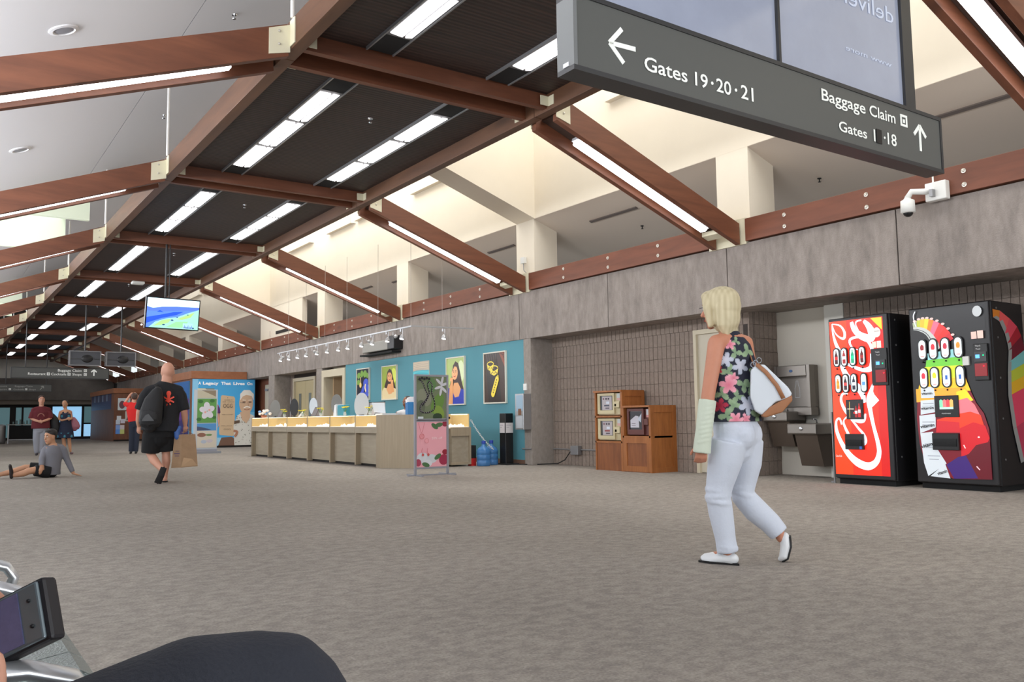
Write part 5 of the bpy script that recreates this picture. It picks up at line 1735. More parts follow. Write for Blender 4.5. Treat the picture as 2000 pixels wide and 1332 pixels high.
for (x, y) in sp:
    h = empty('spotlight', (x, y, 2.57))
    h.parent = tl
    h.location = Vector((x, y, 2.57)) - tl.location
    MB().cyl((x, y + .03, 2.565), 0.018, -0.05).cyl((x + .02, y - .01, 2.56), 0.007, -0.1, n=6).build('stem', M_TRK, h)['kind'] = 'stuff'
    ax = Vector((0.25, 0.10, 1)).normalized()
    MB().lathe((x, y, 2.375), [(0.042, 0), (0.045, 0.015), (0.04, 0.05), (0.02, 0.085), (0.012, 0.09)], 14, ax=tuple(ax)).build('spot_head', M_TRK, h, smooth=True)
    MB().lathe(Vector((x, y, 2.375)) - ax * 0.004, [(0.038, 0), (0.036, 0.006)], 14, ax=tuple(ax)).build('spot_lens', M_SPOT, h)
for (x, y) in [(7.36, 20.9), (7.4, 20.6), (7.36, 18.8), (7.38, 15.9), (7.38, 14.7)]:
    h = MB().cyl((x, y, 2.56), 0.007, -0.07, n=6).lathe((x + .03, y, 2.46), [(0.03, 0), (0.036, 0.04), (0.015, 0.07)], 12, ax=(0.8, 0, 0.4)).build('spot_head_turned', M_TRK, tl)
    h['kind'] = 'stuff'
for (y, e) in [(19.6, 22), (17.8, 22), (16.0, 22), (14.4, 22)]:
    d = bpy.data.lights.new('track_spot', 'SPOT')
    d.energy = e
    d.spot_size = 1.7
    d.spot_blend = 0.9
    d.shadow_soft_size = 0.05
    d.color = (1, 0.9, 0.72)
    o = bpy.data.objects.new('track_spot', d)
    o.location = (7.25, y, 2.33)
    o.rotation_euler = (0, -0.15, 0)
    COL.objects.link(o)
# projector-like box on the concrete behind the track
pj = empty('speaker_unit', (9.2, 18.7, 2.55), 'grey and black box unit fixed to the concrete above the cased opening', 'speaker')
box('body', 9.12, 9.35, 18.45, 19.9, 2.56, 2.8, mat('unit_grey', srgb(150, 148, 142), 0.5), pj, 0.02)
box('black_end', 9.1, 9.35, 18.1, 18.45, 2.55, 2.88, M_BLACK, pj, 0.02)
box('shelf', 9.1, 9.35, 18.2, 20.0, 2.48, 2.52, M_BLACKM, pj)
# water bottles, black post, red box, chain
M_WB = mat('blue_water_bottle', srgb(70, 130, 190), 0.15, alpha=0.75)
for (x, y, lb) in [(8.60, 13.42, 'big blue water bottle on the floor by the return counter, in front'), (8.90, 13.62, 'big blue water bottle behind the other one, before the teal wall')]:
    t = empty('water_bottle', (x, y, 0), lb, 'bottle', 'large water bottles')
    MB().lathe((x, y, 0.0), [(0.115, 0), (0.13, 0.02), (0.13, 0.10), (0.122, 0.11), (0.13, 0.12), (0.13, 0.2), (0.122, 0.21), (0.13, 0.22), (0.13, 0.28), (0.10, 0.33), (0.04, 0.37), (0.035, 0.41)], 24).build('body', M_WB, t, smooth=True)
    MB().lathe((x, y, 0.41), [(0.04, 0), (0.04, 0.05), (0.03, 0.055)], 16).build('cap', mat('blue_cap', srgb(40, 70, 170), 0.4), t)
bp = empty('black_post', (9.1, 13.52, 0), 'tall black ticket post with a white notice before the teal wall', 'post')
box('base', 9.05, 9.33, 13.32, 13.66, 0, 0.025, M_BLACKM, bp)
box('column', 9.08, 9.26, 13.40, 13.60, 0.025, 0.97, M_BLACK, bp, 0.01)
P = Print((9.085, 13.398, 0.60), XD, ZD)
P.rect(0, 0, .17, .19, srgb(214, 208, 208)).rect(.02, .14, .12, .15, srgb(150, 140, 150)).rect(.02, .10, .08, .108, srgb(150, 140, 150))
P.build('notice', bp)
P = Print((9.078, 13.59, 0.60), YD, ZD)
P.rect(0, 0, .17, .19, srgb(214, 208, 208)).rect(.02, .14, .12, .15, srgb(150, 140, 150)).rect(.02, .10, .08, .108, srgb(150, 140, 150))
P.build('notice', bp)
rb = empty('extinguisher_box', (8.5, 13.9, 0), 'small black and red box between the return counter and the water bottles', 'box')
box('lower', 8.462, 8.56, 13.62, 13.75, 0, 0.14, mat('red_plastic', srgb(196, 40, 34), 0.5), rb)
box('upper', 8.462, 8.56, 13.62, 13.75, 0.14, 0.38, M_BLACKM, rb)
mb = MB()
mb2 = empty('chain', (8.5, 13.7, .3), 'white plastic chain hanging from the return counter down to the water bottles', 'chain')
pa, pb = Vector((8.46, 13.64, 0.86)), Vector((8.87, 13.5, 0.30))
for i in range(16):
    t = (i + .5) / 16
    c_ = pa.lerp(pb, t) + Vector((0, 0, -0.22 * t * (1 - t)))
    d = (pb - pa).normalized()
    s_ = d.orthogonal().normalized() if i % 2 else d.cross(d.orthogonal()).normalized()
    pts = [c_ + d * 0.028 * math.cos(a) + s_ * 0.014 * math.sin(a) for a in [2 * PI * k / 8 for k in range(9)]]
    MB().tube(pts, 0.004, 5).build('link', M_WP, mb2)

# easel sign in front of the counter
es = empty('poster_stand', (6.63, 11.9, 0), 'silver floor stand with a green necklace poster above a pink 20% off poster', 'sign stand')
M_ALF = mat('easel_aluminium', srgb(150, 152, 160), 0.4, 0.35)
for x in (6.32, 6.90):
    box('upright', x, x + 0.035, 11.85, 11.88, 0.02, 1.58, M_ALF, es)
    box('foot', x - 0.0, x + 0.035, 11.62, 12.12, 0.0, 0.02, M_ALF, es)
MB().box(6.2, 7.05, 11.83, 11.87, 0.0, 0.02).build('cross_foot', M_ALF, es)
for z in (0.10, 0.835, 0.855, 1.55):
    box('rail', 6.355, 6.90, 11.853, 11.877, z, z + 0.03, M_ALF, es)
for (z0, z1, nm) in [(0.13, 0.835, 'lower'), (0.885, 1.55, 'upper')]:
    box('poster_backing', 6.357, 6.898, 11.86, 11.872, z0, z1, M_PFR, es)
P = Print((6.36, 11.859, 0.885), XD, ZD)
w, h = .536, .665
P.rect(0, 0, w, h, srgb(104, 116, 88))
for (u, v, r, ry, ro, c_) in [(.7, .35, .12, .3, -.5, srgb(96, 130, 60)), (.75, .15, .1, .2, .6, srgb(120, 146, 62)), (.25, .5, .14, .25, .6, srgb(124, 128, 108)), (.12, .25, .1, .22, -.3, srgb(88, 96, 78)), (.5, .8, .1, .2, .2, srgb(86, 120, 74)), (.7, .04, .1, .1, 0, srgb(40, 60, 40))]:
    P.disc(u * w, v * h, r * w * 1.6, c_, ry * h * .9, rot=ro)
for a in range(6):
    th = 2 * PI * a / 6 + .3
    P.disc(.84 * w + .06 * math.cos(th), .78 * h + .09 * math.sin(th), .075, srgb(190, 190, 196), .022, rot=th)
pth = [(.05, .95), (.2, .85), (.28, .7), (.36, .55), (.28, .42), (.14, .32), (.12, .2), (.25, .14), (.45, .16), (.6, .25), (.58, .45), (.5, .62), (.52, .78), (.44, .88), (.36, .8), (.42, .62), (.34, .45), (.18, .3)]
pth = [(p[0] * w, p[1] * h) for p in pth]
P.stroke(pth, .02, srgb(34, 32, 38), 4)
for i in range(len(pth) - 1):
    for t in (.0, .33, .66):
        P.disc(pth[i][0] + (pth[i + 1][0] - pth[i][0]) * t, pth[i][1] + (pth[i + 1][1] - pth[i][1]) * t, .007, srgb(150, 146, 150), n=6)
for j in range(5):
    P.disc((.08 + .08 * j) * w, (.94 + .02 * (j % 2)) * h, .022, srgb(28, 26, 32), n=8)
P.rect(.02 * w, .0, .2 * w, .05 * h, srgb(196, 206, 210))
P.build('upper_poster', es)
P = Print((6.36, 11.859, 0.13), XD, ZD)
h = .705
P.rect(0, 0, w, h, srgb(222, 158, 168))
for (u, v, r, ry, c_) in [(.2, .2, .2, .12, srgb(200, 204, 210)), (.5, .18, .18, .10, srgb(196, 200, 206)), (.35, .08, .16, .08, srgb(206, 208, 214)), (.05, .1, .1, .08, srgb(160, 60, 84)), (.9, .15, .16, .12, srgb(150, 40, 70)), (.95, .32, .1, .06, srgb(140, 30, 50)), (.95, .95, .1, .06, srgb(140, 40, 60))]:
    P.disc(u * w, v * h, r * w, c_, ry * h)
for (u, v, ro) in [(.7, .22, .6), (.3, .05, -.3), (.75, .93, .2), (.6, .9, -.6)]:
    P.disc(u * w, v * h, .07, srgb(70, 106, 66), .035, rot=ro)
CH = srgb(190, 92, 96)
P.stroke([(.06 * w, .98 * h), (.16 * w, .76 * h), (.26 * w, .98 * h)], .004, CH)
P.disc(.17 * w, .68 * h, .045, srgb(196, 110, 112)).disc(.17 * w, .68 * h, .036, srgb(222, 150, 158))
P.disc(.33 * w, .58 * h, .04, srgb(206, 130, 136)).disc(.33 * w, .58 * h, .032, srgb(222, 152, 160))
for j in range(4):
    P.stroke([(.09 * w + .02 * j, .64 * h), (.17 * w + .01 * j, .73 * h)], .003, CH)
for u in (.18, .36):
    P.stroke([(u * w, .42 * h), (u * w - .01, .34 * h), (u * w + .01, .3 * h)], .005, CH)
    P.disc(u * w + .01, .27 * h, .022, srgb(190, 84, 80))
P.build('lower_poster', es)
text_mesh('20% off', .19, .036, mat('off_white_print', srgb(236, 214, 216), 0.6), 'lettering', es, (6.62, 11.843, 0.56), XD, ZD, 0.001)

# ================================================================== INFORMATION KIOSKS
M_KW = wood_mat('kiosk_veneer', srgb(120, 78, 58), srgb(146, 98, 72), 0.5, (1, 1, 0.2), 6)
M_KF = wood_mat('kiosk_frieze', srgb(150, 96, 64), srgb(172, 112, 76), 0.5, (1, 1, 2), 4)
kb = empty('information_kiosk', (8.4, 30, 0), 'near wood-trimmed display kiosk with a blue poster headed A Legacy That Lives On', 'kiosk')
box('body', 7.5, 9.33, 30.02, 33.6, 0.0, 2.36, M_KW, kb)
box('frieze', 7.45, 9.33, 29.95, 33.7, 2.36, 2.62, M_KF, kb)
box('plinth', 7.47, 9.6, 30.0, 33.65, 0.0, 0.07, M_DARK, kb)
box('board', 7.5, 9.64, 29.98, 30.02, 0.07, 2.36, mat('board_edge', srgb(90, 150, 190), 0.5), kb)
P = Print((7.5, 29.978, 0.07), XD, ZD)
w, h = 2.12, 2.28
P.rect(0, 0, w, h, srgb(70, 160, 212))
P.rect(0, 0, .09 * w, h, srgb(130, 190, 224)).rect(.8 * w, .35 * h, w, .5 * h, srgb(110, 180, 214)).rect(.4 * w, 0, .55 * w, .12 * h, srgb(150, 196, 220))
P.rect(.08 * w, .74 * h, .345 * w, .86 * h, srgb(206, 194, 150)).poly([(.20 * w, .86 * h), (.345 * w, .86 * h), (.345 * w, .75 * h)], srgb(120, 108, 80))
BE = srgb(196, 170, 138)
P.poly([(.44 * w, .16 * h), (.43 * w, .2 * h), (.45 * w, .74 * h), (.47 * w, .76 * h), (.66 * w, .74 * h), (.68 * w, .71 * h), (.68 * w, .18 * h), (.66 * w, .14 * h)], BE)
P.disc(.56 * w, .72 * h, .012, srgb(80, 60, 50))
P.poly([(.42 * w, 0), (.47 * w, .12 * h), (.64 * w, .13 * h), (.68 * w, .10 * h), (.70 * w, 0)], srgb(112, 84, 70))
SH = srgb(206, 204, 196)
P.poly([(.68 * w, 0), (.66 * w, .3 * h), (.72 * w, .45 * h), (.80 * w, .50 * h), (.97 * w, .46 * h), (w, .44 * h), (w, 0)], SH)
for j in range(46):
    u, v = .70 + .29 * random.random(), .02 + .42 * random.random()
    P.disc(u * w, v * h, .03, srgb(112, 108, 100) if j % 3 else srgb(176, 168, 160), .010, n=6, rot=random.random() * 3)
P.poly([(.67 * w, .32 * h), (.76 * w, .34 * h), (.76 * w, .38 * h), (.67 * w, .37 * h)], srgb(90, 74, 60))
SKO = srgb(196, 164, 136)
P.poly([(.76 * w, .5 * h), (.80 * w, .38 * h), (.87 * w, .33 * h), (.93 * w, .42 * h), (.93 * w, .52 * h)], SKO)
P.disc(.86 * w, .64 * h, .115 * w, SKO, .17 * h, n=24)
P.disc(.765 * w, .65 * h, .02 * w, SKO, .035 * h)
P.poly([(.76 * w, .68 * h), (.76 * w, .78 * h), (.82 * w, .84 * h), (.92 * w, .84 * h), (.985 * w, .78 * h), (.985 * w, .68 * h), (.95 * w, .75 * h), (.86 * w, .765 * h), (.80 * w, .74 * h)], srgb(222, 216, 206))
for s in (-1, 1):
    P.disc((.875 + .05 * s) * w, .655 * h, .03 * w, srgb(120, 96, 80), .012 * h)
    P.stroke([((.845 + .085 * s) * w, .645 * h), ((.875 + .035 * s) * w, .64 * h)], .012, srgb(90, 84, 84))
    P.stroke([((.875 + .02 * s) * w, .685 * h), ((.875 + .075 * s) * w, .688 * h)], .02, srgb(226, 220, 212))
P.stroke([(.885 * w, .66 * h), (.90 * w, .60 * h), (.88 * w, .595 * h)], .02, srgb(168, 132, 108))
P.stroke([(.82 * w, .565 * h), (.87 * w, .585 * h), (.93 * w, .572 * h)], .035, srgb(232, 226, 218))
P.stroke([(.83 * w, .545 * h), (.875 * w, .535 * h), (.92 * w, .55 * h)], .022, srgb(140, 80, 70))
P.stroke([(.66 * w, .22 * h), (.72 * w, .20 * h), (.68 * w, .13 * h)], .08, srgb(170, 120, 96))
P.build('poster', kb, print_mat('kiosk_print', 0.15, 0.4))
MKT = mat('kiosk_white', srgb(236, 238, 240), 0.5, emis=((1, 1, 1), 0.15))
MKD = mat('kiosk_dark', srgb(84, 68, 60), 0.6)
for w_, x_, l_ in (('A', 7.68, .09), ('Legacy', 7.83, .53), ('That', 8.44, .34), ('Lives', 8.86, .40), ('On', 9.34, .19)):
    text_mesh(w_, l_, .095, MKT, 'lettering', kb, (x_, 29.942, 2.165), XD, ZD, 0.004, 0.045)
for (b, u, v, ww, hh) in [('OGG', .485, .57, .15, .14), ('NUMBER IN', .50, .68, .13, .03), ('FOR   LUNCH', .475, .65, .18, .035), ('FAR COURT', .47, .46, .18, .03), ('FOR LUNCH', .46, .29, .17, .025), ('OGG', .50, .235, .11, .05)]:
    text_mesh(b, ww * w, hh, MKD, 'lettering', kb, (7.5 + u * w, 29.942, 0.07 + v * h), XD, ZD, 0.004, 0.0)
# side face of the near kiosk: blue to purple poster
box('side_board', 7.47, 7.5, 30.3, 33.2, 0.2, 2.3, mat('board_edge', srgb(90, 150, 190), 0.5), kb)
P = Print((7.468, 33.2, 0.2), YD, ZD)
P.rect(0, 0, 2.9, 2.1, srgb(50, 110, 180)).rect(0, 0, 2.9, .8, srgb(60, 50, 120)).poly([(0, .5), (2.9, .9), (2.9, 1.5), (0, 1.2)], srgb(110, 60, 150))
P.build('side_poster', kb)

# slim banner stand
bn = empty('banner_stand', (6.6, 24.85, 0), 'slim pale banner with white flowers above a beach picture, left of the counter', 'banner')
box('base', 6.3, 7.0, 24.7, 25.0, 0.0, 0.06, M_ALF, bn)
box('sheet', 6.27, 6.92, 24.85, 24.87, 0.06, 1.80, mat('banner_sheet', srgb(190, 196, 204), 0.5), bn)
P = Print((6.27, 24.848, 0.06), XD, ZD)
P.rect(.09, 1.50, .60, 1.72, srgb(190, 182, 160)).poly([(.2, 1.72), (.6, 1.72), (.6, 1.54)], srgb(140, 124, 104))
P.rect(.09, .80, .62, 1.48, srgb(96, 150, 76))
for (u, v, r) in [(.18, 1.40, .07), (.5, 1.42, .07), (.14, .9, .07), (.56, .95, .06), (.56, 1.2, .04)]:
    P.disc(u, v, r, srgb(60, 110, 56), r * .7)
for k in range(5):
    a = 2 * PI * k / 5 + .4
    P.disc(.36 + .11 * math.cos(a), 1.14 + .14 * math.sin(a), .11, srgb(214, 210, 218), .085, rot=a)
P.disc(.31, 1.1, .03, srgb(220, 160, 150)).disc(.42, 1.16, .03, srgb(220, 160, 150))
P.rect(.09, .58, .62, .78, srgb(84, 144, 200)).poly([(.09, .7), (.3, .66), (.5, .6), (.09, .58)], srgb(70, 80, 110))
P.rect(.09, .10, .62, .58, srgb(206, 196, 180)).disc(.22, .46, .12, srgb(140, 96, 80), .06).disc(.42, .46, .09, srgb(110, 140, 90), .03)
P.disc(.28, .27, .08, srgb(176, 184, 200), .05).disc(.44, .29, .09, srgb(196, 184, 190), .05)
P.rect(0, 0, .65, .06, srgb(150, 150, 160))
P.build('print', bn)

ka = empty('information_kiosk', (8.5, 46, 0), 'far reddish-brown timber kiosk with notices, behind the man in the red shirt', 'kiosk')
box('body', 7.78, 9.33, 46.02, 53.0, 0, 2.38, M_KW, ka)
box('frieze', 7.72, 9.33, 45.95, 53.1, 2.38, 2.62, M_KF, ka)
box('plinth', 7.8, 9.33, 46.0, 53, 0, 0.08, M_DARK, ka)
P = Print((7.777, 52.8, 1.6), YD, ZD)
P.rect(0, 0, 6.0, .92, srgb(70, 74, 116))
for j in range(9):
    P.rect(.2 + .62 * j, .42, .6 + .62 * j, .86 - .05 * (j % 3), srgb(140, 150, 170) if j % 2 else srgb(90, 80, 100))
P.build('side_print', ka)
P = Print((7.8, 46.018, 0.08), XD, ZD)
P.rect(.15, 1.45, .72, 2.05, srgb(196, 206, 208)).disc(.35, 1.72, .14, srgb(110, 70, 80), .2).disc(.56, 1.8, .1, srgb(110, 200, 190), .16)
P.rect(.50, .9, .78, 1.4, srgb(196, 190, 180)).poly([(.55, .95), (.7, 1.35), (.75, .95)], srgb(90, 80, 76))
for (u, v, c_) in [(.08, .75, srgb(190, 200, 214)), (.3, .8, srgb(200, 196, 206)), (.08, .5, srgb(130, 160, 214)), (.28, .5, srgb(206, 196, 196)), (.08, .28, srgb(90, 140, 210)), (.28, .28, srgb(190, 196, 120)), (.12, .95, srgb(206, 210, 214))]:
    P.rect(u, v, u + .2, v + .22, c_)
P.build('notices', ka, print_mat('notice_print', 0.15, 0.5))
# service trolley / desk and bin in front of the far glazing
dk = empty('service_desk', (4.0, 46, 0), 'low dark counter with a pale top before the far glazing, left of the couple', 'desk')
box('top', 3.25, 4.4, 46, 46.5, .86, .90, mat('pale_top', srgb(180, 180, 176), 0.5), dk)
box('front', 3.36, 4.3, 46.05, 46.45, .25, .84, M_BLACKM, dk)
for x in (3.27, 4.34):
    box('leg', x, x + .05, 46.02, 46.07, 0, .86, M_ALU, dk)
box('rail', 3.3, 4.35, 46.02, 46.06, .16, .2, M_ALU, dk)
for i in range(6):
    MB().cyl((3.5 + i * .14, 46.2, .90), .035, .12 + .05 * (i % 3), n=8).build('bottle', mat('desk_items', srgb(110, 130, 130), 0.4), dk)
bn2 = MB().lathe((3.0, 46.3, 0), [(.2, 0), (.22, .1), (.22, .8), (.2, .86), (.1, .9)], 20).build('litter_bin', M_STEELG, smooth=True)
tag(bn2, 'grey cylindrical bin beside the dark counter at the far left', 'bin')

# ================================================================== PEOPLE
_cx = Vector((0.8236, -0.5672, 0))
_cy = Vector((0.5672, 0.8236, 0))


class Fig:
    kx = 1.0
    """a figure laid out in its own frame: x to the side, y away from the seats, z up; origin on the floor"""

    def __init__(s, name, origin, label, ax=None):
        s.o = Vector(origin)
        if ax is None:
            v = Vector((origin[0], origin[1], 0)).normalized()
            ax = (Vector((v.y, -v.x, 0)), v)
            s.kx = v.dot(_cy)
        s.ax = ax
        s.root = empty(name, origin, label, 'person')

    def w(s, p):
        return s.o + s.ax[0] * (p[0] * s.kx) + s.ax[1] * p[1] + Vector((0, 0, p[2]))

    def d(s, p):
        return s.ax[0] * p[0] + s.ax[1] * p[1] + Vector((0, 0, p[2]))

    def tube(s, mb, pts, rads, lat=None, n=18, cap_r=True):
        mb.tube([s.w(p) for p in pts], rads, n, lat=s.d(lat) if lat else None)
        if cap_r:
            for p, r in ((pts[0], rads[0]), (pts[-1], rads[-1])):
                rr = r if not isinstance(r, (tuple, list)) else min(r)
                mb.ell(s.w(p), rr, n=12)
        return mb

    def ell(s, mb, c, r, ax=None, n=16):
        a = [s.d(v) for v in (ax or [(1, 0, 0), (0, 1, 0), (0, 0, 1)])]
        mb.ell(s.w(c), r, a, n)
        return mb

    def remesh(s, mb, name, m, voxel=0.008, smooth=4, parent=None, colfn=None):
        """fuse overlapping volumes into one continuous smooth surface"""
        o = mb.build('tmp', m)
        md = o.modifiers.new('r', 'REMESH')
        md.mode = 'VOXEL'
        md.voxel_size = voxel
        md2 = o.modifiers.new('s', 'SMOOTH')
        md2.factor = 0.5
        md2.iterations = smooth
        dg = bpy.context.evaluated_depsgraph_get()
        me = bpy.data.meshes.new_from_object(o.evaluated_get(dg))
        bpy.data.objects.remove(o)
        par = parent or s.root
        off = Vector((0, 0, 0))
        q = par
        while q is not None:
            off += q.location
            q = q.parent
        if colfn:
            ca = me.color_attributes.new('Col', 'FLOAT_COLOR', 'POINT')
            for i, v in enumerate(me.vertices):
                r = v.co - s.o
                loc = (r.dot(s.ax[0]) / s.kx, r.dot(s.ax[1]), r.z)
                ca.data[i].color = (*colfn(loc), 1)
        for v in me.vertices:
            v.co -= off
        for p in me.polygons:
            p.use_smooth = True
        me.name = name
        me.materials.clear()
        me.materials.append(m)
        r = bpy.data.objects.new(name, me)
        COL.objects.link(r)
        r.parent = par
        return r


def nrm(v):
    return Vector(v).normalized()


def hand(F, mb, wrist, direction, palm_n, size=0.18, curl=0.5, thumb_side=1):
    """palm and five fingers, added to body builder; direction from wrist to fingers, palm_n palm normal (curl direction)"""
    d, n = nrm(direction), nrm(palm_n)
    n = (n - d * n.dot(d)).normalized()
    sd = d.cross(n)
    w0 = Vector(wrist)
    pl_ = size * 0.5
    F.tube(mb, [w0 - d * .01, w0 + d * pl_ * .5, w0 + d * pl_], [(.026, .018), (.036, .015), (.038, .013)], lat=tuple(sd), n=14)
    for i, (off, ln) in enumerate([(-1.5, .43), (-.5, .5), (.5, .47), (1.5, .37)]):
        b = w0 + d * pl_ * .92 + sd * off * .0195
        L = size * ln
        a1 = curl * .6
        a2 = curl * 1.3
        p1 = b + (d * math.cos(a1) + n * math.sin(a1)) * L * .45
        p2 = p1 + (d * math.cos(a2) + n * math.sin(a2)) * L * .32
        a3 = curl * 1.9
        p3 = p2 + (d * math.cos(a3) + n * math.sin(a3)) * L * .23
        F.tube(mb, [b, p1, p2, p3], [.0095, .009, .008, .007], n=8)
    ts = sd * thumb_side
    b = w0 + d * pl_ * .25 + ts * .03
    p1 = b + (d * .6 + ts * .75 + n * .25).normalized() * size * .2
    p2 = p1 + (d * .9 + ts * .25 + n * .35).normalized() * size * .17
    F.tube(mb, [b, p1, p2], [.013, .0105, .009], n=8)


def head(F, mb, c, face, up=(0, 0, 1), s=1.0, nose=True, ears=True):
    """skull, jaw, nose, ears into the body builder. face = facing direction"""
    f, u = nrm(face), nrm(up)
    u = (u - f * u.dot(f)).normalized()
    r = f.cross(u)
    c = Vector(c)
    A = [tuple(r), tuple(f), tuple(u)]
    F.ell(mb, tuple(c + u * .02 * s - f * .005), (.074 * s, .092 * s, .098 * s), A, 20)
    F.ell(mb, tuple(c - u * .045 * s + f * .022 * s), (.058 * s, .066 * s, .07 * s), A, 18)
    F.ell(mb, tuple(c - u * .098 * s + f * .058 * s), (.026 * s, .022 * s, .02 * s), A, 12)
    if nose:
        F.tube(mb, [tuple(c + f * .084 * s + u * .012 * s), tuple(c + f * .106 * s - u * .026 * s)], [.009 * s, .015 * s], n=10)
        F.ell(mb, tuple(c + f * .078 * s - u * .062 * s), (.026 * s, .012 * s, .011 * s), A, 10)
        F.ell(mb, tuple(c + f * .082 * s + u * .03 * s), (.045 * s, .010 * s, .010 * s), A, 10)
    if ears:
        for k in (-1, 1):
            F.ell(mb, tuple(c + r * k * .076 * s - u * .012 * s - f * .008 * s), (.011 * s, .02 * s, .032 * s), A, 10)
    return f, u, r


def face_features(F, c, face, up=(0, 0, 1), s=1.0, brow=srgb(70, 50, 40)):
    f, u = nrm(face), nrm(up)
    u = (u - f * u.dot(f)).normalized()
    r = f.cross(u)
    c = Vector(c)
    A = [tuple(r), tuple(f), tuple(u)]
    for k in (-1, 1):
        e = MB()
        F.ell(e, tuple(c + f * .084 * s + r * k * .031 * s + u * .008 * s), (.0125 * s, .007 * s, .0075 * s), A, 10)
        eo = e.build('eye', mat('eye_white', srgb(226, 222, 216), 0.2), F.root, smooth=True)
        e = MB()
        F.ell(e, tuple(c + f * .0895 * s + r * k * .031 * s + u * .008 * s), (.006 * s, .003 * s, .006 * s), A, 8)
        e.build('iris', mat('iris', srgb(50, 36, 30), 0.2), eo)
        e = MB()
        F.tube(e, [tuple(c + f * .092 * s + r * k * .015 * s + u * .028 * s), tuple(c + f * .091 * s + r * k * .033 * s + u * .034 * s), tuple(c + f * .080 * s + r * k * .05 * s + u * .028 * s)], [.003 * s, .004 * s, .002 * s], n=6, cap_r=False)
        e.build('eyebrow', mat('brow_%d' % int(brow[0] * 999), brow, 0.8), F.root)
    e = MB()
    F.ell(e, tuple(c + f * .090 * s - u * .062 * s), (.023 * s, .005 * s, .007 * s), A, 10)
    e.build('lips', mat('lips', srgb(176, 96, 84), 0.5), F.root, smooth=True)


SKIN_T = mat('tanned_skin', srgb(196, 132, 104), 0.55, noise=(14, 0.05, (1, 1, 1)))
SKIN_L = mat('light_skin', srgb(204, 150, 126), 0.55)
SKIN_M = mat('warm_skin', srgb(190, 140, 108), 0.55)

# ------------------------------------------------------------------ 1. woman walking
F = Fig('person', (3.972, 3.512, 0), 'person walking past in a floral sleeveless top and white trousers, forearm in a cast')
H = Vector((-0.90, 0.43, 0))                    # heading
Lf = Vector((-0.43, -0.90, 0))                  # her left
body = MB()
hc = Vector((-0.012, 0.0, 1.515))
fdir = (-0.93, 0.36, -0.03)
head(F, body, hc, fdir, s=1.0)
sh_c = Vector((0.055, 0.0, 1.30))
lsh = sh_c + Vector((-.085, -.12, 0)) + Vector((0, 0, 0.0))
rsh = sh_c + Vector((.09, .12, 0)) + Vector((0, 0, 0.012))
F.tube(body, [(0.045, 0, 1.33), (0.035, 0, 1.38), (0.005, 0, 1.46)], [.06, .05, .052], n=16)
F.tube(body, [tuple(rsh), tuple(sh_c + Vector((0, 0, .03))), tuple(lsh)], [.05, .054, .05], n=16)
F.tube(body, [(0.06, 0, 1.30), (0.06, 0, 1.18), (0.062, 0, 1.0), (0.065, 0, .86)], [(.135, .085), (.15, .095), (.125, .09), (.15, .11)], lat=(-.66, -.75, 0), n=22)
# left arm hanging to the cast
lel = Vector((-0.088, -0.17, 1.0))
lwr = Vector((-0.135, -0.19, 0.70))
F.tube(body, [tuple(lsh + Vector((0, 0, .0))), tuple(lsh.lerp(lel, .35)), tuple(lel), tuple(lel.lerp(lwr, .3)), tuple(lwr)], [.052, .047, .04, .039, .027], n=16)
hand(F, body, tuple(lwr), (-0.12, 0.1, -1), (-.2, .9, 0), .15, .9, -1)
# right arm bent, holding the bag strap
rel = rsh + Vector((0.05, 0.05, -0.27))
rha = rsh + Vector((-0.10, -0.0, -0.36))
rha = rel + Vector((-.06, .05, .20))
F.tube(body, [tuple(rsh), tuple(rsh.lerp(rel, .4)), tuple(rel)], [.048, .043, .038], n=14)
F.tube(body, [tuple(rel), tuple(rel.lerp(rha, .5)), tuple(rha)], [.038, .034, .025], n=14)
hand(F, body, tuple(rha), (-.3, -.2, .9), (-.8, .3, 0), .14, 1.5, 1)
# ankles and feet
F.tube(body, [(-0.02, -0.05, .17), (-0.012, -0.05, .08)], [.034, .031], n=12)
F.tube(body, [(0.005, -0.05, .045), (-0.07, -0.02, .04), (-0.13, 0.01, .028)], [(.03, .03), (.036, .026), (.034, .018)], n=12)
F.tube(body, [(0.29, 0.10, .20), (0.315, 0.10, .14)], [.034, .031], n=12)
F.remesh(body, 'body', SKIN_T, 0.007, 3)
face_features(F, hc, fdir, brow=srgb(120, 92, 62))
# bob of blond hair
hair = MB()
fd, ud = nrm(fdir), Vector((0, 0, 1))
rd = fd.cross(ud)
A = [tuple(rd), tuple(fd), (0, 0, 1)]
F.ell(hair, tuple(hc + ud * .045 - fd * .022), (.098, .115, .095), A, 22)
F.ell(hair, tuple(hc + ud * .01 - fd * .045), (.098, .095, .11), A, 22)
F.ell(hair, tuple(hc - ud * .05 - fd * .045), (.096, .088, .105), A, 22)
F.ell(hair, tuple(hc + ud * .085 + fd * .045), (.075, .06, .038), A, 18)
for k in (-1, 1):
    F.tube(hair, [tuple(hc + rd * k * .072 + fd * .055 + ud * .07), tuple(hc + rd * k * .088 + fd * .035), tuple(hc + rd * k * .086 + fd * .02 - ud * .10)], [.024, .03, .018], n=10)
for j in range(7):
    a = -1.0 + 2.0 * j / 6
    q = hc - fd * .07 * math.cos(a) + rd * .085 * math.sin(a)
    F.tube(hair, [tuple(q + ud * .0), tuple(q * 1.0 - ud * .11 - fd * .012), tuple(q - ud * (.155 + .02 * (j % 2)) - fd * (.03 if j > 3 else .015))], [.035, .033, .010], n=10)


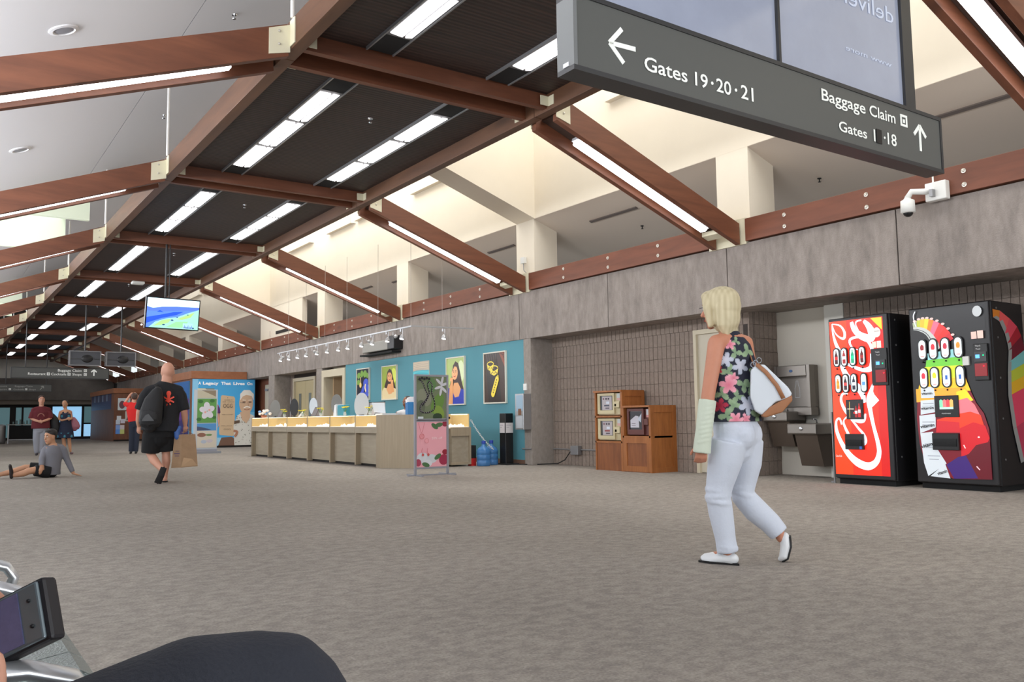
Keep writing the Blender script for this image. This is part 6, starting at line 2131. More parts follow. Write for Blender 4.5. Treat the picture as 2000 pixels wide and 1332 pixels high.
def hair_col(p):
    t = math.sin((p[0] * 3 + p[1] * 2) * 60) * .5 + .5
    u = math.sin((p[0] - p[1]) * 170) * .5 + .5
    a, b = srgb(176, 160, 124), srgb(214, 202, 168)
    k_ = .25 + .5 * t * .6 + .3 * u
    k_ = min(1, k_)
    return tuple(a[i] + (b[i] - a[i]) * k_ for i in range(3))


M_HAIR = print_mat('blond_hair', 0, 0.6)
F.remesh(hair, 'hair', M_HAIR, 0.007, 2, colfn=hair_col)
# glasses arm
g_ = MB()
F.tube(g_, [tuple(hc + fd * .10 + rd * -.06 + ud * .012), tuple(hc + fd * .02 + rd * -.082 + ud * .015)], [.0025, .0025], n=6, cap_r=False)
g_.build('glasses_arm', M_BLACK, F.root)
# floral halter top
top = MB()
F.tube(top, [(0.052, 0, 1.335), (0.055, 0, 1.29), (0.06, 0, 1.20), (0.058, 0, 1.10), (0.060, 0, .98), (0.062, 0, .885), (0.062, 0, .835)],
       [(.088, .080), (.128, .106), (.162, .120), (.165, .118), (.160, .122), (.172, .140), (.178, .145)], lat=(-.66, -.75, 0), n=30, cap_r=False)
F.tube(top, [(0.045, 0, 1.372), (0.05, 0, 1.33)], [.060, .078], n=20, cap_r=False)
FLW = [(-.01, 1.20, .055, 'w'), (.075, 1.16, .06, 'w'), (.0, 1.05, .065, 'p'), (.03, 1.09, .04, 'p'), (.11, .93, .07, 'w'), (.15, .97, .04, 'w'), (-.05, .93, .05, 'r'), (.03, .85, .05, 'p'), (.09, .85, .04, 'p'),
       (.02, 1.29, .04, 'p'), (.20, .92, .03, 'p'), (-.06, 1.14, .035, 'r'), (.17, 1.12, .045, 'g'), (.13, 1.25, .05, 'g'), (.0, 1.13, .05, 'g'), (.14, 1.04, .06, 'g'), (.05, .98, .05, 'g'),
       (-.02, .87, .05, 'g'), (.17, .87, .05, 'g'), (.05, 1.24, .045, 'g'), (-.04, 1.0, .05, 'g'), (.09, 1.05, .05, 'g'), (.02, .93, .045, 'g'), (.06, 1.31, .03, 'g')]
FC = {'w': [srgb(206, 206, 218), srgb(176, 184, 200)], 'p': [srgb(214, 110, 130), srgb(236, 170, 184)], 'r': [srgb(150, 30, 54), srgb(186, 50, 74)], 'g': [srgb(120, 146, 112), srgb(150, 172, 136)]}


def floral(p):
    # wrap: horizontal coordinate around the torso
    x = p[0] * .95 + .22 * p[1]
    z = p[2]
    best = None
    for i, (u, v, r0, c_) in enumerate(FLW):
        for sgn in ((0, 0), (.33, .07), (-.33, -.06)):
            du, dv = x - u - sgn[0], z - v - sgn[1]
            dd = math.hypot(du, dv)
            r = r0 * (.86 if c_ != 'g' else .95)
            if dd < r:
                a = math.atan2(dv, du)
                pet = .38 + .62 * abs(math.cos(2.5 * a + i)) if c_ != 'g' else .2 + .8 * abs(math.cos(1.5 * a + i)) ** 1.5
                if dd < r * pet:
                    t = dd / r
                    A_, B_ = FC[c_]
                    q = tuple(A_[k_] + (B_[k_] - A_[k_]) * t for k_ in range(3))
                    if c_ != 'g':
                        return q
                    best = best or q
    return best or srgb(30, 32, 50)


topo = F.remesh(top, 'floral_top', print_mat('floral_fabric', 0, 0.8), 0.0055, 2, colfn=floral)
# white trousers
M_WT = mat('white_denim', srgb(206, 212, 224), 0.8, bump=(40, 0.25))
tr = MB()
F.tube(tr, [(0.064, 0, .875), (0.066, 0, .80), (0.07, 0, .73), (0.07, 0, .68)], [(.148, .115), (.160, .125), (.155, .125), (.12, .10)], lat=tuple(Lf), n=24)
lh = Vector((0.02, -0.075, .72))
rh = Vector((0.125, 0.07, .72))
F.ell(tr, (0.095, -0.07, .76), (.085, .085, .10))
F.ell(tr, (0.14, 0.04, .755), (.085, .085, .10))
F.tube(tr, [tuple(lh), (-0.005, -0.075, .60), (-0.04, -0.07, .47), (-0.052, -0.07, .40), (-0.04, -0.06, .30), (-0.018, -0.055, .15), (-0.008, -0.052, .07)], [.108, .100, .080, .073, .072, .060, .062], n=20, cap_r=False)
F.tube(tr, [tuple(rh), (0.12, 0.08, .58), (0.098, 0.09, .46), (0.098, 0.09, .385), (0.17, 0.10, .30), (0.255, 0.10, .225), (0.305, 0.10, .165)], [.105, .094, .078, .072, .075, .066, .060], n=20, cap_r=False)
# folds at knee and ankle
for (c_, r_, ax_) in [((-0.05, -0.07, .435), .079, (.1, 0, 1)), ((-0.053, -0.07, .40), .079, (-.1, 0, 1)), ((-0.05, -0.07, .365), .078, (.15, 0, 1)), ((-0.01, -0.052, .105), .066, (.2, 0, 1)),
                      ((0.095, 0.09, .44), .08, (-.2, 0, 1)), ((0.10, 0.09, .40), .08, (.3, 0, 1)), ((.07, 0, .70), .10, (.3, 0, 1))]:
    a_ = nrm(ax_)
    F.tube(tr, [tuple(Vector(c_) - a_ * .008), tuple(Vector(c_) + a_ * .008)], [r_, r_], n=20, cap_r=False)
F.remesh(tr, 'trousers', M_WT, 0.008, 3)
# loafers
M_SHOE = mat('white_leather', srgb(224, 226, 228), 0.4)
shoe = MB()
F.tube(shoe, [(0.025, -0.06, .035), (-0.03, -0.04, .038), (-0.10, -0.01, .03), (-0.155, 0.015, .024)], [(.034, .032), (.038, .032), (.040, .026), (.030, .018)], n=14)
sh1 = F.remesh(shoe, 'shoe', M_SHOE, 0.006, 2)
so_ = MB()
so_.prism([F.w(p) for p in [(0.058, -0.09, 0.001), (0.05, -0.035, 0.001), (-0.09, 0.035, 0.001), (-0.175, 0.045, 0.001), (-0.185, 0.0, 0.001), (-0.11, -0.05, 0.001)]], (0, 0, .012)).build('sole', M_BLACK, sh1)
shoe = MB()
F.tube(shoe, [(0.335, 0.10, .145), (0.338, 0.095, .09), (0.322, 0.09, .03), (0.305, 0.09, .018)], [(.034, .03), (.038, .03), (.038, .026), (.026, .016)], n=14)
sh2 = F.remesh(shoe, 'shoe', M_SHOE, 0.006, 2)
so_ = MB()
F.tube(so_, [(0.366, 0.10, .15), (0.368, 0.095, .09), (0.346, 0.09, .02), (0.32, 0.09, .004)], [(.026, .008), (.03, .008), (.03, .008), (.022, .006)], lat=(0, 1, 0), n=12)
so_.build('sole', M_BLACK, sh2, smooth=True)
# plaster cast
cast = MB()
e0 = lel.lerp(lwr, .12)
F.tube(cast, [tuple(e0), tuple(e0.lerp(lwr, .3)), tuple(e0.lerp(lwr, .7)), tuple(lwr + Vector((-.004, .002, -.045)))], [.051, .050, .048, .052], n=20, cap_r=False)
for j in range(9):
    q = e0.lerp(lwr, .1 + .1 * j)
    F.tube(cast, [tuple(q), tuple(q + Vector((.002, 0, -.008)))], [.0525, .0525], n=20, cap_r=False)
F.remesh(cast, 'plaster_cast', mat('cast_white', srgb(206, 214, 196), 0.9), 0.006, 1)
# shoulder bag
bag = empty('shoulder_bag', F.w((0.29, 0.0, .95)), 'white shoulder bag with tan straps and base hanging from the woman in the floral top', 'bag')
B = Fig.__new__(Fig)
B.kx = F.kx
B.o, B.ax, B.root = F.o, F.ax, bag
M_TAN = mat('tan_leather', srgb(160, 108, 72), 0.5)
bm_ = MB()
pts = [(0.165, 1.135), (0.20, 1.165), (0.245, 1.165), (0.375, 1.03), (0.395, .995), (0.385, .965), (0.30, .945), (0.22, .87), (0.18, .895), (0.155, .98)]
bm_.prism([B.w((x, -0.15, z)) for x, z in pts], B.d((0, .17, 0)))
B.remesh(bm_, 'bag_body', mat('white_bag_leather', srgb(214, 220, 226), 0.45), 0.007, 5)
bm_ = MB()
bm_.prism([B.w((x, -0.156, z)) for x, z in [(0.395, .985), (0.395, .95), (0.335, .885), (0.235, .855), (0.215, .868), (0.27, .92), (0.335, .955)]], B.d((0, .182, 0)))
B.remesh(bm_, 'bag_base', M_TAN, 0.007, 2)
bm_ = MB()
B.tube(bm_, [(0.20, -.158, 1.165), (0.25, -.16, 1.12), (0.31, -.16, 1.04), (0.345, -.158, .965)], [(.012, .004)] * 4, lat=(1, 0, 1), n=8, cap_r=False)
bm_.build('bag_strap_trim', M_TAN, bag, smooth=True)
bm_ = MB()
B.tube(bm_, [(0.185, -.12, 1.16), (0.165, -.02, 1.24), (0.135, .08, 1.33), (0.125, .15, 1.37), (0.14, .2, 1.3), (0.18, .04, 1.18)], [(.013, .004)] * 6, lat=(0, 1, 0), n=8, cap_r=False)
bm_.build('strap', M_TAN, bag, smooth=True)
for (x, z) in [(0.195, 1.175), (0.215, 1.19), (0.18, 1.165)]:
    pts = [B.w((x + .014 * math.cos(a), -.14, z + .016 * math.sin(a))) for a in [2 * PI * k / 10 for k in range(11)]]
    MB().tube(pts, 0.003, 5).build('ring', M_CHROME, bag)

# ------------------------------------------------------------------ 2. man with backpack and paper bag, seen from behind
F = Fig('person', (2.969, 13.335, 0), 'bald person walking away in a black t-shirt and black shorts, carrying a paper bag')
M_BT = mat('black_tshirt', srgb(26, 27, 31), 0.85)
body = MB()
hc = Vector((0.006, 0.02, 1.625))
head(F, body, hc, (-.25, .97, 0), s=1.25)
F.tube(body, [(-.01, 0, 1.42), (-.005, 0, 1.48), (0, .01, 1.57)], [.085, .075, .075], n=16)
F.tube(body, [(-.26, 0, 1.33), (-.03, 0, 1.39), (.17, 0, 1.34)], [.07, .09, .07], n=16)
F.tube(body, [(-.05, 0, 1.3), (-.05, 0, 1.1), (-.07, 0, .9), (-.08, 0, .75)], [(.2, .13), (.21, .16), (.21, .17), (.19, .15)], lat=(1, 0, 0), n=20)
# right arm (photo right)
F.tube(body, [(.19, 0, 1.31), (.235, -.02, 1.17), (.265, -.02, 1.04), (.28, .02, .93), (.285, .05, .84)], [.065, .06, .05, .045, .032], n=14)
hand(F, body, (.285, .05, .83), (.05, .1, -1), (-.5, .8, 0), .17, 1.1, 1)
# left arm
F.tube(body, [(-.29, 0, 1.3), (-.35, .0, 1.16), (-.39, .02, 1.03), (-.40, .08, .90), (-.40, .12, .84)], [.065, .06, .05, .045, .032], n=14)
hand(F, body, (-.40, .12, .83), (.0, .15, -1), (.5, .8, 0), .17, .9, 1)
# legs
F.tube(body, [(-.02, .05, .62), (.01, .06, .44), (.015, .05, .30), (.0, .06, .11), (.0, .06, .05)], [.085, .06, .062, .04, .04], n=14)
F.tube(body, [(-.22, .0, .6), (-.22, .02, .43), (-.16, -.10, .33), (-.05, -.26, .21), (-.035, -.29, .18)], [.085, .062, .064, .042, .04], n=14)
F.tube(body, [(.005, .02, .035), (.0, .12, .035), (-.01, .20, .022)], [(.035, .032), (.045, .028), (.042, .02)], n=12)
F.tube(body, [(-.025, -.32, .21), (-.06, -.31, .11), (-.09, -.28, .03)], [(.034, .03), (.042, .026), (.04, .02)], n=12)
F.remesh(body, 'body', SKIN_L, 0.010, 3)
face_features(F, hc, (-.25, .97, 0), s=1.25)
t = MB()
F.tube(t, [(-.02, .0, 1.475), (-.035, 0, 1.40), (-.05, 0, 1.28), (-.06, 0, 1.1), (-.075, 0, .95), (-.085, 0, .80), (-.088, 0, .755)], [(.09, .09), (.17, .12), (.24, .16), (.25, .18), (.25, .19), (.262, .195), (.268, .20)], lat=(1, 0, 0), n=26, cap_r=False)
F.tube(t, [(.15, 0, 1.35), (.20, 0, 1.27), (.262, -.02, 1.05)], [.085, .095, .085], n=16, cap_r=False)
F.tube(t, [(-.25, 0, 1.35), (-.31, 0, 1.26), (-.385, .0, 1.06)], [.085, .095, .085], n=16, cap_r=False)
t.ell(F.w((.15, 0, 1.345)), .08)
t.ell(F.w((-.25, 0, 1.34)), .08)
F.tube(t, [(-.26, 0, 1.335), (-.03, 0, 1.392), (.17, 0, 1.345)], [.084, .102, .084], n=18)
F.remesh(t, 't_shirt', M_BT, 0.011, 4)
P = Print(F.w((-.02, -.168, 1.13)), tuple(_cx), ZD)
OR = srgb(232, 74, 48)
P.disc(.05, .17, .035, OR, .04).poly([(.025, .14), (.075, .14), (.07, .1), (.03, .1)], OR)
P.stroke([(-.03, .05), (.05, .08), (.13, .12)], .022, OR)
P.stroke([(-.03, .12), (.05, .08), (.13, .04)], .022, OR)
P.disc(.05, .07, .03, OR, .035)
P.stroke([(.03, .02), (.02, -.01)], .02, OR)
P.stroke([(.07, .03), (.08, -.0)], .02, OR)
for v in P.mb.v[:0]:
    pass
em = P.build('back_print', F.root)
sh = MB()
F.tube(sh, [(-.088, 0, .80), (-.09, 0, .66)], [(.235, .17), (.22, .16)], lat=(1, 0, 0), n=24)
F.tube(sh, [(.0, .03, .70), (.005, .05, .56), (.012, .06, .455)], [.135, .125, .118], n=18, cap_r=False)
F.tube(sh, [(-.2, .0, .70), (-.215, .0, .56), (-.225, .01, .435)], [.135, .13, .122], n=18, cap_r=False)
F.remesh(sh, 'shorts', mat('black_shorts', srgb(18, 18, 20), 0.9), 0.011, 3)
M_FF = mat('flip_flop_rubber', srgb(24, 22, 24), 0.7)
o = MB()
F.tube(o, [(.005, -.02, .012), (.0, .10, .012), (-.01, .24, .012)], [(.042, .011), (.045, .011), (.05, .011)], lat=(1, 0, 0), n=14)
o.build('flip_flop', M_FF, F.root)
o = MB()
F.tube(o, [(-.015, -.365, .235), (-.055, -.355, .12), (-.10, -.32, .012)], [(.042, .012), (.046, .012), (.05, .012)], lat=(1, 0, 0), n=14)
o.build('flip_flop', M_FF, F.root)
# backpack on one shoulder
bp_ = empty('backpack', F.w((-.2, -.25, 1.0)), 'black backpack slung on the left shoulder of the man walking away', 'backpack')
B.kx = F.kx
B.o, B.ax, B.root = F.o, F.ax, bp_
mb = MB()
B.tube(mb, [(-.13, -.26, 1.34), (-.18, -.27, 1.2), (-.22, -.28, 1.02), (-.23, -.27, .88), (-.23, -.26, .82)], [(.07, .06), (.13, .09), (.155, .11), (.155, .11), (.12, .09)], lat=(1, .0, .15), n=20)
B.remesh(mb, 'pack_body', mat('black_nylon', srgb(22, 22, 25), 0.6), 0.010, 3)
mb = MB()
B.tube(mb, [(-.24, -.36, 1.05), (-.25, -.375, .93), (-.25, -.36, .85)], [(.10, .03), (.12, .04), (.11, .03)], lat=(1, 0, .15), n=16)
B.remesh(mb, 'front_pocket', mat('black_nylon_b', srgb(30, 30, 33), 0.6), 0.010, 2)
P = Print(B.w((-.37, -.41, .90)), tuple(_cx), ZD)
P.poly([(0.02, 0), (.2, 0), (.17, .04), (.12, .10), (.08, .09), (.04, .04)], srgb(62, 62, 64))
P.build('badge', bp_)
mb = MB()
B.tube(mb, [(-.13, -.24, 1.36), (-.16, -.1, 1.43), (-.17, .05, 1.43), (-.2, .15, 1.3)], [(.03, .008)] * 4, lat=(1, 0, 0), n=8, cap_r=False)
B.tube(mb, [(-.10, -.24, 1.33), (-.02, -.20, 1.15), (-.02, -.20, .95), (-.1, -.22, .85)], [(.02, .008)] * 4, lat=(1, 0, 0), n=8, cap_r=False)
mb.build('strap', M_BLACKM, bp_)['kind'] = 'stuff'
# paper carrier bag
pb_ = empty('paper_bag', F.w((.30, 0, .21)), 'brown paper carrier bag held by the man walking away', 'bag')
B.root = pb_
M_KRAFT = mat('kraft_paper', srgb(158, 128, 98), 0.75, noise=(9, 0.1, (1, 1, 1)))
mb = MB()
f0 = [(.09, -.07, .21), (.23, -.16, .215), (.485, -.10, .225), (.34, .02, .22)]
f1 = [(.13, -.06, .685), (.235, -.14, .70), (.44, -.09, .70), (.33, .02, .69)]
q = [B.w(p) for p in f0 + f1]
mb.add(q, [(3, 2, 1, 0), (0, 1, 5, 4), (1, 2, 6, 5), (2, 3, 7, 6), (3, 0, 4, 7)])
mb.build('bag_body', M_KRAFT, pb_)
mb = MB()
mb.add([B.w(p) for p in [(.235, -.163, .225), (.48, -.105, .235), (.40, -.135, .34), (.27, -.155, .36)]], [(0, 1, 2, 3)])
mb.build('fold', mat('kraft_light', srgb(184, 152, 118), 0.75), pb_)
P = Print(B.w((.112, -.085, .38)), tuple(nrm(B.d((.14, -.09, 0)))), ZD)
P.rect(.03, .0, .1, .01, srgb(96, 70, 90)).rect(.02, .03, .11, .05, srgb(96, 70, 90)).rect(.04, .07, .1, .08, srgb(96, 70, 90))
P.build('print', pb_)
mb = MB()
B.tube(mb, [(.25, -.14, .70), (.27, -.04, .76), (.30, .03, .765), (.34, -.06, .75), (.40, -.10, .70)], [.004] * 5, n=6, cap_r=False)
mb.build('handle', M_KRAFT, pb_)
mb = MB()
B.tube(mb, [(.17, -.08, .66), (.16, -.06, .74), (.2, -.04, .80)], [.04, .05, .03], n=12)
o = mb.build('wrapped_item', mat('blue_wrap', srgb(60, 100, 170), 0.5))
tag(o, 'blue patterned packet sticking out of the paper carrier bag', 'packet')

# ------------------------------------------------------------------ 3. young man sitting on the floor
F = Fig('person', (1.785, 16.049, 0), 'person in a grey top and black shorts sitting on the carpet, leaning on one arm')
body = MB()
hc = Vector((-0.035, 0.0, 0.665))
fdir = (-.75, -.6, -.05)
head(F, body, hc, fdir, s=1.05)
F.tube(body, [(.02, .02, .50), (.01, .01, .54), (-.01, 0, .60)], [.06, .05, .052], n=14)
F.tube(body, [(.03, .02, .48), (.0, .02, .3), (-.03, .02, .12)], [(.15, .09), (.14, .1), (.14, .11)], lat=(.85, .5, 0), n=18)
F.tube(body, [(.18, .03, .47), (.25, .06, .28), (.33, .05, .14), (.37, .04, .06)], [.045, .038, .033, .026], n=12)
hand(F, body, (.37, .04, .045), (1, -.1, -.25), (0, 0, -1), .17, .1, 1)
F.tube(body, [(-.10, -.02, .46), (-.15, -.1, .3), (-.16, -.16, .2), (-.14, -.16, .18)], [.045, .038, .033, .028], n=12)
hand(F, body, (-.15, -.16, .19), (-.3, -.3, -.8), (0, 1, 0), .16, .6, 1)
# legs stretched to photo left
F.tube(body, [(-.08, -.06, .11), (-.22, -.10, .135), (-.36, -.12, .12), (-.45, -.12, .085), (-.60, -.12, .062)], [.075, .062, .056, .054, .036], n=14)
F.tube(body, [(-.08, .10, .12), (-.25, .12, .155), (-.43, .12, .165), (-.62, .10, .11), (-.84, .08, .07)], [.075, .062, .054, .052, .036], n=14)
F.remesh(body, 'body', SKIN_M, 0.009, 3)
face_features(F, hc, fdir, s=1.05)
hr = MB()
fd = nrm(fdir)
A = [tuple(fd.cross(Vector((0, 0, 1)))), tuple(fd), (0, 0, 1)]
F.ell(hr, tuple(hc + Vector((0, 0, .058)) - fd * .018), (.086, .100, .078), A, 18)
F.ell(hr, tuple(hc + Vector((0, 0, .02)) - fd * .05), (.08, .065, .085), A, 18)
F.ell(hr, tuple(hc + Vector((0, 0, .10)) + fd * .045), (.06, .045, .025), A, 14)
F.remesh(hr, 'hair', mat('black_hair', srgb(34, 30, 30), 0.6), 0.008, 2)
t = MB()
F.tube(t, [(.02, .02, .535), (.03, .02, .50), (.02, .02, .40), (-.0, .02, .25), (-.02, .02, .12), (-.02, .02, .04)], [(.07, .065), (.14, .09), (.17, .115), (.155, .12), (.165, .135), (.17, .14)], lat=(.85, .5, 0), n=24, cap_r=False)
F.tube(t, [(.13, .03, .50), (.19, .04, .45), (.26, .06, .28), (.32, .05, .16), (.36, .045, .075)], [.055, .06, .05, .044, .038], n=14, cap_r=False)
F.tube(t, [(-.07, .0, .50), (-.12, -.03, .43), (-.16, -.1, .3), (-.16, -.16, .2)], [.055, .058, .05, .04], n=14, cap_r=False)
t.ell(F.w((.13, .03, .49)), .055)
F.remesh(t, 'sweatshirt', mat('grey_jersey', srgb(122, 122, 130), 0.9), 0.009, 3)
t = MB()
F.tube(t, [(-.0, .02, .08), (-.03, .02, .12)], [(.17, .10), (.16, .1)], lat=(.85, .5, 0), n=18)
F.tube(t, [(-.02, -.06, .09), (-.18, -.09, .115), (-.27, -.11, .125)], [.105, .098, .094], n=16, cap_r=False)
F.tube(t, [(-.02, .10, .10), (-.2, .12, .15), (-.36, .12, .165)], [.10, .092, .088], n=16, cap_r=False)
F.remesh(t, 'shorts', mat('black_shorts', srgb(18, 18, 20), 0.9), 0.010, 2)
for (a, b) in [((-.635, -.13, .03), (-.665, -.15, .225)), ((-.875, .07, .03), (-.90, .05, .22))]:
    o = MB()
    F.tube(o, [a, tuple((Vector(a) + Vector(b)) / 2 + Vector((.01, 0, 0))), b], [(.04, .026), (.048, .026), (.04, .02)], lat=(.3, 1, 0), n=14)
    F.remesh(o, 'shoe', mat('dark_sandal', srgb(40, 32, 32), 0.7), 0.008, 2)

# ------------------------------------------------------------------ 4-5. couple standing further back
F = Fig('person', (2.751, 27.82, 0), 'person in a maroon t-shirt and grey sweatpants with hands clasped, far left')
body = MB()
hc = Vector((0.042, 0, 1.565))
fdir = (.05, -1, .12)
head(F, body, hc, fdir, s=1.1)
F.tube(body, [(.04, 0, 1.36), (.04, 0, 1.42), (.04, 0, 1.49)], [.07, .062, .062], n=14)
F.tube(body, [(-.16, 0, 1.28), (.04, 0, 1.33), (.24, 0, 1.28)], [.065, .08, .065], n=14)
F.tube(body, [(.04, 0, 1.25), (.04, 0, .8)], [(.19, .12), (.18, .13)], lat=(1, 0, 0), n=16)
for k in (-1, 1):
    F.tube(body, [(.04 + k * .21, 0, 1.26), (.04 + k * .27, -.03, 1.04), (.04 + k * .15, -.16, .99), (.04 + k * .05, -.2, .96)], [.06, .045, .038, .03], n=12)
    hand(F, body, (.04 + k * .05, -.2, .96), (-k, -.1, -.1), (0, 1, 0), .15, .8, 1)
F.remesh(body, 'body', SKIN_L, 0.012, 3)
face_features(F, hc, fdir, s=1.1)
hr = MB()
F.ell(hr, (.042, .03, 1.63), (.092, .10, .085))
F.remesh(hr, 'hair', mat('brown_hair', srgb(66, 48, 40), 0.6), 0.011, 2)
t = MB()
F.tube(t, [(.04, 0, 1.38), (.04, 0, 1.32), (.04, 0, 1.22), (.04, 0, 1.0), (.045, 0, .76)], [(.08, .07), (.17, .11), (.23, .14), (.23, .15), (.245, .165)], lat=(1, 0, 0), n=20, cap_r=False)
for k in (-1, 1):
    F.tube(t, [(.04 + k * .17, 0, 1.28), (.04 + k * .23, 0, 1.2), (.04 + k * .28, -.02, 1.04)], [.07, .08, .08], n=14, cap_r=False)
F.tube(t, [(-.165, 0, 1.285), (.04, 0, 1.33), (.245, 0, 1.285)], [.078, .086, .078], n=16)
F.remesh(t, 't_shirt', mat('maroon_cotton', srgb(98, 32, 40), 0.9), 0.012, 3)
P = Print(F.w((-.08, -.16, 1.02)), tuple(_cx), ZD)
P.stroke([(.12 + .09 * math.cos(a), .08 + .08 * math.sin(a)) for a in [PI * k / 8 for k in range(9)]], .025, srgb(130, 64, 44), 2)
P.build('chest_print', F.root)
t = MB()
F.tube(t, [(.045, 0, .84), (.045, 0, .72)], [(.19, .14), (.19, .14)], lat=(1, 0, 0), n=18)
for k, xx in ((-1, -.04), (1, .10)):
    F.tube(t, [(.045 + k * .09, 0, .76), (.03 + k * .09, 0, .45), (xx, 0, .12), (xx, 0, .06)], [.11, .10, .075, .06], n=14, cap_r=False)
F.remesh(t, 'sweatpants', mat('grey_sweatpants', srgb(150, 152, 162), 0.9), 0.012, 2)
for xx in (-.04, .10):
    o = MB()
    F.tube(o, [(xx, .04, .04), (xx, -.12, .035)], [(.045, .04), (.045, .03)], n=12)
    F.remesh(o, 'shoe', mat('grey_trainer', srgb(70, 66, 72), 0.7), 0.01, 1)
bk_ = empty('backpack', F.w((.42, .1, .8)), 'black backpack hanging beside the person in the maroon t-shirt', 'backpack')
B.kx = F.kx
B.o, B.ax, B.root = F.o, F.ax, bk_
mb = MB()
B.tube(mb, [(.36, .12, 1.14), (.42, .12, 1.0), (.46, .12, .8), (.46, .12, .66)], [(.07, .06), (.13, .1), (.15, .11), (.12, .1)], lat=(1, 0, 0), n=14)
B.remesh(mb, 'pack_body', MATS['black_nylon'], 0.014, 2)
mb = MB()
B.tube(mb, [(.30, .08, 1.30), (.36, .1, 1.25), (.38, .12, 1.1)], [(.03, .01)] * 3, lat=(0, 1, 0), n=8, cap_r=False)
mb.build('strap', mat('grey_strap', srgb(96, 96, 104), 0.7), bk_)

F = Fig('person', (3.579, 27.857, 0), 'person in a navy sleeveless dress holding a phone, standing right of the maroon t-shirt')
body = MB()
hc = Vector((-.205, 0, 1.45))
fdir = (-.35, -.9, -.3)
head(F, body, hc, fdir, s=1.0)
F.tube(body, [(-.18, 0, 1.26), (-.19, 0, 1.32), (-.2, 0, 1.39)], [.055, .045, .045], n=14)
F.tube(body, [(-.32, 0, 1.22), (-.18, 0, 1.26), (-.04, 0, 1.22)], [.05, .06, .05], n=14)
F.tube(body, [(-.18, 0, 1.2), (-.17, 0, .9), (-.16, 0, .6)], [(.14, .09), (.13, .1), (.15, .12)], lat=(1, 0, 0), n=16)
F.tube(body, [(-.335, 0, 1.21), (-.37, -.02, 1.02), (-.28, -.12, .98), (-.12, -.18, 1.02)], [.042, .036, .03, .024], n=12)
F.tube(body, [(-.03, 0, 1.21), (.0, -.02, 1.02), (-.03, -.14, 1.02)], [.042, .036, .026], n=12)
hand(F, body, (-.12, -.18, 1.02), (1, -.1, .1), (0, 1, 0), .14, .6, 1)
hand(F, body, (-.03, -.14, 1.02), (-.6, -.6, .1), (0, 1, 0), .14, .6, 1)
for (x, y0_) in [(-.22, .0), (-.06, .02)]:
    F.tube(body, [(x, y0_, .6), (x + .01, y0_, .42), (x + .03, y0_, .28), (x + .06, y0_, .08)], [.075, .052, .05, .03], n=12)
F.remesh(body, 'body', SKIN_M, 0.011, 3)
face_features(F, hc, fdir)
hr = MB()
F.ell(hr, (-.20, .03, 1.50), (.088, .095, .085))
F.ell(hr, (-.19, .08, 1.44), (.07, .06, .07))
F.remesh(hr, 'hair', MATS['black_hair'], 0.011, 2)
t = MB()
F.tube(t, [(-.18, 0, 1.24), (-.18, 0, 1.15), (-.17, 0, .95), (-.16, 0, .7), (-.16, 0, .47)], [(.10, .07), (.15, .11), (.145, .12), (.20, .15), (.23, .17)], lat=(1, 0, 0), n=20, cap_r=False)


def dress_col(p):
    k_ = math.sin(p[0] * 31 + 1) * math.sin(p[2] * 27)
    return srgb(60, 130, 150) if (k_ > .55 and (p[2] < .62 or p[2] > 1.05)) else srgb(24, 32, 56)


F.remesh(t, 'dress', print_mat('navy_dress', 0, 0.8), 0.012, 2, colfn=dress_col)
for x in (-.15, .02):
    o = MB()
    F.tube(o, [(x, .04, .03), (x + .04, -.10, .025)], [(.035, .03), (.04, .022)], n=12)
    F.remesh(o, 'shoe', mat('mauve_shoe', srgb(110, 84, 90), 0.7), 0.01, 1)
hb = empty('handbag', F.w((.10, 0, .8)), 'pink shoulder bag hanging on the person in the navy dress', 'bag')
B.kx = F.kx
B.o, B.ax, B.root = F.o, F.ax, hb
mb = MB()
B.tube(mb, [(.06, .02, 1.02), (.09, .02, .90), (.11, .02, .80), (.10, .02, .73)], [(.07, .06), (.12, .08), (.14, .09), (.11, .07)], lat=(1, 0, 0), n=14)
B.remesh(mb, 'bag_body', mat('pink_leather', srgb(150, 92, 106), 0.6), 0.012, 2)
mb = MB()
B.tube(mb, [(-.06, 0, 1.28), (.0, -.04, 1.2), (.05, 0, 1.0)], [(.02, .006)] * 3, lat=(0, 1, 0), n=8, cap_r=False)
mb.build('strap', MATS['pink_leather'], hb)

# ------------------------------------------------------------------ 6. red shirt, seen from behind with raised hands
F = Fig('person', (5.052, 26.553, 0), 'person in a red t-shirt and dark jeans seen from behind, hands raised to the head')
body = MB()
hc = Vector((-.03, 0, 1.63))
head(F, body, hc, (.1, 1, 0), s=1.1)
F.tube(body, [(-.05, 0, 1.44), (-.04, 0, 1.5), (-.03, 0, 1.57)], [.07, .062, .062], n=14)
F.tube(body, [(-.2, 0, 1.4), (-.06, 0, 1.43), (.07, 0, 1.4)], [.06, .075, .06], n=14)
F.tube(body, [(-.06, 0, 1.36), (-.03, 0, .95)], [(.16, .11), (.15, .12)], lat=(1, 0, 0), n=16)
for k, sx_ in ((-1, -.21), (1, .09)):
    ex = sx_ + k * .09
    F.tube(body, [(sx_, 0, 1.4), (ex, .06, 1.45), (ex - k * .10, .12, 1.62), (ex - k * .13, .12, 1.68)], [.05, .045, .034, .028], n=12)
    hand(F, body, (ex - k * .13, .12, 1.68), (-k * .6, 0, .5), (0, 1, 0), .15, .7, k)
F.remesh(body, 'body', SKIN_L, 0.012, 3)
hr = MB()
F.ell(hr, (-.03, -.02, 1.67), (.092, .098, .085))
F.ell(hr, (-.03, -.05, 1.63), (.085, .065, .08))
F.remesh(hr, 'hair', MATS['brown_hair'], 0.011, 2)
t = MB()
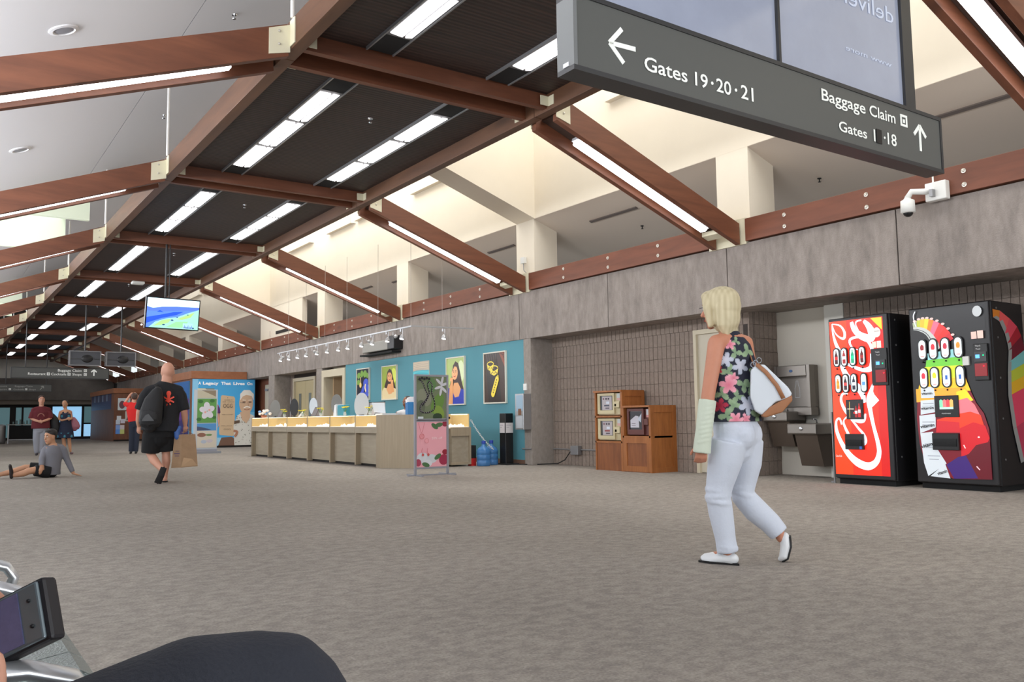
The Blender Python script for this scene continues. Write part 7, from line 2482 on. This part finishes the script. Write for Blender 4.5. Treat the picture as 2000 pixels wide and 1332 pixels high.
F.tube(t, [(-.05, 0, 1.46), (-.06, 0, 1.40), (-.06, 0, 1.28), (-.04, 0, 1.1), (-.01, 0, .93)], [(.08, .07), (.15, .10), (.18, .13), (.165, .13), (.165, .13)], lat=(1, 0, 0), n=20, cap_r=False)
for k, sx_ in ((-1, -.2), (1, .08)):
    F.tube(t, [(sx_, 0, 1.39), (sx_ + k * .075, .05, 1.43), (sx_ + k * .085, .07, 1.47)], [.065, .07, .065], n=14, cap_r=False)
F.tube(t, [(-.2, 0, 1.40), (-.06, 0, 1.425), (.07, 0, 1.40)], [.072, .08, .072], n=16)
F.remesh(t, 't_shirt', mat('red_cotton', srgb(214, 38, 36), 0.85), 0.012, 3)
t = MB()
F.tube(t, [(-.01, 0, .98), (-.01, 0, .84)], [(.15, .12), (.155, .125)], lat=(1, 0, 0), n=18)
for x in (-.07, .08):
    F.tube(t, [(x * 1.05, 0, .88), (x - .01, 0, .5), (x - .02, 0, .06)], [.095, .075, .06], n=14, cap_r=False)
F.remesh(t, 'jeans', mat('dark_jeans', srgb(38, 44, 60), 0.9), 0.012, 2)
for x in (-.09, .06):
    o = MB()
    F.tube(o, [(x, -.05, .035), (x, .12, .03)], [(.045, .035), (.045, .03)], n=12)
    F.remesh(o, 'shoe', mat('black_shoe', srgb(26, 26, 28), 0.6), 0.01, 1)


# ------------------------------------------------------------------ 7-8. two more visitors only partly in view, and the clerk
def plain_person(origin, label, shirt, trousers, h=1.7, hair='brown_hair', face=(0, -1, 0), seated=False, skin=None, arm=(0, 0)):
    F = Fig('person', origin, label)
    k_ = h / 1.7
    b = MB()
    hc = Vector((0, 0, 1.56 * k_))
    head(F, b, hc, face, s=1.05)
    F.tube(b, [(0, 0, 1.37 * k_), (0, 0, 1.5 * k_)], [.062, .058], n=14)
    F.tube(b, [(-.17, 0, 1.33 * k_), (0, 0, 1.37 * k_), (.17, 0, 1.33 * k_)], [.055, .07, .055], n=14)
    F.tube(b, [(0, 0, 1.3 * k_), (0, 0, .9 * k_)], [(.15, .1), (.14, .11)], lat=(1, 0, 0), n=16)
    for s_ in (-1, 1):
        F.tube(b, [(s_ * .19, 0, 1.33 * k_), (s_ * .23, -.02, 1.05 * k_), (s_ * .24, -.08 - arm[1], .84 * k_ + arm[0])], [.05, .04, .028], n=12)
        hand(F, b, (s_ * .24, -.08 - arm[1], .84 * k_ + arm[0]), (0, -.2, -1), (-s_, 0, 0), .16, .5, s_)
    F.remesh(b, 'body', skin or SKIN_L, 0.012, 3)
    face_features(F, hc, face, s=1.05)
    b = MB()
    fd = nrm(face)
    F.ell(b, tuple(hc + Vector((0, 0, .055)) - fd * .025), (.09, .095, .08))
    F.ell(b, tuple(hc + Vector((0, 0, .0)) - fd * .05), (.083, .06, .09))
    F.remesh(b, 'hair', MATS[hair], 0.011, 2)
    b = MB()
    F.tube(b, [(0, 0, 1.41 * k_), (0, 0, 1.35 * k_), (0, 0, 1.22 * k_), (0, 0, .88 * k_)], [(.075, .07), (.15, .10), (.18, .13), (.175, .14)], lat=(1, 0, 0), n=20, cap_r=False)
    for s_ in (-1, 1):
        F.tube(b, [(s_ * .16, 0, 1.33 * k_), (s_ * .2, 0, 1.25 * k_), (s_ * .225, -.01, 1.12 * k_)], [.062, .07, .062], n=14, cap_r=False)
    F.tube(b, [(-.17, 0, 1.325 * k_), (0, 0, 1.36 * k_), (.17, 0, 1.325 * k_)], [.066, .078, .066], n=16)
    F.remesh(b, 'shirt', shirt, 0.012, 3)
    b = MB()
    F.tube(b, [(0, 0, .95 * k_), (0, 0, .82 * k_)], [(.15, .115), (.155, .12)], lat=(1, 0, 0), n=18)
    for s_ in (-1, 1):
        F.tube(b, [(s_ * .08, 0, .86 * k_), (s_ * .085, 0, .48 * k_), (s_ * .09, 0, .05)], [.09, .07, .055], n=14, cap_r=False)
    F.remesh(b, 'trousers', trousers, 0.012, 2)
    for s_ in (-1, 1):
        b = MB()
        F.tube(b, [(s_ * .09, -fd.y * .04, .035), (s_ * .09 + fd.x * .12, fd.y * .12, .03)], [(.042, .035), (.042, .028)], n=12)
        F.remesh(b, 'shoe', MATS['black_shoe'], 0.01, 1)
    return F


plain_person((1.15, 25.2, 0), 'person in a red top cut off by the left edge of the photo', MATS['red_cotton'], MATS['dark_jeans'], 1.62, 'black_hair', (.5, -.8, 0))
plain_person((7.02, 25.9, 0), 'person in purple partly hidden behind the man carrying the paper bag', mat('purple_top', srgb(96, 50, 110), 0.85), MATS['dark_jeans'], 1.72, 'black_hair', (.3, 1, 0))
ck = plain_person((8.15, 15.6, -0.30), 'person in white behind the jewellery counter, left of the blue gift bags', mat('white_blouse', srgb(220, 222, 228), 0.8), MATS['dark_jeans'], 1.66, 'black_hair', (-.75, -.6, -.2), skin=mat('brown_skin', srgb(140, 92, 70), 0.55))

# ================================================================== SEATS AND THE SEATED NEIGHBOUR IN THE FOREGROUND
M_SEAT = mat('perforated_steel', srgb(136, 144, 142), 0.35, 0.55, bump=(160, 0.5))


def metal_chair(y0, y1, label, arms):
    c_ = empty('metal_chair', (0, (y0 + y1) / 2, 0), label, 'chair', 'metal waiting chairs by the left wall')
    prof = [(.285, .385), (.28, .41), (.255, .425), (.10, .405), (-.08, .39), (-.17, .40), (-.22, .46), (-.27, .62), (-.31, .80), (-.325, .88)]
    outer = [(x, z) for x, z in prof]
    inner = [(x - .006 if z > .5 else x, z - .018 if z <= .5 else z) for x, z in prof][::-1]
    n = 3
    w = (y1 - y0 - .06) / n
    for i in range(n):
        a = y0 + .03 + i * w + .003
        MB().prism([(x, a, z) for x, z in outer + inner], (0, w - .006, 0)).build('shell_panel', M_SEAT, c_)
    for y in arms:
        pts = [(-.25, y, .58), (-.2, y, .62), (-.08, y, .64), (.02, y, .645), (.09, y, .640), (.13, y, .625), (.142, y, .607), (.135, y, .585)]
        MB().tube(pts, [(.019, .009)] * 8, 16, lat=(0, 1, 0)).build('armrest', M_ARM, c_, smooth=True)
        MB().tube([(.125, y, .59), (.10, y, .50), (.06, y, .41)], .011, 8).build('arm_post', M_CHROME, c_, smooth=True)
        MB().tube([(.10, y, .395), (-.05, y, .36), (-.22, y, .36)], .012, 8).build('side_rail', M_CHROME, c_, smooth=True)
    for y in (y0 + .03, y1 - .03):
        MB().tube([(.24, y, .012), (.05, y, .06), (-.05, y, .33)], .016, 8).build('leg', M_CHROME, c_, smooth=True)
        MB().tube([(-.36, y, .012), (-.15, y, .06), (-.06, y, .33)], .016, 8).build('leg', M_CHROME, c_, smooth=True)
    return c_


metal_chair(.43, .94, 'metal chair the phone holder sits on', (.43, .942))
metal_chair(.95, 1.47, 'perforated steel chair with chrome armrests just beyond the phone holder', (1.46,))
metal_chair(1.73, 2.25, 'perforated steel chair further along the row at the left edge', (1.74, 2.24))

F = Fig('person', (-.15, .7, 0), 'person seated at the bottom left in dark trousers, knee in view, holding a phone', ((Vector((1, 0, 0))), Vector((0, 1, 0))))
W_ = lambda x, y, z: (x + .15, y - .7, z)
b = MB()
hc = Vector(W_(-.16, .70, 1.24))
head(F, b, hc, (1, .1, -.35), s=1.05)
F.tube(b, [W_(-.2, .70, 1.02), W_(-.18, .70, 1.16)], [.062, .056], n=14)
F.tube(b, [W_(-.2, .52, 1.0), W_(-.2, .70, 1.03), W_(-.2, .88, 1.0)], [.055, .07, .055], n=14)
F.tube(b, [W_(-.2, .70, .98), W_(-.16, .70, .56)], [(.16, .1), (.15, .11)], lat=(0, 1, 0), n=16)
F.tube(b, [W_(-.19, .89, .99), W_(-.18, .98, .74), W_(-.06, .99, .64), W_(-.01, .99, .615)], [.05, .043, .034, .027], n=14)
hand(F, b, W_(-.01, .99, .615), (.85, .2, .45), (0, -.6, .8), .15, .9, -1)
F.tube(b, [W_(-.19, .51, .99), W_(-.17, .54, .74), W_(-.07, .72, .62), W_(-.01, .83, .59)], [.05, .043, .034, .027], n=14)
hand(F, b, W_(-.01, .84, .59), (.78, .52, .42), (0, .5, .85), .15, .7, 1)
F.remesh(b, 'body', SKIN_L, 0.006, 3)
face_features(F, hc, (1, .1, -.35), s=1.05)
b = MB()
F.ell(b, tuple(hc + Vector((-.03, 0, .05))), (.10, .09, .085))
F.remesh(b, 'hair', MATS['brown_hair'], 0.010, 2)
b = MB()
F.tube(b, [W_(-.2, .70, 1.05), W_(-.2, .70, .98), W_(-.19, .70, .85), W_(-.16, .70, .52)], [(.075, .07), (.16, .11), (.18, .13), (.18, .15)], lat=(0, 1, 0), n=20, cap_r=False)
for (y, e) in [(.89, (-.18, .98, .74)), (.51, (-.17, .54, .74))]:
    F.tube(b, [W_(-.2, y - (.04 if y > .7 else -.04), 1.0), W_(-.18, y, .93), W_(*e)], [.065, .07, .058], n=14, cap_r=False)
F.tube(b, [W_(-.2, .52, 1.0), W_(-.2, .70, 1.025), W_(-.2, .88, 1.0)], [.068, .08, .068], n=14)
F.remesh(b, 'shirt', mat('grey_shirt', srgb(110, 112, 118), 0.9), 0.010, 2)
# trousers with cloth folds
b = MB()
F.tube(b, [W_(-.15, .70, .48), W_(-.16, .70, .58)], [(.17, .12), (.16, .12)], lat=(0, 1, 0), n=18)
for yk, dz in ((.805, 0), (.58, -.04)):
    F.tube(b, [W_(-.15, yk, .50), W_(.0, yk, .525 + dz * .5), W_(.12, yk, .568 + dz), W_(.22, yk, .598 + dz), W_(.275, yk, .598 + dz)], [.10, .096, .088, .083, .077], n=22)
    F.tube(b, [W_(.27, yk, .595 + dz), W_(.30, yk, .52 + dz), W_(.325, yk, .36), W_(.37, yk, .16), W_(.38, yk, .09)], [.083, .076, .070, .065, .066], n=20, cap_r=False)
    for (p0, p1, r_) in [((.20, -.05, .60), (.32, -.06, .50), .03), ((.16, -.075, .60), (.25, -.085, .48), .022), ((.10, -.07, .58), (.18, -.092, .50), .02), ((.02, -.08, .56), (.12, -.09, .49), .022), ((.27, -.05, .61), (.33, -.05, .50), .026)]:
        F.tube(b, [W_(p0[0], yk + p0[1], p0[2] + dz), W_(p1[0], yk + p1[1], p1[2] + dz)], [r_, r_ * .7], n=10)
F.remesh(b, 'trousers', mat('charcoal_trousers', srgb(40, 43, 52), 0.85, bump=(220, 0.3)), 0.007, 5)
for yk in (.805, .58):
    b = MB()
    F.tube(b, [W_(.36, yk, .05), W_(.46, yk, .045), W_(.56, yk, .03)], [(.045, .045), (.048, .04), (.042, .025)], n=14)
    F.remesh(b, 'shoe', MATS['black_shoe'], 0.008, 2)

ph_ = empty('mobile_phone', (.0945, .93, .69), 'thick dark mobile phone with a glowing bluish screen, held at the bottom left', 'phone')
_L = lambda x, y, z: _cx * x + _cy * y + Vector((0, 0, z))
Lp = _L(.9, -.25, .42).normalized()
Sp = _L(-.55, .35, .88)
Sp = (Sp - Lp * Sp.dot(Lp)).normalized()
Np = Lp.cross(Sp).normalized()
if Np.y > 0:
    Np = -Np
cp = Vector((0, 0, 0)) + _cx * -.491 + _cy * .835 + Vector((0, 0, .672))
MB().obox(cp, [Lp, Sp, Np], (.068, .030, .009)).build('phone_case', mat('phone_case_black', srgb(30, 28, 32), 0.5), ph_, bevel=0.004)
MB().obox(cp + Np * .0095, [Lp, Sp, Np], (.063, .027, .0025)).build('phone_body', mat('phone_grey', srgb(118, 130, 136), 0.35, 0.4), ph_, bevel=0.002)
MB().obox(cp + Np * .0125 - Lp * .010, [Lp, Sp, Np], (.050, .024, .0006)).build('screen', mat('phone_screen', srgb(66, 68, 96), 0.15, noise=(60, .25, (1, 1, 1)), emis=(srgb(96, 98, 140), 0.22)), ph_)
for k in (-1, 1):
    MB().ell(cp + Np * .0125 + Lp * .052 + Sp * k * .012, (.002, .002, .002), n=8).build('button_dot', M_BLACK, ph_)
